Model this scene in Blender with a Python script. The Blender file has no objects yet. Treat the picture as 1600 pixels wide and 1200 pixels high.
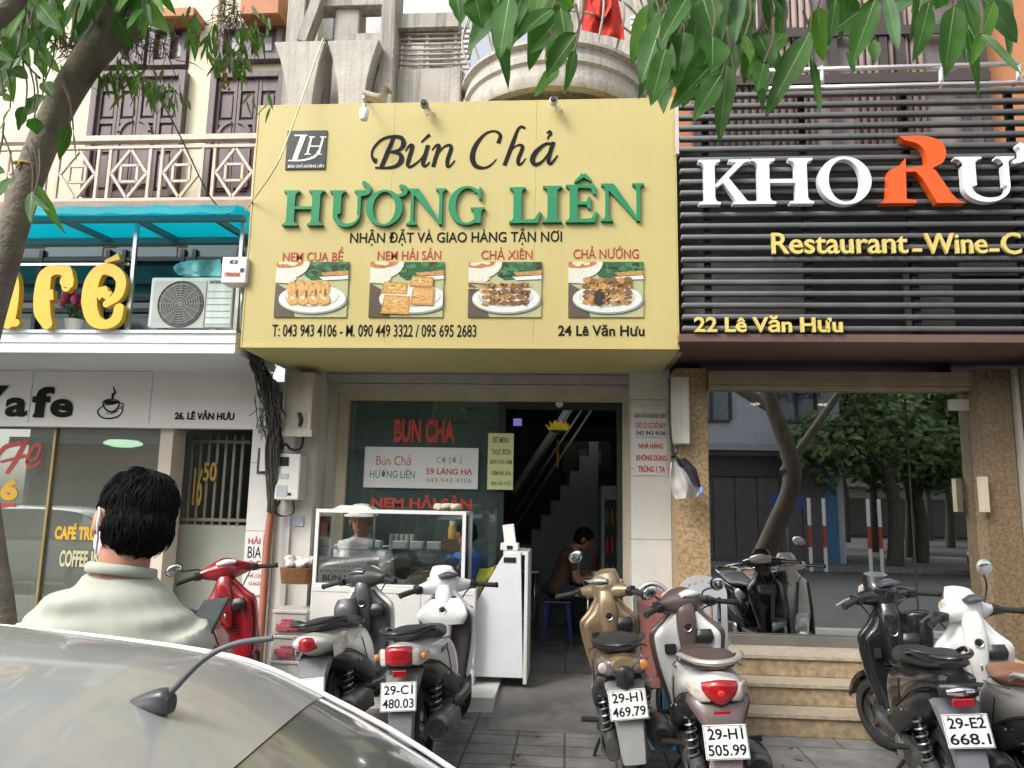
import bpy, bmesh, math, random
from mathutils import Vector, Matrix, noise
from mathutils.geometry import tessellate_polygon
random.seed(7)
R = math.radians
sc = bpy.context.scene
COL = sc.collection

# ---------------------------------------------------------------- camera
def nrm(v):
    v = Vector(v); return v/v.length
FPX, EYE = 1200.0, 1.5
Zc = nrm((142, 7500, 1200))                 # world up seen in camera axes
Yc = Vector((85, -193.6, 1200)); Yc = nrm(Yc - Zc*Yc.dot(Zc))
Xc = Zc.cross(Yc)
if Xc.x < 0: Xc = -Xc
def ray(px, py):
    v = Vector((px-800, 600-py, FPX)); return Vector((Xc.dot(v), Yc.dot(v), Zc.dot(v)))
def P(px, py, Y):                           # a point of the place at depth Y
    r = ray(px, py); return r*(Y/r.y) + Vector((0, 0, EYE))
def PZ(px, py, Z=0.0):
    r = ray(px, py); return r*((Z-EYE)/r.z) + Vector((0, 0, EYE))
cam = bpy.data.cameras.new('camera'); camo = bpy.data.objects.new('camera', cam); COL.objects.link(camo)
cam.sensor_width = 36; cam.lens = FPX/1600*36; cam.clip_start = .02; cam.clip_end = 500
rot = Matrix(((Xc.x, Xc.y, -Xc.z), (Yc.x, Yc.y, -Yc.z), (Zc.x, Zc.y, -Zc.z)))
camo.matrix_world = Matrix.Translation((0, 0, EYE)) @ rot.to_4x4()
sc.camera = camo

# ---------------------------------------------------------------- world, sun, exposure
SUN_EL, SUN_AZ = 44, 226                    # azimuth clockwise from +Y: light comes from behind-left
w = bpy.data.worlds.new('World'); sc.world = w; w.use_nodes = True
nt = w.node_tree
sky = nt.nodes.new('ShaderNodeTexSky'); sky.sky_type = 'NISHITA'; sky.sun_disc = False
sky.sun_elevation = R(SUN_EL); sky.sun_rotation = R(SUN_AZ); sky.air_density = 1.0; sky.dust_density = 4.5; sky.ozone_density = 1.0
bg = nt.nodes['Background']; bg.inputs[1].default_value = .15
hs = nt.nodes.new('ShaderNodeHueSaturation'); hs.inputs['Saturation'].default_value = .3; hs.inputs['Value'].default_value = 1.7   # thin white overcast
nt.links.new(sky.outputs[0], hs.inputs['Color']); nt.links.new(hs.outputs[0], bg.inputs[0])
sl = bpy.data.lights.new('sun', 'SUN'); sl.energy = 1.15; sl.angle = R(14); sl.color = (1, .95, .87)
so = bpy.data.objects.new('sun', sl); COL.objects.link(so)
d = Vector((math.sin(R(SUN_AZ))*math.cos(R(SUN_EL)), math.cos(R(SUN_AZ))*math.cos(R(SUN_EL)), math.sin(R(SUN_EL))))
so.rotation_euler = d.to_track_quat('Z', 'Y').to_euler(); so.location = (0, 0, 30)
vs = sc.view_settings; vs.view_transform = 'Standard'; vs.look = 'None'; vs.exposure = 0.42; vs.gamma = 1

# ---------------------------------------------------------------- materials
MATS = {}
def M(name, col, rough=.6, metal=0, var=.1, scale=6, bump=0, bscale=40, coat=0, streak=0, streakcol=None, spec=None, trans=0, emit=None):
    if name in MATS: return MATS[name]
    m = bpy.data.materials.new(name); m.use_nodes = True; t = m.node_tree; b = t.nodes['Principled BSDF']
    b.inputs['Roughness'].default_value = rough; b.inputs['Metallic'].default_value = metal
    if coat: b.inputs['Coat Weight'].default_value = coat; b.inputs['Coat Roughness'].default_value = .05
    if spec is not None: b.inputs['Specular IOR Level'].default_value = spec
    c4 = (*col, 1)
    b.inputs['Base Color'].default_value = c4
    tc = t.nodes.new('ShaderNodeTexCoord')
    out = None
    if var:
        n = t.nodes.new('ShaderNodeTexNoise'); n.inputs['Scale'].default_value = scale; n.inputs['Detail'].default_value = 5
        t.links.new(tc.outputs['Object'], n.inputs['Vector'])
        r = t.nodes.new('ShaderNodeValToRGB'); e = r.color_ramp.elements
        e[0].position = .3; e[1].position = .7
        e[0].color = tuple(max(0, c*(1-var)) for c in col)+(1,); e[1].color = tuple(min(1, c*(1+var*.7)) for c in col)+(1,)
        t.links.new(n.outputs['Fac'], r.inputs[0]); out = r.outputs[0]
        # roughness wanders a little too
        mr = t.nodes.new('ShaderNodeMapRange'); mr.inputs[3].default_value = max(.02, rough*.8); mr.inputs[4].default_value = min(1, rough*1.25)
        t.links.new(n.outputs['Fac'], mr.inputs[0]); t.links.new(mr.outputs[0], b.inputs['Roughness'])
    if streak:
        mp = t.nodes.new('ShaderNodeMapping'); mp.inputs['Scale'].default_value = (14, 14, .7)
        t.links.new(tc.outputs['Object'], mp.inputs[0])
        n2 = t.nodes.new('ShaderNodeTexNoise'); n2.inputs['Scale'].default_value = 1.6; n2.inputs['Detail'].default_value = 6
        t.links.new(mp.outputs[0], n2.inputs['Vector'])
        r2 = t.nodes.new('ShaderNodeValToRGB'); r2.color_ramp.elements[0].position = .45; r2.color_ramp.elements[1].position = .72
        t.links.new(n2.outputs['Fac'], r2.inputs[0])
        mu = t.nodes.new('ShaderNodeMath'); mu.operation = 'MULTIPLY'; mu.inputs[1].default_value = streak
        t.links.new(r2.outputs[0], mu.inputs[0])
        mx = t.nodes.new('ShaderNodeMix'); mx.data_type = 'RGBA'
        t.links.new(mu.outputs[0], mx.inputs[0])
        if out: t.links.new(out, mx.inputs[6])
        else: mx.inputs[6].default_value = c4
        mx.inputs[7].default_value = (*(streakcol or tuple(c*.35 for c in col)), 1)
        out = mx.outputs[2]
    if out: t.links.new(out, b.inputs['Base Color'])
    if bump:
        nb = t.nodes.new('ShaderNodeTexNoise'); nb.inputs['Scale'].default_value = bscale; nb.inputs['Detail'].default_value = 6
        t.links.new(tc.outputs['Object'], nb.inputs['Vector'])
        bp = t.nodes.new('ShaderNodeBump'); bp.inputs['Strength'].default_value = bump; bp.inputs['Distance'].default_value = .02
        t.links.new(nb.outputs['Fac'], bp.inputs['Height']); t.links.new(bp.outputs[0], b.inputs['Normal'])
    if trans:
        tr = t.nodes.new('ShaderNodeBsdfTranslucent'); tr.inputs[0].default_value = (min(1, col[0]*1.6), min(1, col[1]*1.8), col[2]*1.0, 1)
        mx = t.nodes.new('ShaderNodeMixShader'); mx.inputs[0].default_value = trans
        o = t.nodes['Material Output']
        t.links.new(b.outputs[0], mx.inputs[1]); t.links.new(tr.outputs[0], mx.inputs[2]); t.links.new(mx.outputs[0], o.inputs[0])
    if emit:
        b.inputs['Emission Color'].default_value = (*emit[0], 1); b.inputs['Emission Strength'].default_value = emit[1]
    MATS[name] = m; return m
def glass(name, tint=(.9, .95, .93), refl=.12, rough=0.0, haze=0, hazecol=(.4, .45, .43)):
    if name in MATS: return MATS[name]
    m = bpy.data.materials.new(name); m.use_nodes = True; t = m.node_tree; t.nodes.clear()
    o = t.nodes.new('ShaderNodeOutputMaterial'); tr = t.nodes.new('ShaderNodeBsdfTransparent'); tr.inputs[0].default_value = (*tint, 1)
    g = t.nodes.new('ShaderNodeBsdfGlossy'); g.inputs['Roughness'].default_value = rough; g.inputs[0].default_value = (.95, .97, .97, 1)
    f = t.nodes.new('ShaderNodeFresnel'); f.inputs[0].default_value = 1.5
    a = t.nodes.new('ShaderNodeMath'); a.operation = 'ADD'; a.inputs[1].default_value = refl; a.use_clamp = True
    mx = t.nodes.new('ShaderNodeMixShader')
    t.links.new(f.outputs[0], a.inputs[0]); t.links.new(a.outputs[0], mx.inputs[0])
    base = tr.outputs[0]
    if haze:                                # uneven diffuse haze painted over the pane, standing in for washed-out reflections
        df = t.nodes.new('ShaderNodeBsdfDiffuse'); df.inputs[0].default_value = (*hazecol, 1); m2 = t.nodes.new('ShaderNodeMixShader')
        tc = t.nodes.new('ShaderNodeTexCoord'); n = t.nodes.new('ShaderNodeTexNoise'); n.inputs['Scale'].default_value = 1.4; n.inputs['Detail'].default_value = 6
        mr = t.nodes.new('ShaderNodeMapRange'); mr.inputs[3].default_value = haze*.6; mr.inputs[4].default_value = haze*1.4
        t.links.new(tc.outputs['Object'], n.inputs['Vector']); t.links.new(n.outputs['Fac'], mr.inputs[0]); t.links.new(mr.outputs[0], m2.inputs[0])
        t.links.new(tr.outputs[0], m2.inputs[1]); t.links.new(df.outputs[0], m2.inputs[2]); base = m2.outputs[0]
    t.links.new(base, mx.inputs[1]); t.links.new(g.outputs[0], mx.inputs[2]); t.links.new(mx.outputs[0], o.inputs[0])
    MATS[name] = m; return m
def tilemat(name, c1, c2, mortar, scale, rough=.7, bw=.5, rh=.25, msize=.02, rot=(0, 0, 0), offset=.5, bump=.4, noisy=.25, spec=.4):
    if name in MATS: return MATS[name]
    m = bpy.data.materials.new(name); m.use_nodes = True; t = m.node_tree; b = t.nodes['Principled BSDF']
    tc = t.nodes.new('ShaderNodeTexCoord'); mp = t.nodes.new('ShaderNodeMapping'); mp.inputs['Rotation'].default_value = rot
    t.links.new(tc.outputs['Object'], mp.inputs[0])
    br = t.nodes.new('ShaderNodeTexBrick'); br.offset = offset
    br.inputs['Color1'].default_value = (*c1, 1); br.inputs['Color2'].default_value = (*c2, 1); br.inputs['Mortar'].default_value = (*mortar, 1)
    br.inputs['Scale'].default_value = scale; br.inputs['Mortar Size'].default_value = msize; br.inputs['Brick Width'].default_value = bw; br.inputs['Row Height'].default_value = rh
    br.inputs['Mortar Smooth'].default_value = .15
    t.links.new(mp.outputs[0], br.inputs['Vector'])
    n = t.nodes.new('ShaderNodeTexNoise'); n.inputs['Scale'].default_value = 3.2; n.inputs['Detail'].default_value = 9; n.inputs['Roughness'].default_value = .65
    t.links.new(tc.outputs['Object'], n.inputs['Vector'])
    mr = t.nodes.new('ShaderNodeMapRange'); mr.inputs[1].default_value = .3; mr.inputs[2].default_value = .7; mr.inputs[3].default_value = 1-noisy; mr.inputs[4].default_value = 1+noisy*.6
    t.links.new(n.outputs['Fac'], mr.inputs[0])
    mx = t.nodes.new('ShaderNodeMix'); mx.data_type = 'RGBA'; mx.blend_type = 'MULTIPLY'; mx.inputs[0].default_value = 1
    t.links.new(br.outputs[0], mx.inputs[6]); t.links.new(mr.outputs[0], mx.inputs[7])
    t.links.new(mx.outputs[2], b.inputs['Base Color'])
    b.inputs['Roughness'].default_value = rough; b.inputs['Specular IOR Level'].default_value = spec
    if bump:
        ad = t.nodes.new('ShaderNodeMath'); ad.operation = 'MULTIPLY_ADD'; ad.inputs[1].default_value = .25
        inv = t.nodes.new('ShaderNodeMath'); inv.operation = 'SUBTRACT'; inv.inputs[0].default_value = 1
        t.links.new(br.outputs['Fac'], inv.inputs[1]); t.links.new(n.outputs['Fac'], ad.inputs[0]); t.links.new(inv.outputs[0], ad.inputs[2])
        bp = t.nodes.new('ShaderNodeBump'); bp.inputs['Strength'].default_value = bump; bp.inputs['Distance'].default_value = .01
        t.links.new(ad.outputs[0], bp.inputs['Height']); t.links.new(bp.outputs[0], b.inputs['Normal'])
    MATS[name] = m; return m

# ---------------------------------------------------------------- mesh building
def catmull(pts, n):
    pts = [Vector(p) for p in pts]
    if len(pts) < 3: return [pts[0].lerp(pts[-1], i/n) for i in range(n+1)]
    out = []
    q = [pts[0]*2-pts[1]]+pts+[pts[-1]*2-pts[-2]]
    segs = len(pts)-1
    for i in range(n+1):
        s = min(i/n*segs, segs-1e-6); k = int(s); t = s-k
        a, b, c, e = q[k:k+4]
        out.append(.5*((2*b)+(c-a)*t+(2*a-5*b+4*c-e)*t*t+(3*b-a-3*c+e)*t**3))
    return out
def lerpw(ws, n):
    if not hasattr(ws, '__len__'): return [ws]*(n+1)
    out = []
    for i in range(n+1):
        s = min(i/n*(len(ws)-1), len(ws)-1-1e-6); k = int(s); out.append(ws[k]+(ws[k+1]-ws[k])*(s-k))
    return out
class MB:
    def __init__(s): s.v = []; s.f = []; s.m = []; s.sm = []
    def add(s, vs, fs, mi=0, smooth=False):
        o = len(s.v); s.v += [Vector(v) for v in vs]
        for f in fs: s.f.append([o+i for i in f]); s.m.append(mi); s.sm.append(smooth)
        return s
    def box(s, x0, x1, y0, y1, z0, z1, mi=0):
        return s.add([(x0,y0,z0),(x1,y0,z0),(x1,y1,z0),(x0,y1,z0),(x0,y0,z1),(x1,y0,z1),(x1,y1,z1),(x0,y1,z1)],
                     [(0,3,2,1),(4,5,6,7),(0,1,5,4),(1,2,6,5),(2,3,7,6),(3,0,4,7)], mi)
    def rbox(s, x0, x1, y0, y1, z0, z1, r=.01, mi=0):      # box with rounded edges
        bm = bmesh.new(); bmesh.ops.create_cube(bm, size=1)
        for v in bm.verts: v.co = Vector(((x0+x1)/2+v.co.x*(x1-x0), (y0+y1)/2+v.co.y*(y1-y0), (z0+z1)/2+v.co.z*(z1-z0)))
        r = min(r, abs(x1-x0)*.45, abs(y1-y0)*.45, abs(z1-z0)*.45)
        bmesh.ops.bevel(bm, geom=bm.edges[:], offset=r, segments=2, affect='EDGES', profile=.5)
        bm.verts.index_update()
        s.add([v.co.copy() for v in bm.verts], [[v.index for v in f.verts] for f in bm.faces], mi); bm.free(); return s
    def obox(s, c, ax, ay, az, mi=0):                       # oriented box, half-axes
        c, ax, ay, az = map(Vector, (c, ax, ay, az))
        vs = [c+ax*i+ay*j+az*k for k in (-1,1) for i, j in ((-1,-1),(1,-1),(1,1),(-1,1))]
        return s.add(vs, [(0,3,2,1),(4,5,6,7),(0,1,5,4),(1,2,6,5),(2,3,7,6),(3,0,4,7)], mi)
    def bar(s, a, b, w, h=None, mi=0, up=(0,0,1)):
        a, b = Vector(a), Vector(b); h = h or w; dd = b-a; L = dd.length; dd.normalize()
        u = Vector(up)
        if abs(dd.dot(u)) > .95: u = Vector((0,1,0))
        sx = dd.cross(u).normalized(); u = sx.cross(dd)
        return s.obox((a+b)/2, dd*L/2, sx*w/2, u*h/2, mi)
    def tube(s, pts, r, n=8, mi=0, samples=None, cap=True, flat=1.0, up=(0,0,1)):
        pts = [Vector(p) for p in pts]
        N = samples or (len(pts)-1 if len(pts) < 3 else (len(pts)-1)*5)
        c = catmull(pts, N) if len(pts) > 2 else [pts[0].lerp(pts[1], i/N) for i in range(N+1)]
        rr = lerpw(r, N); rings = []; prev = None
        for i, p in enumerate(c):
            t = (c[min(i+1, N)]-c[max(i-1, 0)])
            t = t.normalized() if t.length > 1e-9 else Vector((0,0,1))
            u = Vector(up) if prev is None else prev
            if abs(t.dot(u)) > .98: u = Vector((1,0,0)) if abs(t.x) < .9 else Vector((0,1,0))
            sx = t.cross(u).normalized(); u = sx.cross(t).normalized(); prev = u
            rings.append([p+(sx*math.cos(a)+u*flat*math.sin(a))*rr[i] for a in [2*math.pi*k/n for k in range(n)]])
        return s.rings(rings, mi, cap)
    def rings(s, rings, mi=0, cap=True, smooth=True, closed=True):
        n = len(rings[0]); vs = [v for r in rings for v in r]; fs = []
        for i in range(len(rings)-1):
            for k in range(n if closed else n-1):
                k2 = (k+1) % n; fs.append((i*n+k, i*n+k2, (i+1)*n+k2, (i+1)*n+k))
        s.add(vs, fs, mi, smooth)
        if cap and closed:
            s.add(rings[0], [tuple(range(n-1, -1, -1))], mi); s.add(rings[-1], [tuple(range(n))], mi)
        return s
    def loft(s, secs, axis='y', n=20, mi=0, sub=4, cap=True):
        """secs: (pos, cx, cz, hw, hh, exponent[, shear]) superellipse sections along an axis, splined"""
        secs = [tuple(q)+(0,)*(7-len(q)) for q in secs]
        vals = [Vector(q[:3]) for q in secs]; va = catmull(vals, (len(secs)-1)*sub)
        vb = catmull([Vector((q[3], q[4], q[5] or 2)) for q in secs], (len(secs)-1)*sub); vc = lerpw([q[6] for q in secs], (len(secs)-1)*sub)
        rings = []
        for a, b, sh in zip(va, vb, vc):
            ring = []
            for k in range(n):
                t = 2*math.pi*k/n; e = 2/max(1.2, b.z)
                cx = math.copysign(abs(math.cos(t))**e, math.cos(t))*max(.001, b.x); cz = math.copysign(abs(math.sin(t))**e, math.sin(t))*max(.001, b.y)
                if axis == 'y': ring.append(Vector((a.y+cx, a.x+sh*cz, a.z+cz)))
                elif axis == 'z': ring.append(Vector((a.y+cx, a.z+cz, a.x+sh*cz)))
                else: ring.append(Vector((a.x+sh*cz, a.y+cx, a.z+cz)))
            rings.append(ring)
        return s.rings(rings, mi, cap)
    def ell(s, c, rx, ry, rz, n=14, mi=0, rotm=None, e=1.0):
        c = Vector(c); rings = []; m = n//2+1
        for i in range(m+1):
            ph = -math.pi/2+math.pi*i/m; ring = []
            cp = max(.02, math.cos(ph))**e if abs(math.cos(ph)) > .001 else .02; sp = math.copysign(abs(math.sin(ph))**e, math.sin(ph))
            for k in range(n):
                t = 2*math.pi*k/n
                v = Vector((math.copysign(abs(math.cos(t))**e, math.cos(t))*cp*rx, math.copysign(abs(math.sin(t))**e, math.sin(t))*cp*ry, sp*rz))
                ring.append(c+(rotm @ v if rotm else v))
            rings.append(ring)
        return s.rings(rings, mi, True)
    def lathe(s, prof, o=(0,0,0), axis='z', n=24, mi=0, a0=0, a1=2*math.pi):
        o = Vector(o); full = abs(a1-a0-2*math.pi) < 1e-4; N = n if full else n+1; rings = []
        for r, h in prof:
            ring = []
            for k in range(N):
                t = a0+(a1-a0)*k/n; c, q = math.cos(t)*r, math.sin(t)*r
                ring.append(o+Vector({'z': (c, q, h), 'x': (h, c, q), 'y': (c, h, q)}[axis]))
            rings.append(ring)
        return s.rings(rings, mi, False, True, full)
    def poly(s, pts, Y, depth, mi=0, back=True):
        """plate in the XZ plane: outline (and holes) in world x,z, front at Y, thickness to +Y"""
        loops = pts if isinstance(pts[0][0], (tuple, list, Vector)) else [pts]
        loops = [[Vector((p[0], p[1], 0)) for p in l] for l in loops]
        tri = tessellate_polygon(loops); flat = [p for l in loops for p in l]; n = len(flat)
        vs = [(p.x, Y, p.y) for p in flat]+[(p.x, Y+depth, p.y) for p in flat]
        fs = []
        for a, b, c in tri:
            nz = (flat[b]-flat[a]).cross(flat[c]-flat[a]).z
            if nz < 0: b, c = c, b
            fs.append((a, b, c)); fs.append((n+a, n+c, n+b))
        o = 0
        for l in loops:
            m = len(l); ar = sum(l[i].x*l[(i+1) % m].y-l[(i+1) % m].x*l[i].y for i in range(m))
            for i in range(m):
                j = (i+1) % m; q = (o+i, n+o+i, n+o+j, o+j)
                fs.append(q if (ar > 0) == (l is loops[0]) else q[::-1])
            o += m
        return s.add(vs, fs, mi)
    def stroke(s, pts, wd, Y, depth, mi=0, n=None, rnd=False):
        N = n or (len(pts)-1)*6; c = catmull([Vector((p[0], p[1], 0)) for p in pts], N); ww = lerpw(wd, N); L = []; Rr = []
        for i, p in enumerate(c):
            t = c[min(i+1, N)]-c[max(i-1, 0)]; t.normalize(); q = Vector((-t.y, t.x, 0))*ww[i]/2
            L.append(p+q); Rr.append(p-q)
        vs = []; 
        for a, b in zip(L, Rr): vs += [(a.x, Y, a.y), (b.x, Y, b.y), (a.x, Y+depth, a.y), (b.x, Y+depth, b.y)]
        fs = []
        for i in range(N):
            a = 4*i; b = a+4
            fs += [(a, a+1, b+1, b), (a+2, b+2, b+3, a+3), (a, b, b+2, a+2), (a+1, a+3, b+3, b+1)]
        fs += [(0, 2, 3, 1), (4*N, 4*N+1, 4*N+3, 4*N+2)]
        s.add(vs, fs, mi)
        if rnd:
            for e, wdt in ((c[0], ww[0]), (c[-1], ww[-1])):
                s.poly([(e.x+math.cos(k*math.pi/8)*wdt/2, e.y+math.sin(k*math.pi/8)*wdt/2) for k in range(16)], Y+.0006, depth-.0012, mi)
        return s
    def text(s, body, x0, x1, z0, z1, Y, depth=.002, mi=0, bold=0.0, shear=0.0, keep=False, spacing=1.0):
        """lettering standing in the XZ plane, filling the box x0..x1, z0..z1"""
        c = bpy.data.curves.new('lettering', 'FONT'); c.body = body; c.offset = bold; c.shear = shear; c.space_character = spacing
        c.resolution_u = 4
        o = bpy.data.objects.new('lettering', c); COL.objects.link(o); bpy.context.view_layer.update()
        me = bpy.data.meshes.new_from_object(o.evaluated_get(bpy.context.evaluated_depsgraph_get()))
        bpy.data.objects.remove(o); bpy.data.curves.remove(c)
        if not me.vertices: return s
        xs = [v.co.x for v in me.vertices]; ys = [v.co.y for v in me.vertices]
        ax, bx, ay, by = min(xs), max(xs), min(ys), max(ys); kx = (x1-x0)/max(1e-6, bx-ax); kz = (z1-z0)/max(1e-6, by-ay)
        f = [(x0+(v.co.x-ax)*kx, z0+(v.co.y-ay)*kz) for v in me.vertices]; n = len(f)
        fs = []; cnt = {}
        for p in me.polygons:
            q = list(p.vertices); fs.append(q)
            for i in range(len(q)): cnt[(q[i], q[(i+1) % len(q)])] = 1
        vs = [(x, Y, z) for x, z in f]; allf = [tuple(q) for q in fs]
        if depth:
            vs += [(x, Y+depth, z) for x, z in f]
            for (a, b) in cnt:
                if (b, a) not in cnt: allf.append((b, a, a+n, b+n))
        bpy.data.meshes.remove(me)
        return s.add(vs, allf, mi)
    def xf(s, mat):
        s.v = [mat @ v for v in s.v]; return s

def mesh_from(name, mb, mats, off, smooth=None, autosmooth=40):
    me = bpy.data.meshes.new(name); me.from_pydata([v-off for v in mb.v], [], mb.f)
    for m in (mats if isinstance(mats, (list, tuple)) else [mats]): me.materials.append(m)
    me.polygons.foreach_set('material_index', mb.m)
    me.polygons.foreach_set('use_smooth', [(s if smooth is None else smooth) for s in mb.sm]); me.update()
    return me
def tag(o, label=None, cat=None, group=None, kind=None):
    if label: o['label'] = label
    if cat: o['category'] = cat
    if group: o['group'] = group
    if kind: o['kind'] = kind
    return o
def thing(name, label, cat, loc=(0,0,0), group=None):
    o = bpy.data.objects.new(name, None); COL.objects.link(o); o.location = loc; o.empty_display_size = .1
    return tag(o, label, cat, group)
def rootloc(p):
    v = Vector((0,0,0))
    while p: v += p.location; p = p.parent
    return v
def obj(name, mb, mats, parent=None, local=False, smooth=None, label=None, cat=None, group=None, kind=None, bevel=0, fix=True, disp=None):
    if parent: off = Vector((0,0,0)) if local else rootloc(parent); loc = Vector((0,0,0))
    else:
        xs = [v.x for v in mb.v]; ys = [v.y for v in mb.v]; zs = [v.z for v in mb.v]
        off = Vector(((min(xs)+max(xs))/2, (min(ys)+max(ys))/2, min(zs))) if kind != 'structure' else Vector((0,0,0)); loc = off
    me = mesh_from(name, mb, mats, off, smooth)
    if fix or bevel:
        bm = bmesh.new(); bm.from_mesh(me)
        bmesh.ops.remove_doubles(bm, verts=bm.verts[:], dist=1e-5)
        bmesh.ops.recalc_face_normals(bm, faces=bm.faces[:])
        if bevel:
            es = [e for e in bm.edges if len(e.link_faces) == 2 and e.calc_face_angle(0) > .6]
            bmesh.ops.bevel(bm, geom=es, offset=bevel, segments=2, affect='EDGES', clamp_overlap=True)
        # hard edges stay crisp on smooth meshes
        for e in bm.edges:
            e.smooth = not (len(e.link_faces) == 2 and e.calc_face_angle(0) > .7)
        bm.to_mesh(me); bm.free(); me.update()
    o = bpy.data.objects.new(name, me); COL.objects.link(o); o.location = loc
    if parent: o.parent = parent
    return tag(o, label, cat, group, kind)
def Xp(px, py, Y): return P(px, py, Y).x
def Zp(px, py, Y): return P(px, py, Y).z
def rect(pl, pt, pr, pb, Y):               # world box of a pixel box standing at depth Y
    mx, my = (pl+pr)/2, (pt+pb)/2
    return P(pl, my, Y).x, P(pr, my, Y).x, P(mx, pb, Y).z, P(mx, pt, Y).z
def ptext(mb, body, pl, pt, pr, pb, Y, **k):
    x0, x1, z0, z1 = rect(pl, pt, pr, pb, Y); return mb.text(body, x0, x1, z0, z1, Y, **k)
# ================================================================ palette
m_white = M('white_paint', (.72, .71, .68), .45, var=.06, scale=3, bump=.05)
m_offwhite = M('offwhite_wall', (.62, .60, .55), .6, var=.1, scale=2, streak=.18, streakcol=(.3, .27, .22))
m_cream = M('cream_plaster', (.74, .69, .50), .8, var=.1, scale=1.5, bump=.15, bscale=60, streak=.3, streakcol=(.4, .36, .27))
m_conc = M('weathered_concrete', (.40, .37, .33), .85, var=.18, scale=3, bump=.35, bscale=30, streak=.75, streakcol=(.13, .12, .105))
m_conc2 = M('pale_concrete', (.47, .44, .39), .85, var=.15, scale=4, bump=.3, bscale=35, streak=.5, streakcol=(.2, .18, .155))
m_purplewood = M('purple_brown_wood', (.105, .072, .078), .5, var=.25, scale=5, streak=.4, streakcol=(.2, .16, .17))
m_darkwood = M('dark_wood', (.055, .033, .028), .5, var=.25, scale=6)
m_black = M('black_plastic', (.018, .018, .02), .38, var=.2, scale=20)
m_rubber = M('black_rubber', (.022, .022, .022), .8, var=.25, scale=30, bump=.1)
m_dark = M('dark_gap', (.012, .012, .013), .9, var=0)
m_steel = M('brushed_steel', (.55, .55, .55), .3, 1, var=.1, scale=10)
m_alu = M('aluminium_frame', (.52, .50, .46), .4, .3, var=.1, scale=6)
m_grey = M('grey_paint', (.23, .23, .23), .5, var=.1)
m_chrome = M('chrome', (.75, .75, .76), .1, 1, var=.05)

# ================================================================ ground
m_pave = tilemat('pavement_tiles', (.165, .16, .152), (.19, .185, .175), (.075, .072, .07), 1, rough=.75, bw=.31, rh=.2, msize=.008, offset=0, bump=.7, noisy=.5)
m_slab = tilemat('pavement_slabs', (.20, .195, .185), (.23, .225, .215), (.10, .095, .09), 1, rough=.7, bw=.6, rh=.6, msize=.007, offset=.5, bump=.6, noisy=.45)
m_road = M('asphalt', (.06, .06, .062), .85, var=.25, scale=2, bump=.5, bscale=150)
m_ramp = M('ramp_granite', (.13, .125, .118), .6, var=.25, scale=9, bump=.15, bscale=90)
g = MB(); g.box(-150, 150, -190, 2.42, -.3, -.12); obj('road', g, m_road, kind='structure')
g = MB()
for i in range(100):                           # kerb stones
    x = -50+i; g.rbox(x+.004, x+.996, 2.42, 2.62, -.25, .0, .015)
obj('kerb', g, M('kerb_stone', (.3, .29, .27), .8, var=.2, bump=.2), kind='structure')
g = MB(); g.box(-60, 1.0, 2.62, 14, -.2, .0, 0); g.box(1.0, 60, 2.62, 14, -.2, .0, 1); obj('pavement', g, [m_pave, m_slab], kind='structure')
g = MB(); g.box(-90, 90, -16.2, -9.4, -.3, .0); obj('far_pavement', g, m_slab, kind='structure')
# threshold ramp and marble slab of the noodle shop
FZ = .10
g = MB()
x0, x1 = -.52, .74
g.add([(x0, 5.5, .004), (x1, 5.5, .004), (x1, 6.9, FZ), (x0, 6.9, FZ), (x0, 5.5, -.05), (x1, 5.5, -.05), (x1, 6.9, -.05), (x0, 6.9, -.05)],
      [(0,1,2,3),(0,4,5,1),(1,5,6,2),(2,6,7,3),(3,7,4,0)])
obj('doorway_ramp', g, m_ramp, kind='structure')
g = MB(); g.box(-2.32, x0-.003, 5.95, 7.3, -.05, FZ+.002, 0); obj('threshold_slab', g, M('white_marble', (.6, .59, .56), .35, var=.12, scale=5), kind='structure')
g = MB(); g.box(-2.32, .92, 7.302, 12.5, -.05, FZ, 0); obj('shop_floor', g, tilemat('floor_tiles', (.16, .15, .14), (.18, .17, .16), (.06, .06, .06), 1, rough=.25, bw=.5, rh=.5, msize=.006, offset=0), kind='structure')

# ================================================================ noodle restaurant building
YW = 7.0
rb = thing('restaurant_building', 'restaurant building with weathered grey concrete balconies above the yellow sign', 'building', (-.9, YW, 0))
m_tile = tilemat('white_wall_tiles', (.66, .65, .61), (.68, .67, .63), (.33, .31, .28), 1, rough=.3, bw=3, rh=.62, msize=.004, rot=(R(90), 0, 0), offset=0, bump=.2, noisy=.1)
xl0, xl1 = Xp(445, 585, YW), Xp(500, 585, YW)
g = MB(); g.box(xl0, xl1, YW, 7.6, 0, 2.9); g.box(xl1, xl1+.01, 7.02, 7.6, 0, 2.9); obj('left_pier', g, m_offwhite, rb)
g = MB(); g.box(xl0+.1, xl0+.15, YW-.03, YW-.001, 0, 2.74); obj('cable_duct', g, m_white, rb)
g = MB(); g.box(xl1+.011, Xp(541, 700, 7.32), 7.3, 7.6, 0, 2.9); obj('recess_jamb', g, m_offwhite, rb)
xr0, xr1 = Xp(985, 700, YW), Xp(1046, 700, YW)
g = MB(); g.box(xr0, xr1, YW-.05, 7.6, 0, 2.9); obj('right_pier', g, m_tile, rb)
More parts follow.
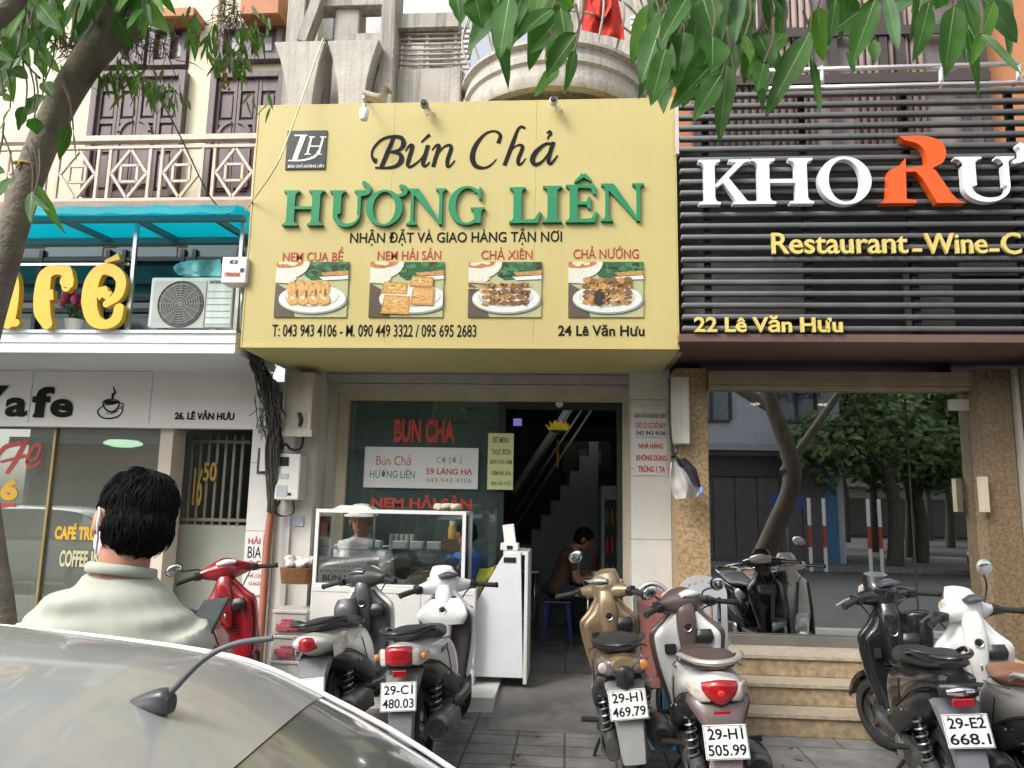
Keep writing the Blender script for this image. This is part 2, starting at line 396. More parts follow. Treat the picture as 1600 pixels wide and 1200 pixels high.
# shutter box and door frame
dz = Zp(760, 628, 7.3)
m_frame = M('cream_frame', (.52, .45, .33), .5, var=.12, scale=5, streak=.25, streakcol=(.33, .22, .12))
g = MB()
for k in range(3): g.box(xl1+.012, xr0-.002, 7.12+.05*k, 7.5, 2.83-.09*(k+1)+.006, 2.83-.09*k)
obj('shutter_box', g, M('shutter_steel', (.50, .48, .45), .45, .2, var=.1), rb)
g = MB()
xa, xb = Xp(545, 700, 7.3), Xp(972, 700, 7.3)
g.box(xa-.1, xa, 7.24, 7.34, FZ, dz+.09); g.box(xb, xb+.09, 7.24, 7.34, FZ, dz+.09); g.box(xa-.1, xb+.09, 7.235, 7.34, dz, dz+.088)
obj('door_frame', g, m_frame, rb, bevel=.006)
xd = Xp(786, 700, 7.3)
g = MB(); g.box(xd-.04, xd+.02, 7.26, 7.33, FZ, dz); g.box(xd+.02, xb, 7.27, 7.33, dz-.07, dz); g.box(xb-.05, xb, 7.27, 7.33, FZ, dz-.07)
obj('inner_frame', g, M('dark_green_frame', (.02, .032, .028), .45), rb, bevel=.004)
g = MB(); g.box(xa+.002, xd-.042, 7.29, 7.298, FZ, dz-.002); obj('shop_window', g, glass('shop_glass', (.66, .80, .78), .06, haze=.24, hazecol=(.22, .30, .30)), rb)
g = MB(); g.lathe([(0, .0), (.035, .0), (.035, .006), (.022, .006), (.02, .002), (0, .002)], (Xp(874, 631, 7.26), 7.262, Zp(874, 631, 7.26)), 'y', 16); obj('door_emblem', g, m_white, rb)
# interior shell
m_teal = M('teal_grey_interior', (.10, .135, .14), .6, var=.15, scale=2)
m_int = M('dim_interior', (.15, .165, .175), .7, var=.12, scale=2)
g = MB(); g.box(-2.42, -2.32, 7.61, 12.5, 0, 3.0); obj('interior_side_wall', g, m_teal, rb)
g = MB(); g.box(.93, 1.03, 7.61, 12.5, 0, 3.0); obj('interior_side_wall', g, m_int, rb)
g = MB(); g.box(-2.42, 1.03, 12.5, 12.6, 0, 3.0); obj('interior_back_wall', g, m_int, rb)
g = MB(); g.box(-2.31, .92, 7.61, 12.49, 2.82, 2.95); ceil = obj('interior_ceiling', g, m_int, rb)
m_lamp = M('lamp_glow', (1, 1, 1), .4, var=0, emit=((1, .96, .88), 9))
for px, py in ((838, 647), (938, 650), (890, 640)):
    p = P(px, py, 9.5); g = MB(); g.lathe([(0, 0), (.05, 0), (.06, .012), (.06, .03)], (p.x, 9.6, 2.79), 'z', 14); obj('downlight', g, m_lamp, ceil)
# staircase rising to the right, seen through the door
st = MB()
sx, sz = Xp(806, 835, 10), .1
n = 9; ax, bx = Xp(800, 850, 10), Xp(935, 720, 10); az, bz = Zp(800, 900, 10), Zp(935, 690, 10)
for k in range(n):
    xx0 = ax+(bx-ax)*k/n; zz = az+(bz-az)*(k+1)/n
    st.box(xx0, xx0+(bx-ax)/n-.001, 10, 10.9, .101, zz)
stairs = obj('staircase', st, M('stair_plaster', (.24, .26, .27), .6), rb)
g = MB()
for off in (.55, .75, .95): g.tube([(ax, 9.97, az+off), (bx, 9.97, bz+off)], .016, 6)
g.bar((ax, 9.97, az+1.05), (bx, 9.97, bz+1.05), .05, .07)
obj('handrail', g, M('rail_grey', (.2, .21, .21), .5), stairs)
g = MB(); a = rect(880, 690, 955, 738, 10.6); g.box(a[0], a[1], 10.55, 10.7, a[2], a[3]); sh = obj('wall_cabinet', g, M('cabinet_dark', (.05, .06, .06), .4), rb, bevel=.01)
g = MB(); a = rect(905, 703, 940, 727, 10.53); g.box(a[0], a[1], 10.53, 10.549, a[2], a[3]); obj('cabinet_glass', g, M('dim_print', (.3, .32, .3), .4), sh)
# upper floor, weathered concrete
YU = 6.9
g = MB()
zb = 2.905
g.box(-2.67, -1.2, YU+.6, YU+.8, zb, 9.0); g.box(-1.2, .93, YU+.62, YU+.8, zb, 5.15); g.box(-1.2, .93, YU+.62, YU+.8, 7.4, 9.0); g.box(-.32, .93, YU+.62, YU+.8, 5.15, 7.4)
uw = obj('upper_wall', g, m_conc, rb)
g = MB(); g.box(-2.67, .93, 6.2, 7.5, 2.76, 2.9); obj('first_floor_slab', g, m_conc, rb)
g = MB(); z5 = Zp(560, 170, 6.7); g.box(-2.66, .9, 6.55, 7.5, z5-.35, z5-.08); ub = obj('balcony_floor', g, m_conc, rb)
def flare(pl, pr, pt, bl, br, pb, Y, dep):       # tapered concrete baluster panel with curved flanks
    zt, zbm = Zp((pl+pr)/2, pt, Y), Zp((bl+br)/2, pb, Y); tl, tr = Xp(pl, pt, Y), Xp(pr, pt, Y); wl, wr = Xp(bl, pb, Y), Xp(br, pb, Y)
    L = []; Rr = []
    for i in range(11):
        t = i/10; e = (1-t)**1.9; z = zt+(zbm-zt)*t
        L.append((wl+(tl-wl)*e, z)); Rr.append((wr+(tr-wr)*e, z))
    m = MB(); m.poly(L+Rr[::-1], Y, dep); return m
for q in ((428, 509, 64, 447, 487, 172), (511, 593, 62, 528, 568, 170)):
    obj('tapered_baluster', flare(*q, 6.45, .22), m_conc2, rb, bevel=.008)
def pbox(pl, pt, pr, pb, Y, dep, mb=None, mi=0):
    a = rect(pl, pt, pr, pb, Y); mb = mb or MB(); mb.box(a[0], a[1], Y, Y+dep, a[2], a[3], mi); return mb
for q in ((446, -60, 474, 175, 6.8, .25), (522, -60, 560, 175, 6.9, .25), (594, -60, 617, 170, 6.6, .3)):
    obj('concrete_post', pbox(*q), m_conc, rb, bevel=.01)
obj('sloping_strut', MB().bar(P(474, 70, 6.85), P(512, -30, 6.85), .1, .16), m_conc, rb)
obj('lintel_beam', pbox(470, -6, 622, 8, 6.85, .2), m_conc, rb)
obj('sill_beam', pbox(545, 52, 600, 66, 6.75, .2), m_conc, rb)
g = pbox(545, 8, 600, 52, 7.46, .03); obj('bright_pane', g, M('sky_white_panel', (.78, .78, .76), .8, var=.12, scale=9), rb)  # white panels stand in for the bright sky and room behind the openings
g = pbox(474, 10, 520, 62, 7.46, .03); obj('bright_pane', g, MATS['sky_white_panel'], rb)
g = MB(); g.box(*rect(618, 20, 716, 42, 6.7)[:2], 6.7, 6.95, *rect(618, 20, 716, 42, 6.7)[2:]); obj('beam', g, m_conc, rb)
obj('balcony_parapet', pbox(618, 106, 720, 178, 6.75, .2), m_conc, rb, bevel=.01)
g = MB()
for k in range(8):
    y = 46+k*8; a, b = P(618, y, 6.78), P(735, y-2, 6.78); g.tube([a, b], .012, 6)
for px in (640, 668, 712): g.bar(P(px, 42, 6.8), P(px, 108, 6.8), .03, .03)
obj('window_grille', g, m_conc2, rb)
g = pbox(620, 44, 735, 108, 7.3, .03); obj('bright_pane', g, MATS['sky_white_panel'], rb)
g = MB()
for q in ((662, 42, 690, 108), (695, 42, 706, 80), (628, 60, 640, 108)): pbox(*q, 7.2, .05, g)
obj('inner_post', g, m_conc, rb)
g = pbox(600, -40, 735, 20, 7.4, .03); obj('bright_pane', g, MATS['sky_white_panel'], rb)
# round balcony
Yr = 6.95; cx = Xp(866, 120, Yr-.55); rad = (Xp(1012, 140, Yr-.2)-Xp(722, 140, Yr-.2))/2
zt, zbm = Zp(866, 62, Yr-rad), Zp(866, 128, Yr-rad)
prof = [(rad-.11, zbm-.02), (rad-.02, zbm-.02), (rad, zbm+.02), (rad, zbm+.08), (rad-.03, zbm+.1), (rad-.03, zt-.2), (rad, zt-.18), (rad, zt-.12), (rad-.02, zt-.1), (rad-.02, zt-.05), (rad+.03, zt-.03), (rad+.03, zt), (rad-.1, zt)]
g = MB(); g.lathe(prof, (cx, Yr, 0), 'z', 40, 0, math.pi, 2*math.pi); g.lathe([(rad-.1, zt), (rad-.11, zbm-.02)], (cx, Yr, 0), 'z', 40, 0, math.pi, 2*math.pi)
obj('round_balcony', g, m_conc2, rb, smooth=True)
g = MB(); g.lathe([(0, zbm+.06), (rad-.112, zbm+.06), (rad-.112, zbm+.12), (0, zbm+.12)], (cx, Yr, 0), 'z', 40, 0, math.pi, 2*math.pi); obj('round_balcony_floor', g, m_conc, rb)
g = MB(); a = P(1000, 60, 6.9); g.box(cx-rad*1.02, cx+rad*1.02, Yr-.1, Yr+.5, zbm-.3, zbm-.02); obj('balcony_bracket', g, m_conc, rb)
# bars curving over the round balcony
g = MB()
for k in range(13):
    t = math.pi*(1.05+.9*k/12); q = Vector((cx+math.cos(t)*(rad-.05), Yr+math.sin(t)*(rad-.05), zt)); g.tube([q, q+Vector((math.cos(t)*.12, math.sin(t)*.12, .35)), q+Vector((0, 0, .8))], .011, 6)
for h in (.3, .55, .8):
    g.tube([(cx+math.cos(math.pi*(1.05+.9*k/12))*(rad-.03), Yr+math.sin(math.pi*(1.05+.9*k/12))*(rad-.03), zt+h) for k in range(13)], .011, 6)
obj('balcony_grille', g, m_conc2, rb)
g = MB(); g.tube([P(1003, 165, 6.75), P(1003, 60, 6.75), P(1018, 20, 6.75), P(1018, -60, 6.75)], .045, 10); obj('drain_pipe', g, m_conc2, rb)
g = MB(); pbox(985, 24, 1040, 90, 7.4, .03, g); obj('bright_pane', g, MATS['sky_white_panel'], rb)
g = MB()
for k in range(7): g.tube([P(985, 30+k*9, 7.35), P(1040, 30+k*9, 7.35)], .012, 6)
for px in (995, 1008, 1028): g.tube([P(px, 24, 7.34), P(px, 90, 7.34)], .012, 6)
obj('window_grille', g, m_conc, rb)
# red cloth over the round balcony's rim
rc = MB(); random.seed(3)
def cloth(cols, rows, f, mi=0):
    vs = [f(i/(cols-1), j/(rows-1)) for j in range(rows) for i in range(cols)]
    fs = [(j*cols+i, j*cols+i+1, (j+1)*cols+i+1, (j+1)*cols+i) for j in range(rows-1) for i in range(cols-1)]
    return vs, fs
def solid(vs, fs, th):
    n = len(vs); vs = [Vector(v) for v in vs]; nn = [Vector((0,0,0)) for _ in vs]
    for f in fs:
        a = (vs[f[1]]-vs[f[0]]).cross(vs[f[2]]-vs[f[0]])
        for i in f: nn[i] += a
    ed = {}
    for f in fs:
        for i in range(len(f)): ed[(f[i], f[(i+1) % len(f)])] = 1
    v2 = vs+[v+(q.normalized()*th if q.length else q) for v, q in zip(vs, nn)]
    f2 = list(fs)+[tuple(i+n for i in f[::-1]) for f in fs]+[(b, a, a+n, b+n) for a, b in ed if (b, a) not in ed]
    return v2, f2
def drape(poly_l, poly_r, rows, cols, Y, amp, fr, th=.006):
    def f(u, v):
        k = v*(len(poly_l)-1); i = min(int(k), len(poly_l)-2); t = k-i
        l = Vector((*poly_l[i], 0)).lerp(Vector((*poly_l[i+1], 0)), t); r = Vector((*poly_r[i], 0)).lerp(Vector((*poly_r[i+1], 0)), t)
        q = l.lerp(r, u); yy = Y+amp*math.sin(u*fr+v*2)+amp*.8*noise.noise(Vector((u*4, v*3, Y)))
        return P(q.x, q.y, yy)
    return solid(*cloth(cols, rows, f), th)
rc.add(*drape([(912, -20), (909, 30), (908, 46)], [(962, -20), (975, 45), (975, 62)], 14, 22, 6.2, .04, 14), 0, True)
rc.add(*drape([(925, -15), (922, 5), (930, 22)], [(952, -15), (956, 8), (946, 26)], 8, 14, 6.12, .03, 9), 0, True)
obj('red_cloth', rc, M('red_fabric', (.55, .035, .02), .8, var=.25, scale=12), None, label='red cloth bundle hung over the rim of the round concrete balcony', cat='cloth')

# ================================================================ cream building with the cafe
cb = thing('cafe_building', 'cream building with purple brown shutters above and a cafe with a white fascia below', 'building', (-4.5, 7.0, 0))
YC = 7.3
g = MB(); wz = 4.1
S = dict(door1=(136, 112, 283, 306), door2=(322, 112, 440, 312), tr1=(232, 38, 292, 101), tr2=(340, 36, 440, 92))
g.box(-12, -2.67, YC, YC+.2, 3.9, 9.5); wall = obj('upper_wall', g, m_cream, cb)
g = MB(); pbox(292, -60, 330, 320, YC-.06, .058, g); obj('pilaster', g, m_cream, cb)
m_or = M('orange_trim', (.42, .16, .06), .6, var=.2)
for q in ((244, 11, 304, 26), (376, -30, 437, 22)): obj('trim_beam', pbox(*q, 7.0, .29), m_or, cb, bevel=.01)
def shutter_door(pl, pt, pr, pb, Y, leaves):
    x0, x1, z0, z1 = rect(pl, pt, pr, pb, Y); f = MB(); t = .07
    f.box(x0, x0+t, Y-.02, Y+.1, z0, z1); f.box(x1-t, x1, Y-.02, Y+.1, z0, z1); f.box(x0+t, x1-t, Y-.02, Y+.1, z1-t, z1)
    fr = obj('shutter_door', f, m_purplewood, cb, bevel=.005)
    lw = (x1-x0-2*t)/leaves; H = z1-t-z0
    for k in range(leaves):
        a = x0+t+k*lw+.004; b = a+lw-.008; m = MB(); m.box(a, b, Y+.05, Y+.08, z0, z1-t-.004)
        st_ = lw*.14
        for u, v in ((a, a+st_), (b-st_, b)): m.box(u, v, Y+.02, Y+.049, z0, z1-t-.004)
        for h0, h1 in ((0, .05), (.38, .44), (.62, .66), (.9, 1)): m.box(a+st_+.001, b-st_-.001, Y+.025, Y+.049, z0+H*h0, z0+H*h1-.004)
        if k in (leaves//2, leaves//2-1) and leaves > 1:   # arched raised panel towards the middle
            ca = b-st_ if k == leaves//2-1 else a+st_; sg = -1 if k == leaves//2-1 else 1
            rad_ = lw*.62; pts = [(ca, z0+H*.1), (ca+sg*rad_, z0+H*.1)]+[(ca+sg*rad_*math.cos(i*math.pi/16), z0+H*.5+rad_*1.3*math.sin(i*math.pi/16)) for i in range(9)]
            m.poly(pts if sg > 0 else pts[::-1], Y+.012, .01)
            m.stroke([(ca+sg*rad_, z0+H*.1), (ca+sg*rad_, z0+H*.5)]+[(ca+sg*rad_*math.cos(i*math.pi/12), z0+H*.5+rad_*1.3*math.sin(i*math.pi/12)) for i in range(1, 7)], .035, Y-.004, .02)
        for h0, h1 in ((.08, .35), (.46, .6), (.68, .87)): m.rbox(a+st_*1.5, b-st_*1.5, Y+.032, Y+.049, z0+H*h0, z0+H*h1, .01)
        obj('shutter_leaf', m, m_purplewood, fr)
    return fr
shutter_door(*S['door1'], YC-.13, 4); shutter_door(*S['door2'], YC-.13, 3)
for q in (S['tr1'], S['tr2'], (150, 40, 226, 101)):
    x0, x1, z0, z1 = rect(*q, YC-.1); f = MB(); t = .06
    f.box(x0, x0+t, YC-.1, YC-.001, z0, z1); f.box(x1-t, x1, YC-.1, YC-.001, z0, z1); f.box(x0+t, x1-t, YC-.1, YC-.001, z0, z0+t); f.box(x0+t, x1-t, YC-.1, YC-.001, z1-t, z1)
    f.box(x0+t, x1-t, YC-.03, YC-.001, z0+t, z1-t); f.box((x0+x1)/2-.02, (x0+x1)/2+.02, YC-.09, YC-.031, z0+t, z1-t)
    tw = obj('transom_window', f, m_purplewood, cb)
    w_ = (x1-x0)/2
    for k in (0, 1): g = MB(); g.box(x0+k*w_+.13, x0+(k+1)*w_-.13, YC-.04, YC-.0305, z0+.13, z1-.13); obj('pane', g, M('grey_pane', (.3, .31, .32), .15), tw)
# balcony: slab and railing
xL = -8.0
YR = 6.8; zr0, zr1 = Zp(200, 318, YR), Zp(200, 214, YR); xR = Xp(402, 260, YR)
g = MB(); g.box(xL-1, xR+.1, YR-.08, YC, zr0-.1, zr0-.005); g.box(xL-1, xR+.1, YR-.14, YR-.081, zr0-.16, zr0-.05); obj('balcony_slab', g, M('brown_edge', (.34, .25, .20), .75, var=.2, streak=.3), cb)
m_rail = M('rail_cream', (.58, .46, .38), .5, var=.15, scale=8, streak=.2)
g = MB()
g.box(xL-1, xR, YR-.04, YR+.04, zr1-.055, zr1); g.box(xL-1, xR, YR-.02, YR+.02, zr1-.13, zr1-.1); g.box(xL-1, xR, YR-.02, YR+.02, zr0+.02, zr0+.05)
pit = (Xp(352, 260, YR)-Xp(270, 260, YR)); x = Xp(366, 265, YR); hh = (zr1-.13-zr0-.05)/2; zm = zr0+.05+hh
while x > xL+.4:
    for dx in (-pit/2+.06, pit/2-.06): g.box(x+dx-.014, x+dx+.014, YR-.015, YR+.015, zr0+.05, zr1-.1)
    dw = pit/2-.085
    c = [(x-dw, zm), (x, zm+hh), (x+dw, zm), (x, zm-hh)]
    for i in range(4):
        a, b = c[i], c[(i+1) % 4]; g.bar((a[0], YR, a[1]), (b[0], YR, b[1]), .026, .026, up=(0,1,0))
    s_ = .083
    for a, b in (((-s_, -s_), (s_, -s_)), ((s_, -s_), (s_, s_)), ((s_, s_), (-s_, s_)), ((-s_, s_), (-s_, -s_))): g.bar((x+a[0], YR, zm+a[1]), (x+b[0], YR, zm+b[1]), .024, .024, up=(0,1,0))
    x -= pit
obj('balcony_railing', g, m_rail, cb)
# turquoise translucent canopy over the ledge
m_turq = M('turquoise_sheet', (.02, .42, .48), .35, var=.15, scale=2, trans=.55, streak=.25, streakcol=(.015, .25, .3))
MATS['turquoise_sheet'].node_tree.nodes['Translucent BSDF'].inputs[0].default_value = (.03, .75, .85, 1)
zc = Zp(200, 344, 6.05); xcr = Xp(384, 350, 6.05)
g = MB()
ys = [(5.78, zc-.05), (5.86, zc+.05), (6.0, zc+.085), (6.3, zc+.09), (6.75, zc+.1)]
vs, fs = [], []
for i in range(41):
    x = xL+(xcr-xL)*i/40
    for y, z in ys: vs.append((x, y, z+.008*math.sin(i*2.2)))
for i in range(40):
    for j in range(4): fs.append((i*5+j, i*5+j+1, i*5+j+6, i*5+j+5))
g.add(*solid(vs, fs, .006), 0, True); obj('canopy_sheet', g, m_turq, cb)
m_railgrey = M('canopy_steel', (.22, .27, .28), .45, .3, var=.1)
g = MB(); g.box(xL, xcr, 6.02, 6.07, zc-.02, zc+.03); g.box(xL, xcr, 6.7, 6.75, zc+.02, zc+.08)
for px in (90, 205, 330): x = Xp(px, 350, 6.05); g.bar((x, 6.07, zc+.03), (x+.05, 6.72, zc+.06), .04, .05)
obj('canopy_frame', g, m_railgrey, cb)
zl = Zp(200, 516, 6.15)
g = MB(); 
for px in (212, 378): x = Xp(px, 430, 6.12); g.bar((x-.02, 6.12, zl), (x, 6.07, zc-.02), .03, .03)
g.bar((xL, 6.12, Zp(100, 413, 6.12)), (Xp(203, 413, 6.12), 6.12, Zp(203, 413, 6.12)), .02, .02)
obj('canopy_post', g, m_steel, cb)
# ledge / fascia
zf0, zf1 = Zp(180, 551, 6.1), Zp(180, 517, 6.1); xf = Xp(368, 530, 6.1)
g = MB(); g.box(xL-2, xf, 6.1, 7.0, zf0, zf1); g.box(xL-2, xf+.004, 6.085, 6.099, zf1-.02, zf1+.006); g.box(xL-2, xf+.004, 6.085, 6.099, zf0-.004, zf0+.012); g.box(xL-2, xf+.002, 6.09, 6.0995, zf0+.085, zf0+.09)
obj('white_fascia', g, M('white_cladding', (.70, .74, .75), .4, var=.05, scale=3), cb)
# recessed teal glazing behind the ledge
g = MB(); g.box(xL, -2.68, 7.05, 7.25, zf1+.001, zc+.1)
tg = obj('upper_glazing', g, M('teal_glass_wall', (.018, .065, .07), .12, var=.3, scale=1.2), cb)
g = MB()
for px in (0, 60, 165, 190, 282, 300, 370): x = Xp(px, 430, 7.0); g.box(x-.02, x+.02, 7.0, 7.049, zf1+.001, zc+.07)
for py in (404, 440, 466, 484): z = Zp(250, py, 7.0); g.box(xL, -2.7, 7.01, 7.048, z-.02, z+.02)
obj('glazing_bars', g, M('teal_frame', (.012, .03, .033), .4), tg)
g = MB()
for q in ((70, 386, 160, 401), (182, 386, 276, 401), (292, 376, 372, 420), (95, 450, 160, 474), (182, 446, 205, 470)): pbox(*q, 7.04, .009, g)
obj('paler_pane', g, M('teal_pane', (.06, .17, .19), .1), tg)  # panes in a paler teal than the glazing around them
# name board
YN = 6.98; zn0, zn1 = Zp(200, 668, YN), zf0-.004
g = MB(); g.box(xL-2, Xp(418, 620, YN), YN, 7.08, zn0+.03, zn1); g.box(xL-2, Xp(418, 620, YN), YN-.02, 7.08, zn0, zn0+.029)
nb = obj('name_board_panel', g, M('warm_white_board', (.76, .74, .70), .5, var=.05, scale=2), cb)
g = MB()
for px, py in ((48, 625), (236, 625)): x = Xp(px, py, YN); g.box(x-.002, x+.002, YN-.0025, YN-.0001, zn0+.03, zn1-.001)
z = Zp(150, 580, YN); g.box(xL, Xp(236, 580, YN), YN-.0024, YN-.0002, z-.002, z+.002)
obj('panel_seam', g, m_grey, nb)
# ground-floor glazing, column, interior
YG = 7.12
xg1 = Xp(252, 760, YG)
g = MB(); g.box(xL, xg1, YG, YG+.01, .35, zn0-.002); obj('cafe_window', g, glass('cafe_glass', (.80, .88, .82), .11, haze=.3, hazecol=(.42, .44, .37)), cb)
g = MB()
x = Xp(80, 760, YG); g.box(x-.012, x+.012, YG-.03, YG-.001, .35, zn0-.002)
obj('window_rail', g, M('brass_rail', (.35, .27, .13), .4, .6), cb)
g = MB(); x = Xp(70, 760, YG); g.box(x-.03, x+.02, YG+.011, YG+.06, .35, zn0-.002); obj('window_mullion', g, M('green_grey_mullion', (.3, .33, .29), .4), cb)
g = MB(); a = Xp(248, 760, 7.1); g.box(a, Xp(268, 760, 7.1), 7.05, 7.3, .0, zn0-.001); obj('window_jamb', g, M('cream_jamb', (.6, .53, .44), .6, var=.08), cb)
# corridor to the right of the window: grille gate above a low pale panel
g = MB(); a = rect(268, 820, 384, 1000, 7.36); g.box(a[0]-.06, a[1]+.3, 7.37, 7.4, 0, a[3]); obj('low_panel', g, M('pale_green_panel', (.36, .37, .31), .5, var=.06), cb)
g = MB()
for k in range(9): x = Xp(272+k*13, 740, 7.36); g.box(x-.012, x+.012, 7.36, 7.385, a[3], Zp(330, 680, 7.36))
for py in (690, 812): z = Zp(320, py, 7.34); g.box(Xp(262, py, 7.34), Xp(390, py, 7.34), 7.34, 7.359, z-.015, z+.015)
obj('folding_gate', g, M('gate_steel', (.22, .2, .17), .5, .3), cb)
g = MB(); ptext(g, '50', 318, 722, 338, 752, 7.33, depth=.006, bold=.02); ptext(g, '16', 302, 730, 316, 790, 7.33, depth=.006, bold=.02); obj('gate_number', g, M('mustard_paint', (.45, .30, .05), .6), cb)
xp0, xp1 = Xp(386, 800, 6.95), Xp(420, 700, 6.95)
g = MB(); g.box(xp0, xl0-.004, 6.95, 7.6, 0, zn0-.001); obj('tiled_pier', g, m_tile, cb)
g = MB(); pbox(402, 700, 418, 740, 6.935, .0145, g); pier = obj('brown_patch', g, M('brown_stone_band', (.06, .045, .04), .4), cb)
# cafe interior
m_ci = M('cafe_wall', (.36, .38, .32), .7, var=.1, scale=1.5)
g = MB(); g.box(xL-.1, xL, 7.3, 11, 0, 3); g.box(xL, -2.68, 11, 11.1, 0, 3); obj('cafe_back_wall', g, m_ci, cb)
g = MB(); g.box(xL, -2.68, 7.14, 11, 2.55, 2.65); cc = obj('cafe_ceiling', g, m_ci, cb)
g = MB(); g.box(Xp(262, 760, 7.3), Xp(262, 760, 7.3)+.1, 7.31, 11, 0, 2.54); obj('cafe_partition', g, m_ci, cb)
g = MB(); g.box(xL, -2.68, 7.14, 11, -.05, .12); obj('cafe_floor', g, M('cafe_floor_tile', (.2, .19, .17), .3), cb)
p = P(192, 699, 8.6); g = MB(); g.lathe([(0, -.05), (.1, -.045), (.2, -.02), (.21, .0), (.16, .03)], (p.x, 8.6, p.z+.05), 'z', 20); obj('ceiling_lamp', g, M('green_lamp', (.8, 1, .8), .4, var=0, emit=((.75, 1, .75), 2.0)), cc)
g = MB(); g.box(Xp(165, 760, 10), Xp(188, 760, 10), 9.9, 10.3, .12, 2.3); obj('cafe_column', g, M('mauve_column', (.30, .22, .22), .6), cb)
obj('cafe_poster', pbox(190, 715, 228, 740, 9.8, .02), M('poster_dark', (.1, .1, .1), .5), cb); obj('cafe_poster', pbox(60, 690, 120, 742, 9.6, .02), M('poster_red', (.35, .07, .07), .5), cb)
for q in ((128, 745, 144, 830, 9.2, .3), (70, 700, 108, 790, 10.4, .3)): obj('cafe_cabinet', pbox(*q), M('furniture_dark', (.05, .045, .04), .5), cb)
g = MB(); g.box(-7.2, Xp(150, 860, 7.9), 7.8, 8.4, .12, .95); obj('cafe_counter', g, M('counter_brown', (.07, .045, .035), .5), cb)

# ================================================================ restaurant on the right
lb = thing('stone_front_building', 'building with gold brown stone posts, large dark glass front and marble steps, orange wall above', 'building', (3.2, 6.5, 0))
m_cork = M('cork_stone', (.42, .295, .155), .5, var=.5, scale=42, bump=.3, bscale=80, streak=.12, streakcol=(.24, .15, .07))
m_stone = M('brown_stone', (.19, .135, .08), .5, var=.45, scale=38, bump=.25, bscale=70, streak=.3, streakcol=(.11, .07, .03))
YK = 6.5
xk0, xk1 = Xp(1052, 750, 6.6), Xp(1108, 750, 6.6)
zk = Zp(1300, 584, 6.55)
g = MB(); g.box(xr1+.003, xk1, 6.6, 7.1, 0, zk+.05); obj('cork_pillar', g, m_cork, lb, bevel=.006)
g = MB(); a = rect(1108, 586, 1532, 603, 6.55); g.box(xk1+.002, a[1]+.1, 6.5, 6.75, a[2], a[3]+.02); g.box(xk1+.002, a[1]+.1, 6.53, 6.75, a[2]-.035, a[2]-.002); obj('door_beam', g, M('gold_beam', (.33, .265, .17), .4, .2, var=.2, scale=4), lb)
zs = .44
xkr = Xp(1532, 800, 6.55)
g = MB(); g.box(xkr, xkr+.26, 6.45, 6.95, 0, zk+.03); obj('stone_post', g, m_stone, lb, bevel=.006)
g = MB(); g.box(xkr+.27, xkr+.30, 6.40, 6.9, 0, zk+.03); obj('steel_trim', g, m_alu, lb)
g = MB(); g.box(xkr+.31, xkr+3.5, 6.2, 6.9, 0, zk+.03); obj('stone_post', g, m_stone, lb, bevel=.006)
g = MB(); g.box(xk1+.002, xkr-.002, 6.62, 6.632, zs, a[2]-.037); obj('front_glass', g, glass('mirror_glass', (.42, .44, .43), .62), lb)
g = MB(); x = Xp(1425, 800, 6.62); g.box(x-.004, x+.004, 6.61, 6.619, zs, a[2]-.1); obj('glass_joint', g, m_dark, lb)
g = MB(); g.box(xk1+.004, xkr-.004, 6.55, 6.605, zs+.0, zs+.075); obj('glass_sill', g, M('sill_grey', (.13, .12, .11), .4, var=.2), lb)
g = MB(); b_ = rect(1484, 624, 1522, 641, 6.6); g.box(b_[0], b_[1], 6.6, 6.619, b_[2], b_[3]); obj('glass_clamp', g, m_alu, lb)
g = MB(); b_ = rect(1530, 745, 1540, 800, 6.43); g.box(b_[0], b_[1], 6.38, 6.449, b_[2], b_[3]); obj('door_handle', g, m_frame, lb)
# interior
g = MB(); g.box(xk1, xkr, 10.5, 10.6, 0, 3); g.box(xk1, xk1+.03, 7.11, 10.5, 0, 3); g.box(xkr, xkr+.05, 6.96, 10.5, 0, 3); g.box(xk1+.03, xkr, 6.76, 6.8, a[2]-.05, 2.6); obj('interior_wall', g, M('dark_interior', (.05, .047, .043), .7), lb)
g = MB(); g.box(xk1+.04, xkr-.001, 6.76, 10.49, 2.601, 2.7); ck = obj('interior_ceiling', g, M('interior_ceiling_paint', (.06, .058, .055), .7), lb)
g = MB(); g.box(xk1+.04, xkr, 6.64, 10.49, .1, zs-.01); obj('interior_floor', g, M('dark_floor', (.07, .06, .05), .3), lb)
for px in (1180, 1285): g = MB(); p = P(px, 619, 8.0); g.lathe([(0, 0), (.04, 0), (.05, .02)], (p.x, 8.0, 2.585), 'z', 12); obj('downlight', g, m_lamp, ck)
# steps
m_step = M('gold_marble', (.37, .285, .18), .4, var=.35, scale=22, bump=.12, streak=.25, streakcol=(.2, .12, .06))
m_nose = M('marble_tread', (.42, .355, .27), .35, var=.25, scale=24, bump=.05)
sxl, sxr = xr1+.02, xkr+.05
ys_ = (5.62, 5.86, 6.12); rz = zs/3
for k in range(3):
    g = MB(); g.box(sxl, sxr, ys_[k], 6.62, rz*k+.001, rz*(k+1)-.025, 0); g.box(sxl-.0, sxr, ys_[k]-.02, 6.62, rz*(k+1)-.024, rz*(k+1)-.001, 1); obj('marble_step', g, [m_step, m_nose], lb, bevel=.003)
# soffit under the louvre box
g = MB(); zsf = Zp(1300, 521, 5.78); zsb = zsf+.0
g.box(Xp(1062, 520, 5.78)+.0, 6.5, 5.80, 7.1, zsf-.06, zsf-.002)
obj('brown_soffit', g, M('brown_soffit_paint', (.15, .085, .07), .35, var=.12, scale=2), lb)
g = MB(); b_ = rect(1480, 556, 1508, 574, 6.4)
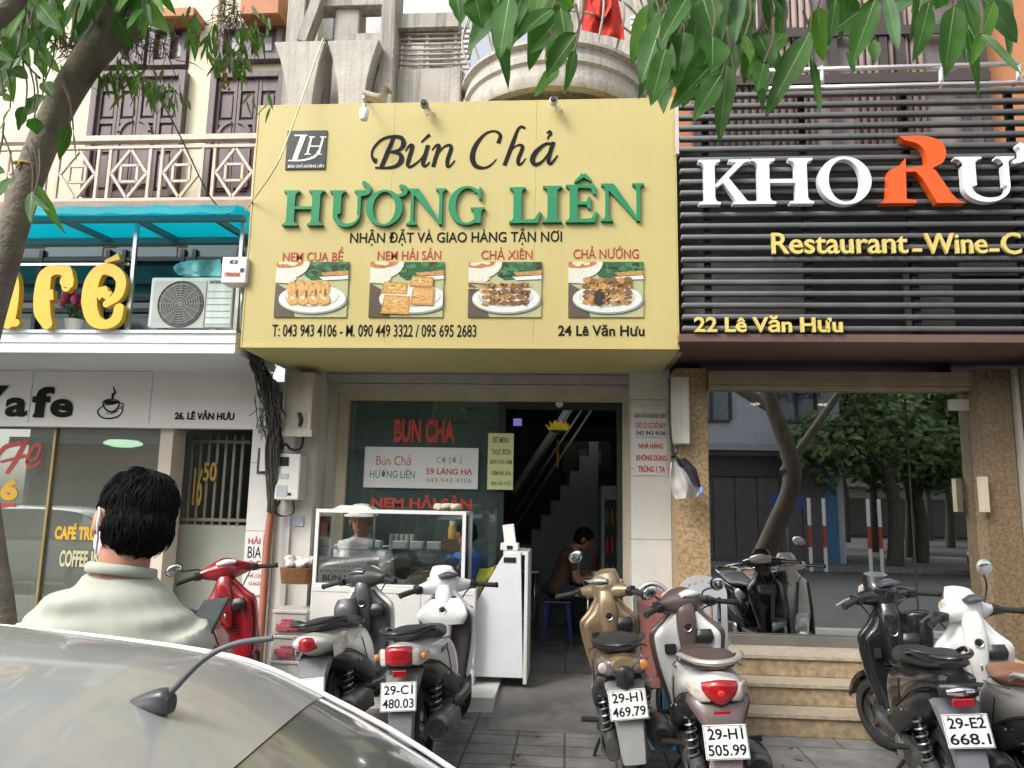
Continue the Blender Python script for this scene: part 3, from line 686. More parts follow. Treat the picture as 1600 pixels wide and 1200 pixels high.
# upper wall of the right building
g = MB(); g.box(.935, 6.8, 7.5, 7.7, zsf, 9.0); obj('upper_wall', g, M('orange_render', (.46, .19, .085), .8, var=.12, scale=2, bump=.15), lb)
g = MB(); xa_, xb_, za_, zb_ = rect(1080, -80, 1536, 236, 7.38); g.box(xa_, xb_, 7.4, 7.499, za_, zb_, 0)
uwn = obj('upper_window', g, M('dim_glass', (.17, .14, .135), .2, var=.3), lb)
g = MB()
for k in range(40):
    x = xa_+(xb_-xa_)*(k+.5)/40
    if not (.42 < (k+.5)/40 < .55 or (k+.5)/40 > .8): g.tube([(x, 7.37, za_), (x, 7.37, zb_)], .03, 6)
obj('curtain', g, M('taupe_curtain', (.26, .2, .18), .8, var=.2), uwn)
g = MB()
for px in (1090, 1192, 1300, 1378, 1404, 1500, 1532): x = Xp(px, 60, 7.33); g.box(x-.04, x+.04, 7.31, 7.345, za_, zb_)
for py in (48, 122): z = Zp(1360, py, 7.3); g.box(xa_, xb_, 7.29, 7.309, z-.05, z+.05)
obj('window_bars', g, M('dark_brown_frame', (.05, .035, .035), .5), uwn)
# ================================================================ lettering helpers
class Ink:
    """strokes of one sign; each lies a hair deeper than the last so that faces never coincide"""
    def __init__(s, Y, depth, mi=0): s.mb = MB(); s.Y = Y; s.d = depth; s.k = 0; s.mi = mi
    def nxt(s): s.k += 1; return s.Y+.0005*(s.k % 12)
    def px(s, pts, wd, Yp=None, rnd=False, n=None):         # stroke traced at pixel positions of the sign plane
        q = [P(a, b, s.Y) for a, b in pts]; k = s.Y/FPX
        wd = [x*k for x in wd] if hasattr(wd, '__len__') else wd*k
        s.mb.stroke([(v.x, v.z) for v in q], wd, s.nxt(), s.d, s.mi, n, rnd)
    def poly(s, loops): s.mb.poly(loops, s.nxt(), s.d, s.mi)
def arc(cx, cy, rx, ry, a0, a1, n=20): return [(cx+rx*math.cos(R(a0+(a1-a0)*i/n)), cy+ry*math.sin(R(a0+(a1-a0)*i/n))) for i in range(n+1)]
def stemp(x, w, y0=0, y1=1, sb=1, stp=1, sw=.5, sh=.045):   # bracketed serif stem outline
    e = w*sw; o = []
    o += [(x-w/2-e, y0), (x+w/2+e, y0), (x+w/2+e, y0+sh), (x+w/2+e*.35, y0+sh*1.5), (x+w/2, y0+sh*3)] if sb else [(x-w/2, y0), (x+w/2, y0)]
    o += [(x+w/2, y1-sh*3), (x+w/2+e*.35, y1-sh*1.5), (x+w/2+e, y1-sh), (x+w/2+e, y1), (x-w/2-e, y1), (x-w/2-e, y1-sh), (x-w/2-e*.35, y1-sh*1.5), (x-w/2, y1-sh*3)] if stp else [(x+w/2, y1), (x-w/2, y1)]
    if sb: o += [(x-w/2, y0+sh*3), (x-w/2-e*.35, y0+sh*1.5), (x-w/2-e, y0+sh)]
    return [o]
def serif(ch, th=.19, tn=.08):
    """a capital of height 1; returns (list of outlines with holes, width)"""
    s = .09
    if ch == 'H': return [stemp(.2, th), stemp(.8, th), [[(.2+th/2-.01, .46), (.8-th/2+.01, .46), (.8-th/2+.01, .46+tn), (.2+th/2-.01, .46+tn)]]], 1.0
    if ch == 'I': return [stemp(.2, th)], .4
    if ch == 'L': return [stemp(.2, th), [[(.2+th/2-.01, 0), (.68, 0), (.76, .3), (.7, .3), (.6, .11), (.2+th/2-.01, .08)]]], .76
    if ch == 'E': return [stemp(.2, th), [[(.2+th/2-.01, 0), (.7, 0), (.77, .28), (.71, .28), (.62, .11), (.2+th/2-.01, .08)]],
                          [[(.2+th/2-.01, .92), (.6, .9), (.66, .74), (.72, .74), (.7, 1), (.2+th/2-.01, 1)]], [[(.2+th/2-.01, .47), (.5, .47), (.54, .36), (.6, .36), (.6, .68), (.54, .68), (.5, .55), (.2+th/2-.01, .55)]]], .78
    if ch == 'N': return [stemp(.14, tn, sw=1.2), stemp(.86, tn, sb=0, sw=1.2), [[(.06, 1), (.06+th*1.25, 1), (.9, .0), (.9-th*.35, 0), (.1, .92)]]], 1.0
    if ch == 'O': return [[arc(.5, .5, .48, .515, 0, 360, 40)[:-1], arc(.5, .5, .48-th, .515-tn*.75, 360, 0, 40)[:-1]]], 1.0
    if ch == 'G':
        o = arc(.52, .5, .5, .515, 42, 322, 34); i = arc(.53, .5, .5-th, .515-tn*.75, 318, 48, 34)
        return [[o+i], stemp(.82, th*.95, .03, .44, 0, 1, .55), [[(.84, .66), (.9, .66), (.9, .98), (.86, .98), (.8, .86), (.8, .8)]]], 1.0
    if ch == 'U':
        a = [(.12, 1), (.12, .35)]+arc(.45, .33, .33, .345, 180, 360, 18)+[(.78, .35), (.78, 1), (.78-tn, 1), (.78-tn, .35)]+arc(.45+.04, .34, .29-tn*.5, .26, 0, -180, 18)+[(.12+th, .36), (.12+th, 1)]
        return [[a], stemp(.12+th/2, th, .8, 1, 0, 1), stemp(.78-tn/2, tn, .8, 1, 0, 1, 1.1)], .9
    if ch == 'K': return [stemp(.2, th), [[(.28, .42), (.68, .93), (.55, .955), (.55, 1), (.92, 1), (.92, .955), (.82, .93), (.46, .5), (.33, .38)]],
                          [[(.4, .55), (.52, .62), (.86, .07), (.98, .045), (.98, 0), (.6, 0), (.6, .04), (.66, .07)]]], 1.0
def place(ink, ch, px0, px1, ptop, pbot, skew=0):
    """put a capital into the pixel box of the sign plane"""
    Y = ink.Y; polys, wd = serif(ch)
    x0, x1 = Xp(px0, (ptop+pbot)/2, Y), Xp(px1, (ptop+pbot)/2, Y); z0, z1 = Zp((px0+px1)/2, pbot, Y), Zp((px0+px1)/2, ptop, Y)
    for loops in polys: ink.poly([[(x0+(a/wd)*(x1-x0)+skew*b*(z1-z0), z0+b*(z1-z0)) for a, b in l] for l in loops])

# ================================================================ the yellow sign
YS = 5.9
ys_ = thing('shop_sign', 'big yellow boxed sign with green HƯƠNG LIÊN lettering over the noodle shop door', 'sign', (-.88, YS, 2.75))
m_yel = M('yellow_sign_sheet', (.505, .425, .18), .42, var=.05, scale=1.0, spec=.3, bump=.06, bscale=1.6, streak=.10, streakcol=(.36, .28, .10))
m_yel2 = M('yellow_sign_return', (.52, .42, .16), .5, var=.05)
q = [P(404, 170, YS), P(1052, 151, YS), P(1060, 540, YS), P(380, 541, YS)]
xS0, xS1 = (q[0].x+q[3].x)/2, (q[1].x+q[2].x)/2; zS0, zS1 = (q[2].z+q[3].z)/2, (q[0].z+q[1].z)/2
xs = [xS0, xS0+.66*1.0, xS0+1.62, xS0+2.4, xS1]
g = MB()
xcuts = [xS0, Xp(616, 200, YS), Xp(838, 200, YS), xS1]
for a, b in zip(xcuts, xcuts[1:]): g.box(a+.0008, b-.0008, YS, YS+.02, zS0+.02, zS1)
obj('sign_face', g, m_yel, ys_)
g = MB(); g.box(xS0-.004, xS1+.004, YS-.004, YS+.03, zS0-.02, zS0+.019); g.box(xS0-.012, xS0-.001, YS-.004, YS+.6, zS0-.02, zS1+.01); g.box(xS1+.001, xS1+.012, YS-.004, YS+.6, zS0-.02, zS1+.01)
g.box(xS0, xS1, YS+.0, YS+.3, zS1+.001, zS1+.012); obj('sign_edge', g, m_yel2, ys_)
g = MB(); g.box(xS0, xS1, YS+.031, 6.99, zS0-.0199, zS0-.005); obj('sign_soffit', g, M('yellow_soffit', (.60, .55, .24), .35, var=.06, scale=1.5), ys_)
g = MB(); g.box(xS0+.01, xS1-.01, YS+.58, YS+.6, zS0+.02, zS1-.02); obj('sign_back', g, m_grey, ys_)
m_ink = M('black_letters', (.008, .008, .008), .6, var=0, spec=.15)
m_green = M('green_letters', (.0, .205, .075), .3, var=.08, scale=5)
# logo
lx0, lx1, lz0, lz1 = rect(448, 205, 510, 265, YS)
g = MB(); g.box(lx0, lx1, YS-.012, YS-.001, lz0, lz1, 0)
k = Ink(YS-.0185, .006, 1)
def z1_(zx, zy): return (380+zx/3.75, zy/3.75)
k.px([z1_(300, 793), z1_(375, 793)], 2.6, n=1); k.px([z1_(352, 795), z1_(300, 935)], [9, 8.4], n=2); k.px([z1_(262, 940), z1_(350, 938), z1_(420, 915), z1_(440, 880)], [2.2, 3, 4.5, 1.5])
k.px([z1_(400, 803), z1_(375, 900)], 3.6, n=1); k.px([z1_(468, 803), z1_(440, 905)], 3.6, n=1); k.px([z1_(385, 855), z1_(455, 855)], 2, n=1)
for a, b in ((385, 420), (450, 486)): k.px([z1_(a, 801), z1_(b, 801)], 1.8, n=1)
for a, b in ((358, 395), (424, 460)): k.px([z1_(a, 902), z1_(b, 902)], 1.8, n=1)
g.add(k.mb.v, k.mb.f, 1)
a = rect(450, 256, 506, 262, YS-.018); g.text('BÚN CHẢ HƯƠNG LIÊN', a[0], a[1], a[2], a[3], YS-.0185, .006, 1, bold=.01)
obj('logo_plate', g, [M('logo_black', (.012, .014, .012), .3, var=0), M('logo_white', (.75, .75, .72), .4, var=0)], ys_)
# script line
k = Ink(YS-.008, .007)
B = z1_
k.px([B(782, 940), B(768, 938), B(752, 905), B(765, 862), B(812, 815), B(872, 798), B(925, 806), B(938, 842), B(915, 875), B(862, 890)], [8, 7, 3, 3.4, 3.6, 4.5, 7, 8.5, 5, 2.6])
k.px([B(858, 888), B(915, 900), B(926, 935), B(896, 970), B(835, 982), B(772, 980)], [2.6, 6, 9, 6, 3.6, 3])
k.px([B(880, 805), B(845, 890), B(808, 978)], [5.5, 7.5, 7])
k.px([B(950, 882), B(972, 852), B(990, 856), B(970, 930), B(962, 965), B(982, 974), B(1035, 935), B(1072, 880)], [2, 4, 7, 7, 6, 4, 2.6, 2])
k.px([B(1082, 848), B(1062, 920), B(1052, 958), B(1066, 972), B(1092, 948)], [7, 7, 6.5, 4, 2]); k.px([B(1092, 786), B(1042, 832)], [6, 2.6], n=1)
k.px([B(1105, 878), B(1130, 850), B(1146, 858), B(1126, 925), B(1112, 976)], [2, 4, 7, 7, 6.5]); k.px([B(1122, 930), B(1165, 868), B(1203, 848), B(1218, 868), B(1198, 930), B(1196, 970), B(1212, 970), B(1240, 938)], [2, 3, 5, 7, 7, 6, 4, 2])
k.px([B(1494, 838), B(1506, 790), B(1470, 766), B(1415, 785), B(1362, 850), B(1342, 920), B(1362, 970), B(1410, 982), B(1450, 965), B(1484, 930)], [7, 6, 3.5, 4.5, 8, 9.5, 8, 4.5, 3.6, 2])
def C(zx, zy): return (780+zx/3.75, zy/3.75)
k.px([C(152, 752), C(132, 740), C(108, 760), C(78, 840), C(30, 968)], [4, 5, 5, 7.5, 7]); k.px([C(48, 905), C(92, 858), C(126, 848), C(136, 868), C(112, 930), C(114, 960), C(132, 956), C(156, 925)], [2, 3, 5, 7, 7, 6, 4, 2])
k.px([C(310, 842), C(270, 842), C(215, 888), C(194, 935), C(212, 962), C(255, 940), C(305, 870)], [4, 4, 7.5, 8.5, 6, 3, 2]); k.px([C(318, 830), C(295, 900), C(288, 945), C(305, 955), C(342, 908)], [6.5, 7, 6.5, 4, 2])
k.px([C(278, 778), C(296, 768), C(303, 782), C(288, 798), C(284, 814)], [2.4, 4, 4, 2.6, 2.6])
obj('script_lettering', k.mb, m_ink, ys_)
# green capitals
k = Ink(YS-.036, .034)
for ch, a, b, t, bo in (('H', 441, 506, 297, 352), ('U', 512, 571, 297, 353.5), ('O', 570, 630, 297, 352), ('N', 635, 697, 294, 350.5), ('G', 699, 757, 291, 350),
                        ('L', 795, 846, 292, 348), ('I', 847, 879, 290, 347), ('E', 883, 935, 288, 347), ('N', 939, 1007, 286, 345)):
    place(k, ch, a, b, t, bo)
k.px([(566, 304), (575, 300), (575, 291), (569, 286)], [5, 7, 8, 8], rnd=True); k.px([(622, 306), (632, 302), (633, 294), (627, 291)], [5, 7, 8, 8], rnd=True)
k.px([(898, 284), (912, 272.5)], [3, 8], n=1); k.px([(912, 272.5), (924, 282)], [8, 3], n=1)
obj('green_lettering', k.mb, m_green, ys_)
# smaller lines
g = MB(); ptext(g, 'NHẬN ĐẶT VÀ GIAO HÀNG TẬN NƠI', 547, 357, 878, 383, YS-.004, depth=.003, bold=.011); obj('slogan_lettering', g, m_ink, ys_)
m_red = M('red_letters', (.40, .03, .02), .4, var=.1, scale=30)
for t, q in (('NEM CUA BỂ', (442, 386, 536, 408)), ('NEM HẢI SẢN', (590, 387, 689, 406)), ('CHẢ XIÊN', (752, 386, 832, 405)), ('CHẢ NƯỚNG', (896, 384, 998, 404))):
    g = MB(); ptext(g, t, *q, YS-.004, depth=.003, bold=.004); obj('dish_name', g, m_red, ys_)
g = MB(); ptext(g, 'T: 043 943 4106 - M. 090 449 3322 / 095 695 2683', 425, 507, 744, 526, YS-.004, depth=.003, bold=.004); obj('phone_lettering', g, m_ink, ys_)
g = MB(); ptext(g, '24 Lê Văn Hưu', 872, 507, 1007, 525, YS-.004, depth=.003, bold=.02); obj('address_lettering', g, m_ink, ys_)
# food photographs: flat prints
PC = dict(bg=(.42, .42, .22), table=(.10, .07, .05), bowl=(.62, .62, .52), soup=(.45, .16, .07), leaf=(.02, .10, .035), leaf2=(.05, .2, .06), plate=(.66, .68, .62), rim=(.25, .3, .28), roll=(.62, .36, .12), roll2=(.50, .25, .07), dark=(.03, .022, .015), meat=(.22, .10, .03), meat2=(.36, .20, .06), pale=(.6, .6, .35))
PK = list(PC); pmats = [M('print_'+n, c, (.3), var=(.42 if n in ('roll', 'roll2', 'meat', 'meat2', 'leaf', 'leaf2', 'soup') else .1), scale=75) for n, c in PC.items()]
def food(pl, pt, pr, pb, kind, seed):
    x0, x1, z0, z1 = rect(pl, pt, pr, pb, YS); g = MB(); rnd = random.Random(seed); lay = [0]
    g.box(x0, x1, YS-.012, YS-.001, z0, z1, PK.index('bg'))
    def pl_(pts, c):
        lay[0] += 1; pts = [(min(1, max(0, a)), min(1, max(0, b))) for a, b in pts]
        cl = []
        for p in pts:
            if not cl or (abs(p[0]-cl[-1][0])+abs(p[1]-cl[-1][1])) > 1e-4: cl.append(p)
        if len(cl) < 3: return
        Yk = YS-.0122-.00022*lay[0]; vs = [(x0+a*(x1-x0), Yk, z0+b*(z1-z0)) for a, b in cl]
        tri = tessellate_polygon([[Vector((a, b, 0)) for a, b in cl]]); g.add(vs, [tuple(t) for t in tri], PK.index(c))
    def blob(cx, cy, rx, ry, c, rough=.12, n=22, rot=0):
        o = []
        for i in range(n):
            t = 2*math.pi*i/n; rr = 1+rough*(rnd.random()-.5)*2; a, b = rx*rr*math.cos(t), ry*rr*math.sin(t)
            o.append((cx+a*math.cos(rot)-b*math.sin(rot), cy+a*math.sin(rot)+b*math.cos(rot)))
        pl_(o, c)
    pl_([(0, 0), (.3, 0), (.16, .5), (0, .62)], 'table')
    pl_([(.36, 1), (1, 1), (1, .72), (.5, .66), (.4, .74)], 'leaf')
    for _ in range(26): blob(.45+.55*rnd.random(), .76+.22*rnd.random(), .05, .045, rnd.choice(['leaf2', 'dark', 'leaf2', 'leaf']), .5, 7)
    pl_([(.62, .8), (1, .84), (1, .76), (.66, .74)], 'roll2'); pl_([(.6, .72), (1, .75), (1, .68), (.66, .66)], 'plate')
    blob(.12, .98, .34, .3, 'bowl', 0); pl_([(0, .62), (0, .8), (.3, .7), (.22, .6)], 'bowl')
    blob(.13, 1.0, .25, .12, 'soup', .05)
    for _ in range(5): blob(.05+.2*rnd.random(), .95+.05*rnd.random(), .05, .03, 'pale', .3, 8)
    cx = .52 if kind != 'square' else .6
    blob(cx+.01, .30, .47, .25, 'rim', 0, 40); blob(cx, .33, .46, .25, 'plate', 0, 40); blob(cx, .36, .37, .18, 'rim', 0, 36); blob(cx, .37, .36, .175, 'plate', 0, 36)
    if kind == 'rolls':
        for i in range(5): blob(.24+.115*i, .50+.02*(i % 2), .065, .15, 'roll2', .05); blob(.235+.115*i, .52, .052, .13, 'roll', .1)
        for i in range(4): blob(.26+.145*i, .30, .085, .1, 'roll2', .05); blob(.255+.145*i, .315, .07, .085, 'roll', .1); blob(.25+.145*i, .34, .03, .03, 'pale', .3)
        for i in range(4): blob(.31+.13*i, .42, .012, .09, 'meat', .2, 8)
    elif kind == 'square':
        for a, b, c_, d in ((.16, .42, .52, .64), (.17, .06, .55, .40), (.54, .55, .86, .74), (.56, .22, .88, .54)):
            pl_([(a, b), (c_, b-.02), (c_+.01, d-.03), (a+.04, d)], 'roll2'); pl_([(a+.025, b+.03), (c_-.02, b+.01), (c_-.02, d-.06), (a+.05, d-.03)], 'roll')
            for _ in range(7): blob(a+.05+(c_-a-.1)*rnd.random(), b+.06+(d-b-.12)*rnd.random(), .03, .012, rnd.choice(['pale', 'roll2', 'meat2']), .4, 7)
    else:
        for r_ in range(4 if kind == 'skewer' else 5):
            for i in range(7): blob(.24+.09*i+.02*rnd.random(), .24+.1*r_+.02*rnd.random(), .06, .05, rnd.choice(['meat', 'meat2', 'roll2', 'meat']), .3, 9)
        for _ in range(40): blob(.22+.6*rnd.random(), .22+.4*rnd.random(), .03, .012, rnd.choice(['meat2', 'roll', 'dark', 'roll']), .5, 7, rnd.random()*3)
        if kind == 'skewer':
            for b in (.62, .5): pl_([(0, b+.02), (.3, b-.01), (.3, b-.03), (0, b)], 'roll')
        else: blob(.4, .34, .07, .14, 'dark', .3)
    obj('food_print', g, pmats, ys_, fix=False)
food(431, 410, 544, 496, 'rolls', 1); food(578, 410, 693, 496, 'square', 2); food(732, 410, 846, 496, 'skewer', 3); food(888, 410, 1005, 496, 'grill', 4)
# small fittings along the sign's top
def lampset(px, py, Y): return P(px, py, Y)
t = thing('bulb_lamp', 'white bulb lamp hanging from an arm over the top left of the yellow sign', 'lamp', P(569, 168, 5.7))
p = P(569, 178, 5.7); g = MB(); g.lathe([(0, -.055), (.03, -.052), (.038, -.02), (.038, .03), (.03, .045), (0, .047)], p, 'z', 16); obj('bulb', g, M('opal_plastic', (.8, .8, .78), .3, var=0), t, smooth=True)
g = MB(); g.lathe([(0, .045), (.02, .046), (.02, .085), (0, .087)], p, 'z', 12); g.tube([p+Vector((0, 0, .085)), p+Vector((-.01, .0, .16)), P(572, 158, 6.2)], .009, 6); obj('lamp_arm', g, m_alu, t)
g = MB(); a = P(568, 150, 5.95); b = P(622, 160, 6.3)
g.loft([(a.x, a.y, a.z+.02, .04, .03, 3), (a.x+.15, a.y+.05, a.z-.01, .07, .035, 3), (b.x-.05, a.y+.12, b.z+.0, .06, .03, 3), (b.x, a.y+.14, b.z-.02, .03, .02, 3)], 'x', 14)
obj('floodlight', g, M('aged_plastic', (.42, .38, .28), .5, var=.15), None, label='dusty beige floodlight lying above the sign beside the bulb lamp', cat='lamp', smooth=True)
def secam(px, py, lab, tilt):
    p = P(px, py, 5.8); t = thing('security_camera', lab, 'camera', p, 'security cameras above the sign')
    g = MB(); g.ell(p, .038, .045, .038, 16); obj('housing', g, m_white if tilt else M('grey_plastic', (.35, .35, .34), .4), t, smooth=True)
    g = MB(); g.lathe([(0, -.05), (.02, -.05), (.026, -.035), (.026, -.03)], p+Vector((0, 0, 0)), 'y', 14); obj('lens', g, m_black, t)
    g = MB(); g.tube([p+Vector((0, .02, .02)), p+Vector((0, .1, .03)), p+Vector((0, .2, -.02))], .014, 8); g.box(p.x-.03, p.x+.03, p.y+.2, p.y+.22, p.z-.06, p.z+.03); obj('bracket', g, m_white, t)
    g = MB(); g.tube([p+Vector((0, .0, -.03)), p+Vector((.02, .03, -.08)), p+Vector((.06, .08, -.03)), p+Vector((.1, .2, -.06))], .006, 6); obj('cable', g, m_white, t)
secam(663, 163, 'small grey security camera above the script words on the yellow sign', 0); secam(865, 158, 'small white security camera under the round balcony above the yellow sign', 1)

# ================================================================ louvred sign on the right
YL = 5.8
ls = thing('louvre_sign', 'black slatted screen with white and orange raised letters over the stone front', 'sign', (3.2, YL, 2.85))
zl0, zl1 = Zp(1300, 519, YL), Zp(1330, 140, YL); xL0, xL1 = Xp(1064, 350, YL), 6.4
m_louv = M('dark_louvre', (.115, .118, .122), .38, .3, var=.2, scale=3, streak=.3, streakcol=(.16, .155, .15))
NSL = 22
for k in range(NSL):
    z = zl0+.03+(zl1-zl0-.05)*k/(NSL-1); g = MB()
    g.rbox(xL0, xL1, YL, YL+.055, z-.02, z+.02, .012); obj('slat', g, m_louv, ls, smooth=True)
g = MB()
for px in (1101, 1253, 1414, 1580): x = Xp(px, 250, YL+.1); g.box(x-.025, x+.025, YL+.058, YL+.1, zl0, zl1)
for x in (4.3, 5.2): g.box(x-.025, x+.025, YL+.058, YL+.1, zl0, zl1)
obj('screen_post', g, m_black, ls)
g = MB(); zbk = Zp(1330, 236, YL+.35); g.box(xL0, xL1, YL+.35, YL+.4, zl0, zbk); obj('backing', g, M('screen_backing', (.03, .028, .03), .6, var=.4, scale=2), ls)
for q in ((1068, 402, 1256, 500), (1415, 420, 1490, 512), (1500, 410, 1600, 430)): obj('grey_infill', pbox(*q, YL+.3, .04), M('infill_grey', (.19, .18, .17), .6, var=.2), ls)
g = MB(); a = Xp(1070, 200, YL-.0); g.box(xL0-.03, xL0-.004, YL, YL+.06, Zp(1065, 240, YL), zl1-.1); obj('white_stile', g, m_alu, ls)
k = Ink(YL-.075, .06); 
for ch, a, b, t, bo in (('K', 1091, 1180, 249, 319), ('H', 1174, 1272, 247, 318), ('O', 1277, 1364, 245, 318)): place(k, ch, a, b, t, bo)
place(k, 'U', 1492, 1592, 244, 314)
k.px([(1586, 252), (1600, 246), (1601, 232), (1596, 226)], [7, 10, 11, 10], rnd=True)
obj('white_lettering', k.mb, M('white_acrylic', (.74, .76, .78), .25, var=.04), ls, bevel=0)
# big orange R: leg, bowl sweep and tail
k = Ink(YL-.085, .07)
def D(zx, zy): return (1180+zx/3.75, zy/3.75)
def ppoly(pts):
    q = [P(a, b, k.Y) for a, b in pts]; k.poly([[(v.x, v.z) for v in q]])
ppoly([D(735, 1190), D(775, 1165), D(785, 1000), D(860, 960), D(882, 925), D(888, 1165), D(945, 1172), D(948, 1188)][::-1])
def sweep(o): return [D(*p) for p in o]
top = catmull([Vector((a, b, 0)) for a, b in ((845, 797), (990, 795), (1085, 825), (1118, 880), (1105, 945), (1040, 985))], 30)
low = catmull([Vector((a, b, 0)) for a, b in ((1000, 985), (1005, 920), (985, 870), (945, 838), (875, 820))], 24)
ppoly([D(v.x, v.y) for v in list(top)+list(low)][::-1])
ppoly(sweep([(880, 985), (930, 980), (1000, 965), (1030, 945), (1040, 985), (1062, 1000), (1150, 1130), (1190, 1172), (1232, 1188), (1068, 1188), (985, 1050), (945, 1005), (885, 1005)])[::-1])
obj('orange_letter', k.mb, M('orange_acrylic', (.72, .10, .012), .22, var=.06), ls)
m_gold = M('pale_gold_letters', (.66, .53, .16), .3, var=.08)
g = MB(); ptext(g, 'Restaurant', 1206, 363, 1419, 396, YL-.03, depth=.025, bold=.012); ptext(g, '-', 1427, 388, 1441, 393, YL-.03, depth=.025); ptext(g, 'Wine', 1445, 364, 1543, 396, YL-.03, depth=.025, bold=.012); ptext(g, '-', 1547, 388, 1562, 393, YL-.03, depth=.025); ptext(g, 'C', 1566, 363, 1596, 397, YL-.03, depth=.025, bold=.012)
obj('gold_lettering', g, m_gold, ls)
g = MB(); ptext(g, '22 Lê Văn Hưu', 1085, 493, 1317, 519, YL-.03, depth=.025, bold=.022); obj('address_lettering', g, m_gold, ls)
# metal rail above the screen
g = MB(); Yr_ = 5.95
for a, b in (((1200, 111), (1592, 100)), ((1196, 139), (1660, 128))): g.tube([P(*a, Yr_), P(*b, Yr_)], .022, 8)
for px in (1284, 1470): g.tube([P(px, 104, Yr_), P(px, 140, Yr_)], .02, 8)
g.tube([P(1592, 100, Yr_), P(1590, 132, Yr_+.0)], .02, 8); g.tube([P(1584, 132, Yr_), P(1605, 110, Yr_+.3)], .02, 8)
obj('steel_rail', g, M('pale_metal', (.66, .64, .6), .25, .6), lb)

# ================================================================ cafe lettering
cs = thing('raised_lettering', 'fat rounded yellow Café letters standing on the white ledge under the canopy', 'sign', (-4.6, 6.05, zf1))
k = Ink(6.03, .06); 
def E5(zx, zy): return (zx/3.75, 300+zy/3.75)
k.px([E5(-60, 560), E5(0, 490), E5(60, 480), E5(82, 560), E5(72, 700), E5(45, 770)], [18, 20, 19, 18, 16, 18], rnd=True)
k.px([E5(-100, 700), E5(-40, 740), E5(40, 660)], [18, 18, 14], rnd=True); k.px([E5(20, 772), E5(90, 765)], [12, 13], n=2, rnd=True)
# f
k.px([E5(405, 540), E5(385, 465), E5(320, 455), E5(262, 490), E5(244, 600), E5(246, 700), E5(272, 770)], [14, 20, 17, 24, 29, 29, 19], rnd=True)
k.px([E5(390, 520), E5(385, 556)], [25, 16], n=2, rnd=True); k.px([E5(250, 610), E5(310, 600)], [20, 18], n=2)
# e
k.px([E5(620, 655), E5(690, 600), E5(705, 510), E5(650, 455), E5(580, 460), E5(535, 530), E5(520, 640), E5(545, 740), E5(610, 775), E5(675, 745), E5(695, 680)], [12, 17, 18, 20, 20, 26, 27, 24, 15, 18, 17], rnd=True)
k.px([E5(560, 600), E5(625, 560)], [24, 8], n=2); k.px([E5(560, 570), E5(640, 610)], [10, 16], n=2)
k.px([E5(612, 408), E5(695, 375)], [5, 12], n=1)
obj('yellow_lettering', k.mb, M('yellow_acrylic', (.72, .44, .03), .35, var=.06), cs)
nbs = thing('name_sign', 'black Cafe lettering with a steaming cup emblem on the long white board', 'sign', (-4.3, YN, 2.2))
g = MB(); ptext(g, 'Z', -42, 602, 10, 655, YN-.012, depth=.01, bold=.03, shear=.25)
ptext(g, 'a', 8, 621, 42, 651, YN-.012, depth=.01, bold=.028); ptext(g, 'f', 50, 604, 82, 652, YN-.012, depth=.01, bold=.035); ptext(g, 'e', 78, 623, 113, 652, YN-.012, depth=.01, bold=.03)
g.box(*rect(51, 647, 66, 652, YN-.0128)[:2], YN-.0128, YN-.003, *rect(51, 647, 66, 652, YN-.0128)[2:])
obj('black_lettering', g, m_ink, nbs)
k = Ink(YN-.009, .008)
def F5(zx, zy): return (zx/3.75, 560+zy/3.75)
cup = [F5(600, 262), F5(612, 292), F5(640, 312), F5(668, 308), F5(690, 285), F5(697, 256)]
k.px(cup, [1.2, 1.8, 2.6, 2.4, 1.8, 1.2]); k.px([F5(598, 258), F5(622, 242), F5(660, 240), F5(696, 252), F5(660, 268), F5(622, 270), F5(600, 262)], 1.2)
q = [P(*F5(*a), k.Y) for a in ((604, 252), (640, 242), (690, 250), (672, 266), (620, 268))]; k.poly([[(v.x, v.z) for v in q][::-1]])
k.px([F5(598, 278), F5(570, 310), F5(590, 342), F5(640, 352), F5(695, 335), F5(717, 300), F5(705, 282)], [1, 1.6, 2, 2.4, 1.6, 1.2, 1]); k.px([F5(698, 262), F5(720, 265), F5(712, 290), F5(688, 292)], 1.2)
k.px([F5(615, 318), F5(650, 324), F5(690, 305)], .8); k.px([F5(656, 236), F5(660, 210), F5(672, 200), F5(664, 175), F5(664, 162)], [3.2, 4, 3, 1.6, .5])
obj('cup_emblem', k.mb, m_ink, nbs)
g = MB(); ptext(g, '26. LÊ VĂN HƯU', 273, 641, 366, 656, YN-.006, depth=.004, bold=.03); obj('address_lettering', g, m_ink, nbs)
# vinyl lettering on the cafe window
YV = YG-.004
m_vred = M('red_vinyl', (.5, .06, .03), .5, var=.1); m_vyel = M('yellow_vinyl', (.72, .42, .03), .5, var=.06)
cw = thing('window_lettering', 'red and yellow cafe lettering stuck on the left window glass', 'sticker', P(40, 800, YV))
k = Ink(YV, .002); 
k.px([(-14, 730), (6, 700), (34, 692)], [4, 8, 8]); k.px([(10, 740), (26, 716), (40, 690), (44, 686)], [6, 9, 8, 4]); k.px([(0, 722), (40, 712)], [4, 6]); k.px([(40, 722), (56, 716), (62, 696), (50, 700), (42, 720), (48, 730), (64, 720)], [3, 4, 5, 6, 6, 5, 3])
obj('red_script', k.mb, m_vred, cw)
g = MB(); ptext(g, '6', 1, 748, 28, 782, YV, depth=.002, bold=.06); obj('yellow_number', g, m_vyel, cw)
g = MB(); g.box(*rect(-10, 786, 24, 792, YV)[:2], YV, YV+.002, *rect(-10, 786, 24, 792, YV)[2:]); obj('red_strip', g, m_vred, cw)
cw2 = thing('window_lettering', 'yellow CAFÉ and COFFEE lettering low on the window glass beside the man', 'sticker', P(120, 870, YV))
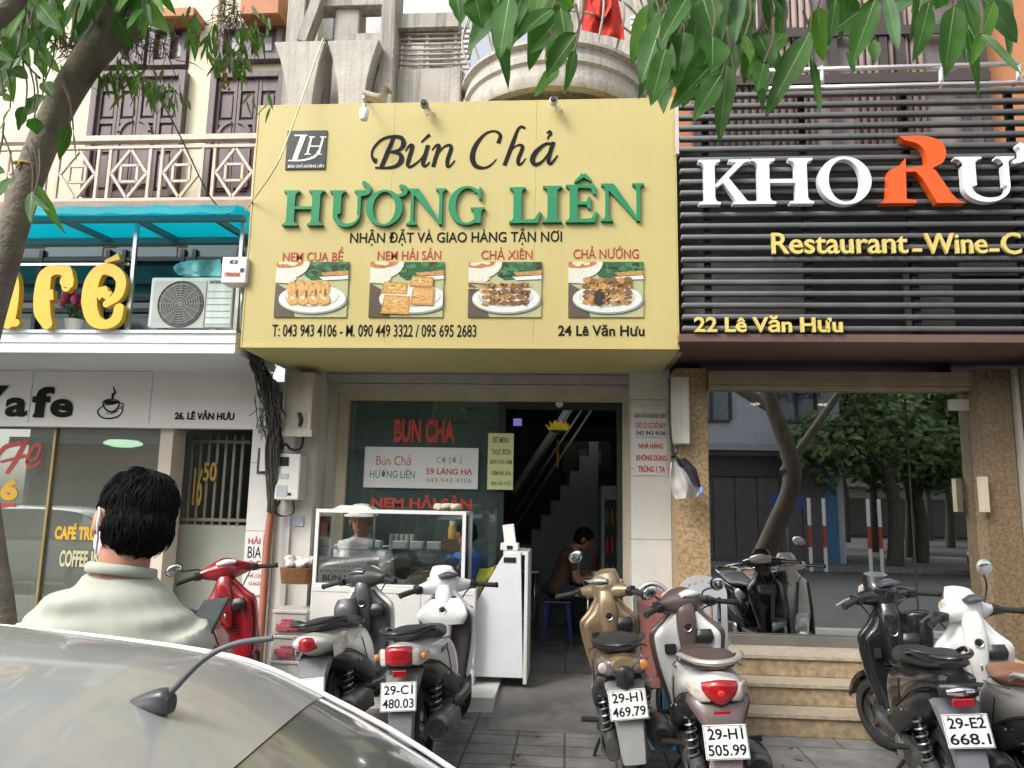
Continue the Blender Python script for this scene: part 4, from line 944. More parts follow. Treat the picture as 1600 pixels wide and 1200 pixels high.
g = MB(); ptext(g, 'CAFÉ TRỨN', 86, 816, 162, 844, YV, depth=.002, bold=.05); obj('yellow_words', g, m_vyel, cw2)
g = MB(); ptext(g, 'COFFEE', 93, 860, 137, 886, YV, depth=.002, bold=.03); ptext(g, 'IN', 142, 862, 156, 886, YV, depth=.002, bold=.03); obj('pale_words', g, M('pale_vinyl', (.6, .54, .32), .5), cw2)
# shop window lettering
YB = 7.286
sw = thing('window_lettering', 'red BUN CHA lettering stuck on the noodle shop window', 'sticker', P(660, 730, YB))
g = MB(); ptext(g, 'BUN CHA', 616, 655, 711, 692, YB, depth=.002, bold=.04); obj('red_words', g, m_vred, sw)
g = MB(); ptext(g, 'NEM HẢI SẢN', 580, 773, 738, 795, YB, depth=.002, bold=.04); obj('red_words', g, m_vred, sw)
def board(name, lab, q, Y, mat, lines, cat='sign', th=.012):
    a = rect(*q, Y); t = thing(name, lab, cat, ((a[0]+a[1])/2, Y, a[2])); g = MB(); g.box(a[0], a[1], Y, Y+th, a[2], a[3]); obj('panel', g, mat, t)
    for body, qq, mt, bold in lines:
        g = MB(); ptext(g, body, *qq, Y-.002, depth=.0018, bold=bold); obj('lettering', g, mt, t)
    return t
m_paper = M('white_board', (.68, .68, .66), .4, var=.04, scale=3)
m_tgreen = M('green_print', (.03, .16, .09), .5, var=0); m_tred = M('red_print', (.45, .04, .03), .5, var=0); m_tblue = M('blue_print', (.04, .05, .16), .5, var=0); m_tgrey = M('grey_print', (.25, .26, .27), .5, var=0)
board('notice_board', 'wide white notice board with red and green words on the shop window', (569, 699, 747, 763), 7.26, m_paper,
      [('Bún Chả', (588, 711, 642, 727), M('rose_print', (.45, .12, .1), .5, var=0), .0), ('HƯƠNG LIÊN', (578, 732, 648, 747), m_tgreen, .0), ('CƠ SỞ 2', (682, 711, 722, 724), m_tgrey, .0), ('59 LÁNG HẠ', (666, 730, 738, 744), m_tred, .02), ('043 943 4106', (665, 747, 737, 754), m_tgrey, 0)])
board('menu_board', 'narrow yellow menu board with green lines hanging at the window edge', (762, 677, 802, 765), 7.2, M('pale_yellow_board', (.62, .62, .30), .5, var=.04),
      [(t, q, m_tgreen, .01) for t, q in (('SET MENU', (770, 683, 796, 692)), ('THỰC ĐƠN', (768, 700, 798, 713)), ('BÚN CHẢ NEM', (766, 716, 800, 725)), ('NEM HẢI SẢN', (768, 733, 798, 743)), ('BIA HÀ NỘI', (768, 750, 798, 760)))])
board('pier_poster', 'upper white poster with blue and red lines on the tiled pier', (991, 636, 1041, 683), YW-.06, m_paper,
      [('BÚN CHẢ HƯƠNG LIÊN', (992, 644, 1040, 653), m_tblue, .02), ('CHỈ CÓ CƠ SỞ NÀY', (993, 658, 1040, 669), m_tred, .02), ('043 943 4106', (994, 673, 1040, 680), m_tblue, .02)], 'poster', .006)
board('pier_poster', 'lower white poster with three red lines on the tiled pier', (991, 684, 1043, 743), YW-.06, m_paper,
      [('NHÀ HÀNG', (998, 691, 1036, 701), m_tred, .03), ('KHÔNG DÙNG', (994, 709, 1042, 720), m_tred, .03), ('TRÙNG 1 TA', (997, 726, 1039, 738), m_tred, .03)], 'poster', .006)
board('wall_sticker', 'small sticker with red and black words low on the white tiled pier left', (386, 832, 409, 930), 6.93, m_paper,
      [('HẢI', (388, 838, 407, 850), m_tred, .03), ('BIA', (387, 854, 408, 872), m_ink, .0), ('25', (388, 876, 408, 890), m_tred, 0), ('MỞ CỬA', (388, 895, 408, 903), m_tred, 0), ('CẢ NGÀY', (388, 907, 408, 915), m_tred, 0)], 'sticker', .004)
board('blue_paper', 'torn pale blue paper slip stuck on the wall under the meter', (451, 806, 474, 822), YW-.012, M('pale_blue_paper', (.5, .53, .62), .7, var=.2, scale=40), [], 'sticker', .003)

# ================================================================ wall fittings on the left pier
def cabinet(name, lab, q, Y, dep, mat, cat='box'):
    a = rect(*q, Y); t = thing(name, lab, cat, ((a[0]+a[1])/2, Y+dep/2, a[2])); g = MB(); g.rbox(a[0], a[1], Y, Y+dep, a[2], a[3], .012); obj('housing', g, mat, t); return t, a
m_beige = M('beige_plastic', (.50, .46, .38), .5, var=.1, scale=6, streak=.3, streakcol=(.28, .23, .16))
t, a = cabinet('meter_cabinet', 'tall beige meter cabinet just under the left end of the yellow sign', (443, 581, 488, 680), 6.72, .27, m_beige)
g = MB(); pbox(455, 590, 473, 600, 6.715, .004, g); pbox(460, 642, 478, 668, 6.714, .004, g); obj('label', g, M('pale_label', (.42, .41, .38), .5), t)
g = MB(); g.tube([P(467, 645, 6.71), P(470, 655, 6.71), P(468, 666, 6.71)], [.018, .022, .016], 8); obj('latch', g, m_black, t)
g = MB(); a2 = rect(442, 671, 487, 682, 6.71); g.box(a2[0], a2[1], 6.712, 6.719, a2[2], a2[3]); obj('lower_strip', g, m_beige, t)
t, a = cabinet('electricity_meter', 'small white electricity meter with a dark dial window below the beige cabinet', (430, 709, 468, 781), 6.8, .19, M('meter_white', (.62, .61, .57), .4, var=.05), 'meter')
g = MB(); pbox(437, 714, 451, 728, 6.795, .004, g); obj('dial_window', g, M('dark_dial', (.03, .03, .03), .15, var=0), t)
g = MB(); pbox(436, 740, 450, 748, 6.795, .004, g); pbox(432, 758, 448, 775, 6.795, .004, g, 0); obj('label', g, M('grey_label', (.4, .42, .46), .5), t)
g = MB(); pbox(449, 770, 454, 774, 6.794, .004, g); obj('button', g, m_black, t)
g = MB(); g.tube([P(474, 682, 6.85), P(470, 700, 6.85), P(455, 702, 6.85), P(446, 694, 6.85), P(436, 705, 6.85)], .012, 8); g.tube([P(458, 783, 6.88), P(458, 800, 6.88), P(440, 806, 6.88), P(430, 798, 6.88), P(438, 782, 6.88)], .01, 8)
obj('meter_cables', g, m_black, None, label='looped black cables under the two meter boxes', cat='cable')
# cable bundle
cbn = MB(); random.seed(11)
for i in range(58):
    s_ = random.gauss(0, 1); r_ = random.uniform(.004, .009)
    pts = [P(384+random.uniform(-3, 6), 538+random.uniform(-8, 10), 6.35+random.uniform(-.2, .3)), P(402+random.gauss(0, 5), 572+random.gauss(0, 6), 6.5+random.uniform(-.1, .2)),
           P(418+random.gauss(0, 8), 610+random.gauss(0, 8), 6.6+random.uniform(-.05, .15)), P(427+random.gauss(0, 8), 650+random.gauss(0, 8), 6.7+random.uniform(-.05, .1)), P(427+random.gauss(0, 5), 700, 6.78+random.uniform(-.04, .06)), P(424+random.gauss(0, 3), 800, 6.85+random.uniform(-.03, .03))]
    cbn.tube(pts, r_, 5)
for i in range(14):
    cbn.tube([P(random.uniform(388, 440), random.uniform(560, 660), 6.6), P(random.uniform(395, 450), random.uniform(590, 690), 6.55), P(random.uniform(405, 440), random.uniform(580, 690), 6.6)], .004, 5)
obj('cable_bundle', cbn, M('dusty_cable', (.06, .055, .05), .7, var=.4, scale=12), None, label='thick tangle of dark cables running down from the sign to the pipe', cat='cable')
g = MB(); g.tube([P(425, 788, 6.88), P(418, 850, 6.86), P(408, 985, 6.8), P(404, 1050, 6.8)], .034, 12); obj('conduit_pipe', g, M('terracotta_pipe', (.33, .12, .07), .55, var=.12), None, label='terracotta plastic pipe sheathing the cables along the tiled pier', cat='pipe')
g = MB(); pbox(406, 700, 418, 736, 6.90, .03, g); obj('window_vent', g, m_white, None, label='small white square vent frame on the brown band of the pier', cat='vent')
# thin hanging wires
g = MB(); g.tube([P(505, 60, 6.0), P(450, 215, 5.6), P(425, 270, 5.6), P(382, 330, 6.0)], .007, 6); obj('yellow_wire', g, M('cream_wire', (.6, .55, .35), .5), None, label='pale wire looping down past the logo of the yellow sign', cat='cable')
g = MB(); g.tube([P(180, 70, 3.2), P(262, 175, 4.5), P(330, 310, 5.9), P(372, 345, 6.2)], .006, 6); obj('black_wire', g, m_black, None, label='thin dark wire slanting across the balcony railing', cat='cable')
# white box by the canopy
t = thing('junction_box', 'white junction box fixed at the right end of the turquoise canopy', 'box', P(365, 442, 5.85))
a = rect(346, 401, 385, 442, 5.85); g = MB(); g.rbox(a[0], a[1], 5.85, 6.0, a[2], a[3], .01); obj('housing', g, m_white, t)
g = MB(); ptext(g, 'MS 20', 359, 406, 371, 412, 5.846, depth=.002, bold=.03); obj('blue_mark', g, m_tblue, t)
g = MB(); ptext(g, '19006066', 351, 425, 375, 432, 5.846, depth=.002, bold=.02); obj('red_mark', g, m_tred, t)
g = MB(); pbox(375, 419, 381, 425, 5.846, .003, g); obj('lock', g, m_black, t)
g = MB(); g.tube([P(380, 440, 5.98), P(378, 515, 6.1)], .02, 8); obj('mount_post', g, m_steel, t)
# air conditioner on the ledge
t = thing('outdoor_unit', 'white air conditioner outdoor unit with a round dark fan on the ledge', 'air conditioner', P(300, 515, 6.3))
a = rect(233, 433, 363, 515, 6.14); g = MB(); g.rbox(a[0], a[1], 6.14, 6.5, a[2]+.02, a[3], .015); obj('casing', g, M('mint_white_casing', (.50, .58, .54), .45, var=.12, streak=.4, streakcol=(.3, .32, .27)), t)
c = P(282, 475, 6.13); rr = abs(Xp(316, 475, 6.13)-c.x)
g = MB(); g.box(*rect(238, 439, 320, 512, 6.13)[:2], 6.132, 6.1395, *rect(238, 439, 320, 512, 6.13)[2:]); obj('front_plate', g, M('grey_plate', (.38, .4, .37), .5), t)
g = MB(); g.lathe([(0, .0), (rr, .0), (rr+.008, -.008), (rr+.014, 0)], (c.x, 6.131, c.z), 'y', 40); obj('fan_recess', g, M('fan_dark', (.10, .105, .095), .6, var=.15), t)
g = MB()
for k_ in range(1, 9): g.lathe([(rr*k_/9-.003, -.012), (rr*k_/9+.003, -.012), (rr*k_/9+.003, -.008), (rr*k_/9-.003, -.008), (rr*k_/9-.003, -.012)], (c.x, 6.13, c.z), 'y', 40)
for k_ in range(8): an = math.pi*k_/8; dx, dz_ = math.cos(an)*rr, math.sin(an)*rr; g.tube([(c.x-dx, 6.12, c.z-dz_), (c.x+dx, 6.12, c.z+dz_)], .003, 5)
obj('fan_grille', g, m_grey, t)
g = MB()
for k_ in range(6): z = a[2]+.05+k_*(a[3]-a[2]-.12)/6; g.box(Xp(322, 480, 6.13), a[1]-.02, 6.136, 6.1398, z-.003, z+.003)
obj('side_ribs', g, M('casing_dark_tone', (.30, .36, .34), .5), t)  # ribs in a darker tone than the casing
g = MB(); ptext(g, 'NATIONAL', 328, 438, 352, 443, 6.136, depth=.003, bold=.02); obj('name_badge', g, m_tblue, t)
g = MB()
for px in (255, 335): x = Xp(px, 512, 6.2); g.box(x-.03, x+.03, 6.16, 6.48, zf1+.001, a[2]+.0195)
obj('foot', g, m_grey, t)
# tarpaulin bundle on it
g = MB(); b0, b1 = P(276, 420, 6.3), P(346, 415, 6.3)
g.add(*drape([(276, 412), (276, 428), (290, 432)], [(344, 405), (346, 418), (344, 432)], 10, 24, 6.2, .05, 9, .004), 0, True)
g.ell(P(312, 420, 6.33), .24, .1, .075, 18); obj('tarpaulin_bundle', g, M('turquoise_tarp', (.20, .55, .56), .5, var=.3, scale=9), None, label='crumpled pale turquoise tarpaulin bundle on top of the outdoor unit', cat='tarpaulin')
# pot of pink tulips between the letters
t = thing('flower_pot', 'pot of pink artificial tulips between the yellow letters on the ledge', 'flowers', P(115, 515, 6.25))
b = P(115, 515, 6.25); b.z = zf1+.001
g = MB(); g.lathe([(0, 0), (.055, 0), (.08, .13), (.075, .13), (.05, .01), (0, .012)], b, 'z', 18); obj('pot', g, m_white, t)
g = MB(); hd = MB()
for i in range(16):
    an = random.uniform(0, 6.28); r_ = random.uniform(.02, .13); h = random.uniform(.26, .40); e = b+Vector((math.cos(an)*r_, math.sin(an)*r_*.7, h))
    g.tube([b+Vector((0, 0, .1)), b+Vector((math.cos(an)*r_*.4, math.sin(an)*r_*.3, h*.6)), e], .005, 5)
    hd.ell(e, .03, .03, .042, 8)
for i in range(22):
    an = random.uniform(0, 6.28); r_ = random.uniform(.08, .2); h = random.uniform(.12, .28); s0 = b+Vector((0, 0, .1)); e = b+Vector((math.cos(an)*r_, math.sin(an)*r_*.7, h)); md = s0.lerp(e, .5)+Vector((0, 0, .05))
    g.tube([s0, md, e], [.012, .02, .003], 6, flat=.25)
obj('stems', g, M('tulip_green', (.05, .16, .04), .5, var=.2), t); obj('blooms', hd, M('tulip_pink', (.45, .06, .14), .5, var=.3, scale=15), t)
# bag and cable cover on the cork pillar
a = rect(1048, 590, 1076, 694, 6.5); g = MB(); g.rbox(a[0], a[1], 6.45, 6.598, a[2], a[3], .008); obj('cable_cover', g, M('aged_white_box', (.52, .49, .43), .5, var=.12, streak=.2), None, label='tall off-white cable cover on the cork textured pillar', cat='box')
g = MB(); g.tube([P(1046, 590, 6.4), P(1046, 650, 6.4), P(1050, 700, 6.4), P(1056, 716, 6.4), P(1048, 722, 6.4)], .012, 8); g.tube([P(1052, 696, 6.42), P(1058, 706, 6.38), P(1050, 714, 6.4), P(1062, 718, 6.4)], .01, 6); obj('dangling_cable', g, m_black, None, label='dark cable dangling beside the off-white cable cover', cat='cable')
t = thing('hanging_bag', 'clear plastic bag with a dark garment hanging at the cork pillar', 'bag', P(1070, 780, 6.4))
g = MB(); g.add(*drape([(1050, 722), (1048, 745), (1049, 768), (1056, 780)], [(1056, 720), (1084, 742), (1098, 758), (1090, 776)], 12, 14, 6.38, .03, 7, .01), 0, True); obj('plastic_bag', g, M('cloudy_plastic', (.42, .39, .38), .35, var=.15), t)
g = MB(); g.add(*drape([(1058, 718), (1066, 735), (1082, 756)], [(1072, 716), (1088, 732), (1096, 762)], 10, 10, 6.34, .03, 6, .01), 0, True); obj('dark_cloth', g, M('navy_cloth', (.03, .022, .045), .8, var=.2), t)
g = MB(); g.ell(P(1096, 767, 6.34), .022, .02, .035, 8); obj('blue_knot', g, M('blue_plastic', (.2, .28, .55), .4), t)
# ================================================================ scooters
m_tyre = M('tyre_rubber', (.028, .027, .026), .85, var=.3, scale=25, bump=.15, bscale=80)
m_cast = M('cast_alloy', (.20, .20, .20), .45, .8, var=.25, scale=15)
m_engine = M('engine_grey', (.075, .075, .075), .55, .3, var=.35, scale=14, bump=.1)
m_satin = M('satin_black', (.022, .022, .024), .3, var=.2, scale=12)
m_flap = M('grey_flap', (.13, .13, .135), .6, var=.2, scale=9, streak=.25, streakcol=(.2, .19, .17))
m_redlens = M('red_lens', (.33, .008, .012), .12, var=.15, scale=30, coat=.6)
m_amber = M('amber_lens', (.5, .2, .04), .15, var=.1, coat=.5)
m_clear = M('clear_lens', (.52, .46, .40), .12, var=.25, scale=40, coat=.6)
m_plate = M('plate_white', (.70, .71, .70), .4, var=.05, scale=12)
m_vinyl = M('black_vinyl', (.026, .026, .028), .5, var=.2, scale=10, bump=.06, bscale=300)
m_mirror = M('mirror_silver', (.85, .87, .87), .03, 1, var=0)
m_exh = M('exhaust_steel', (.17, .165, .16), .42, .7, var=.3, scale=10)
m_spring = M('shock_spring', (.32, .32, .32), .35, .8, var=.1)
def paint(n, c, r=.22, flake=0): return M(n, c, r, flake, var=.1, scale=4, coat=.4, streak=.12, streakcol=tuple(q*.6+.08 for q in c))
def tail_prof(cfg): return cfg.get('lift', 0)
def scooter(name, label, X, Y, head, lean, cfg, group='scooters parked on the pavement', z=0):
    t = thing(name, label, 'scooter', (X, Y, z), group)
    t.rotation_euler = (0, R(-lean), R(-head))
    body, inner, seatm, hc = cfg['body'], cfg['inner'], cfg['seat'], cfg.get('head', cfg['body'])
    trim = cfg.get('trim', m_satin); L = cfg.get('lift', 0)
    o = lambda n, mb, m, par=None, **k: obj(n, mb, m, par or t, local=True, **k)
    # wheels
    SM = Matrix.Translation((0, 1.2, 0)) @ Matrix.Rotation(R(-cfg.get('steer', 0)), 4, 'Z') @ Matrix.Translation((0, -1.2, 0))
    for yy, n in ((0, 'rear_wheel'), (1.27, 'front_wheel')):
        W = SM if yy else Matrix.Identity(4); g = MB(); wd = .05
        g.lathe([(.175, -.028), (.185, -.03), (.178, -.02), (.15, -.018), (.15, .018), (.178, .02), (.185, .03), (.175, .028), (.168, 0), (.175, -.028)], (0, yy, .235), 'x', 36)
        g.lathe([(0, -.045), (.05, -.045), (.055, -.03), (.055, .03), (.05, .045), (0, .045)], (0, yy, .235), 'x', 20)
        for k in range(5):
            a = 2*math.pi*k/5+.3; g.bar((0, yy+math.cos(a)*.05, .235+math.sin(a)*.05), (0, yy+math.cos(a+.25)*.155, .235+math.sin(a+.25)*.155), .03, .03, up=(1, 0, 0))
        w_ = o(n, g.xf(W), cfg.get('rim', m_cast), smooth=None)
        g = MB(); pr = [(.235-.055+.055*math.cos(a)*1.0, wd*math.sin(a)) for a in [R(-115+230*i/14) for i in range(15)]]
        g.lathe(pr+[(.172, .03), (.172, -.03), pr[0]], (0, yy, .235), 'x', 40); o('tyre', g.xf(W), m_tyre, w_)
        if yy: 
            g = MB(); g.lathe([(.05, .05), (.1, .05), (.1, .054), (.05, .054)], (0, yy, .235), 'x', 28); o('brake_disc', g.xf(W), m_steel, w_)
    # engine, swing arm and belt case on the left, silencer on the right
    g = MB(); g.loft([(-.09, -.095, .235, .03, .06, 2.5), (0, -.10, .24, .045, .09, 2.6), (.18, -.105, .25, .05, .075, 2.6), (.36, -.10, .27, .05, .1, 2.6), (.47, -.08, .28, .03, .07, 2.4)], 'y', 16)
    g.loft([(.22, .0, .27, .1, .06, 2.6), (.4, .01, .3, .12, .09, 2.6), (.56, .0, .3, .08, .06, 2.4)], 'y', 16)
    e = o('engine', g, m_engine, smooth=True)
    g = MB(); g.lathe([(0, -.165), (.055, -.165), (.065, -.155), (.065, -.15)], (0, .36, .275), 'x', 22); g.lathe([(0, -.158), (.04, -.158), (.048, -.15)], (0, 0, .24), 'x', 20); o('case_cover', g, cfg.get('case', m_engine), e)
    g = MB(); g.loft([(-.22, .165, .30, .05, .055, 2.2), (-.16, .165, .30, .068, .074, 2.4), (.1, .16, .285, .066, .07, 2.4), (.22, .155, .27, .045, .05, 2.2), (.3, .15, .26, .02, .02, 2)], 'y', 20)
    mu = o('silencer', g, m_exh, smooth=True)
    g = MB(); g.lathe([(0, -.235), (.018, -.235), (.02, -.225), (.05, -.222), (.056, -.21)], (.165, 0, .30), 'y', 20); o('end_cap', g, m_satin, mu)
    g = MB(); g.loft([(-.15, .222, .30, .012, .05, 2.6), (.0, .226, .3, .014, .056, 2.6), (.14, .215, .29, .012, .045, 2.6)], 'y', 14); o('heat_shield', g, cfg.get('shield', m_flap), mu, smooth=True)
    g = MB(); g.tube([(.15, .28, .26), (.13, .42, .18), (.05, .5, .2), (.02, .5, .28)], .016, 8); o('exhaust_pipe', g, m_exh, mu)
    # shock absorbers
    for sx in (-1, 1):
        g = MB(); a, b = Vector((sx*.115, -.03, .3)), Vector((sx*.11, .06, .60)); N = 90
        for k in range(1): g.tube([a.lerp(b, i/N)+Vector((math.cos(i/N*2*math.pi*9)*.028, math.sin(i/N*2*math.pi*9)*.028, 0)) for i in range(N+1)], .0055, 5, samples=N)
        s_ = o('shock_absorber', g, m_spring, smooth=True)
        g = MB(); g.tube([a, b], .015, 8); o('damper', g, m_satin, s_)
    # rear mudguard and number plate
    g = MB(); g.loft([(-.02, -.2+.0, .60, .085, .03, 3), (.0, -.27, .54, .09, .025, 3)], 'y', 10) if False else None
    vs, fs = [], []
    prof = [(-.16, .62+L, .10), (-.26, .585+L, .105), (-.315, .50, .085), (-.345, .42, .075), (-.37, .30, .068), (-.375, .235, .06)]
    for (y, zz, hw) in prof:
        for u in (-1, -.85, 0, .85, 1): vs.append((u*hw, y+(.025 if abs(u) == 1 else (-.006 if u == 0 else 0)), zz))
    for i in range(len(prof)-1):
        for j in range(4): fs.append((i*5+j, i*5+j+1, i*5+j+6, i*5+j+5))
    g = MB(); g.add(*solid(vs, fs, .008), 0, True); fl = o('rear_mudguard', g, cfg.get('flap', m_flap))
    g = MB()
    for k in range(9):
        a0, a1 = R(60+k*12), R(72+k*12); q = [(0, math.cos(a)*.285, .235+math.sin(a)*.285) for a in (a0, a1)]
        g.obox((Vector(q[0])+Vector(q[1]))/2, (.065, 0, 0), (Vector(q[1])-Vector(q[0]))*.52, (0, math.cos((a0+a1)/2)*.006, math.sin((a0+a1)/2)*.006))
    o('wheel_hugger', g, m_satin)
    pz = cfg.get('pz', .50); py_ = -.345+(.5-pz)*-.3-.012
    g = MB(); g.rbox(-.097, .097, -.004, .004, -.072, .072, .003)
    tm = Matrix.Translation((0, py_-.012, pz)) @ Matrix.Rotation(R(-16), 4, 'X')
    g.xf(tm); pl = o('number_plate', g, m_plate)
    g = MB(); a_, b_ = cfg['plate'] or ('', '')
    if cfg['plate']: g.text(a_, -.078, .078, .010, .056, -.0058, .0015, 0, bold=.015); g.text(b_, -.084, .084, -.056, -.010, -.0058, .0015, 0, bold=.015)
    for q in ((-.092, .092, -.068, -.0665), (-.092, .092, .0665, .068), (-.0935, -.092, -.068, .068), (.092, .0935, -.068, .068)): g.box(q[0], q[1], -.0056, -.0042, q[2], q[3])
    g.xf(tm); o('plate_lettering', g, m_ink, pl)
    g = MB(); rz = pz+.09
    if cfg.get('lamp') in ('lead', 'vision'): g.rbox(-.038, .038, py_-.006+.03, py_+.04, rz, rz+.034, .004); o('reflector', g, m_redlens)
    # tail: body cowl, seat, rail and lamps
    st = cfg.get('tail', 'wide')
    w0 = {'wide': .9, 'slim': .84, 'fat': .96}[st]
    secs = [(-.345, 0, .712+L, .06*w0, .03, 1.7), (-.29, 0, .70+L, .112*w0, .056, 1.75), (-.12, 0, .672+L, .148*w0, .085, 1.85), (.06, 0, .635+L*.7, .162*w0, .116, 2.0), (.26, 0, .58+L*.4, .165*w0, .15, 2.6), (.42, 0, .53, .158, .19, 2.6), (.54, 0, .47, .14, .17, 2.6), (.6, 0, .42, .10, .12, 2.4)]
    g = MB(); g.loft(secs, 'y', 28); bc = o('body_cowl', g, body, smooth=True)
    g = MB(); g.loft([(-.20, 0, .60+L, .10, .05, 2.5), (-.05, 0, .56+L*.6, .145, .08, 2.6), (.16, 0, .50, .155, .10, 2.6), (.4, 0, .40, .16, .11, 2.6), (.56, 0, .36, .13, .09, 2.6)], 'y', 22); o('under_cowl', g, m_satin, smooth=True)
    if cfg.get('decal'):
        for sx in (1,):
            g = MB(); g.text(cfg['decal'], -.09, .09, -.015, .015, 0, .002); g.xf(Matrix.Translation((.172*w0+.004, .1, .66+L*.7)) @ Matrix.Rotation(R(90), 4, 'Z') @ Matrix.Rotation(R(8), 4, 'X')); o('side_decal', g, cfg.get('decalm', m_ink), bc)
    zs_ = .775+L*.6
    g = MB(); g.loft([(-.27, 0, zs_+.004, .05, .014, 2.2), (-.22, 0, zs_+.004, .098, .026, 2.4), (-.08, 0, zs_-.002, .125, .036, 2.5), (.06, 0, zs_-.010, .138, .042, 2.5), (.13, 0, zs_-.03, .140, .040, 2.5), (.30, 0, zs_-.05, .130, .040, 2.5), (.45, 0, zs_-.052, .10, .038, 2.4), (.58, 0, zs_-.062, .06, .024, 2.3)], 'y', 26)
    # a little hollow for the rider
    for v in g.v:
        if v.z > zs_-.04: v.z -= .014*math.exp(-((v.y-.30)/.10)**2)
    se = o('seat', g, seatm, smooth=True)
    g = MB(); g.tube([(-.16, .0, zs_-.045), (-.158, .2, zs_-.07), (-.12, .45, zs_-.1)], .004, 5); g.tube([(.16, .0, zs_-.045), (.158, .2, zs_-.07), (.12, .45, zs_-.1)], .004, 5); o('seat_piping', g, m_satin, se)
    rm = cfg.get('rail', m_satin); rw = .138*w0; rzz = .80+L
    g = MB(); g.tube([(-rw+.01, .08, rzz-.05), (-rw-.012, -.06, rzz+.0), (-rw+.005, -.2, rzz+.012), (-rw*.62, -.31, rzz+.012), (0, -.36, rzz+.012), (rw*.62, -.31, rzz+.012), (rw-.005, -.2, rzz+.012), (rw+.012, -.06, rzz+.0), (rw-.01, .08, rzz-.05)], [.014, .017, .018, .018, .02, .018, .018, .017, .014], 10, flat=.75); o('grab_rail', g, rm, smooth=True)
    # panel joints, side trim, fixings
    g = MB()
    for sx in (-1, 1):
        g.tube([(sx*.120*w0, -.22, .65+L), (sx*.148*w0, .0, .605+L*.8), (sx*.162*w0, .2, .535+L*.5), (sx*.158, .40, .45)], .0035, 5)
        g.tube([(sx*.165*w0, .22, .64+L*.4), (sx*.168*w0, .28, .52), (sx*.150, .33, .40)], .003, 5)
    o('panel_joint', g, m_dark, bc)
    for sx in (-1, 1):
        g = MB(); g.loft([(.06, sx*.128, .50, .022, .035, 2.6), (.22, sx*.150, .455, .02, .06, 2.8), (.40, sx*.148, .40, .02, .06, 2.8), (.53, sx*.118, .36, .016, .03, 2.4)], 'y', 14); o('side_cover', g, m_vinyl, smooth=True)
        for q in ((.12, .52), (.44, .44)): g = MB(); g.lathe([(0, -.003), (.009, -.003), (.009, .003), (0, .003)], (sx*.168, q[0], q[1]), 'x', 10); o('cover_screw', g, m_steel, bc)
    zt_ = .682+L; lw_ = {'vision': .82, 'lead': .86, 'mask': .92, 'chrome': .9, 'classic': .9}[cfg['lamp']]
    def lens(n, secs_, m, par=None): secs_ = [(q[0]*lw_,)+q[1:] for q in secs_]; gg = MB(); gg.loft(secs_, 'x', 18); return o(n, gg, m, par, smooth=True)
    if cfg.get('lamp') == 'lead':           # red centre block, clear corners
        tl = lens('tail_light', [(-.085, -.318, zt_+.015, .02, .04, 3), (-.04, -.335, zt_+.012, .03, .05, 3.4), (.04, -.335, zt_+.012, .03, .05, 3.4), (.085, -.318, zt_+.015, .02, .04, 3)], m_redlens)
        for sx in (-1, 1):
            q = [(sx*.087, -.312, zt_+.002, .022, .042, 3), (sx*.125, -.285, zt_, .026, .045, 3), (sx*.165, -.22, zt_-.002, .012, .02, 2.5)]; lens('turn_signal', q if sx > 0 else q[::-1], m_clear, tl)
            g = MB(); g.ell((sx*.13, -.302, zt_+.004), .016, .012, .018, 10); o('bulb', g, m_amber, tl, smooth=True)
    elif cfg.get('lamp') == 'vision':       # wide oval of red with clear lower corners
        tl = lens('tail_light', [(-.10, -.322, zt_+.012, .018, .03, 2.4), (-.05, -.342, zt_+.006, .026, .045, 2.6), (0, -.35, zt_, .028, .055, 2.6), (.05, -.342, zt_+.006, .026, .045, 2.6), (.10, -.322, zt_+.012, .018, .03, 2.4)], m_redlens)
        lens('turn_signal', [(.06, -.335, zt_-.022, .018, .022, 2.4), (.12, -.305, zt_-.006, .026, .04, 2.6), (.172, -.24, zt_+.012, .01, .016, 2.4)], m_clear, tl); lens('turn_signal', [(-.172, -.24, zt_+.012, .01, .016, 2.4), (-.12, -.305, zt_-.006, .026, .04, 2.6), (-.06, -.335, zt_-.022, .018, .022, 2.4)], m_clear, tl)
        g = MB(); g.ell((.0, -.372, zt_), .02, .008, .018, 12); o('brake_lamp', g, M('bright_red_lens', (.6, .03, .03), .1, coat=.5), tl, smooth=True)
    elif cfg.get('lamp') == 'mask':         # black V with two smoky lamps
        tl = lens('tail_light', [(-.05, -.325, zt_-.03, .02, .05, 3), (0, -.345, zt_-.035, .025, .06, 2.6), (.05, -.325, zt_-.03, .02, .05, 3)], m_satin)
        for sx in (-1, 1):
            q = [(sx*.03, -.322, zt_+.02, .015, .02, 2.4), (sx*.09, -.305, zt_+.015, .026, .042, 2.6), (sx*.15, -.235, zt_+.015, .012, .02, 2.4)]; lens('turn_signal', q if sx > 0 else q[::-1], M('smoky_lens', (.14, .12, .11), .12, var=.3, scale=40, coat=.6), tl)
            g = MB(); g.ell((sx*.105, -.318, zt_+.016), .026, .012, .028, 12); o('bulb', g, m_clear if sx < 0 else m_amber, tl, smooth=True)
        g = MB(); g.rbox(-.03, .03, -.352, -.338, zt_-.085, zt_-.055, .004); o('brake_lens', g, m_redlens, tl)
    elif cfg.get('lamp') == 'chrome':
        tl = lens('tail_light', [(-.09, -.318, zt_-.015, .02, .03, 2.6), (0, -.342, zt_-.02, .03, .042, 2.6), (.09, -.318, zt_-.015, .02, .03, 2.6)], m_satin)
        g = MB(); g.loft([(-.06, -.345, zt_-.02, .012, .012, 2.4), (0, -.365, zt_-.015, .02, .022, 2.6), (.06, -.345, zt_-.02, .012, .012, 2.4)], 'x', 14); o('chrome_lamp', g, m_chrome, tl, smooth=True)
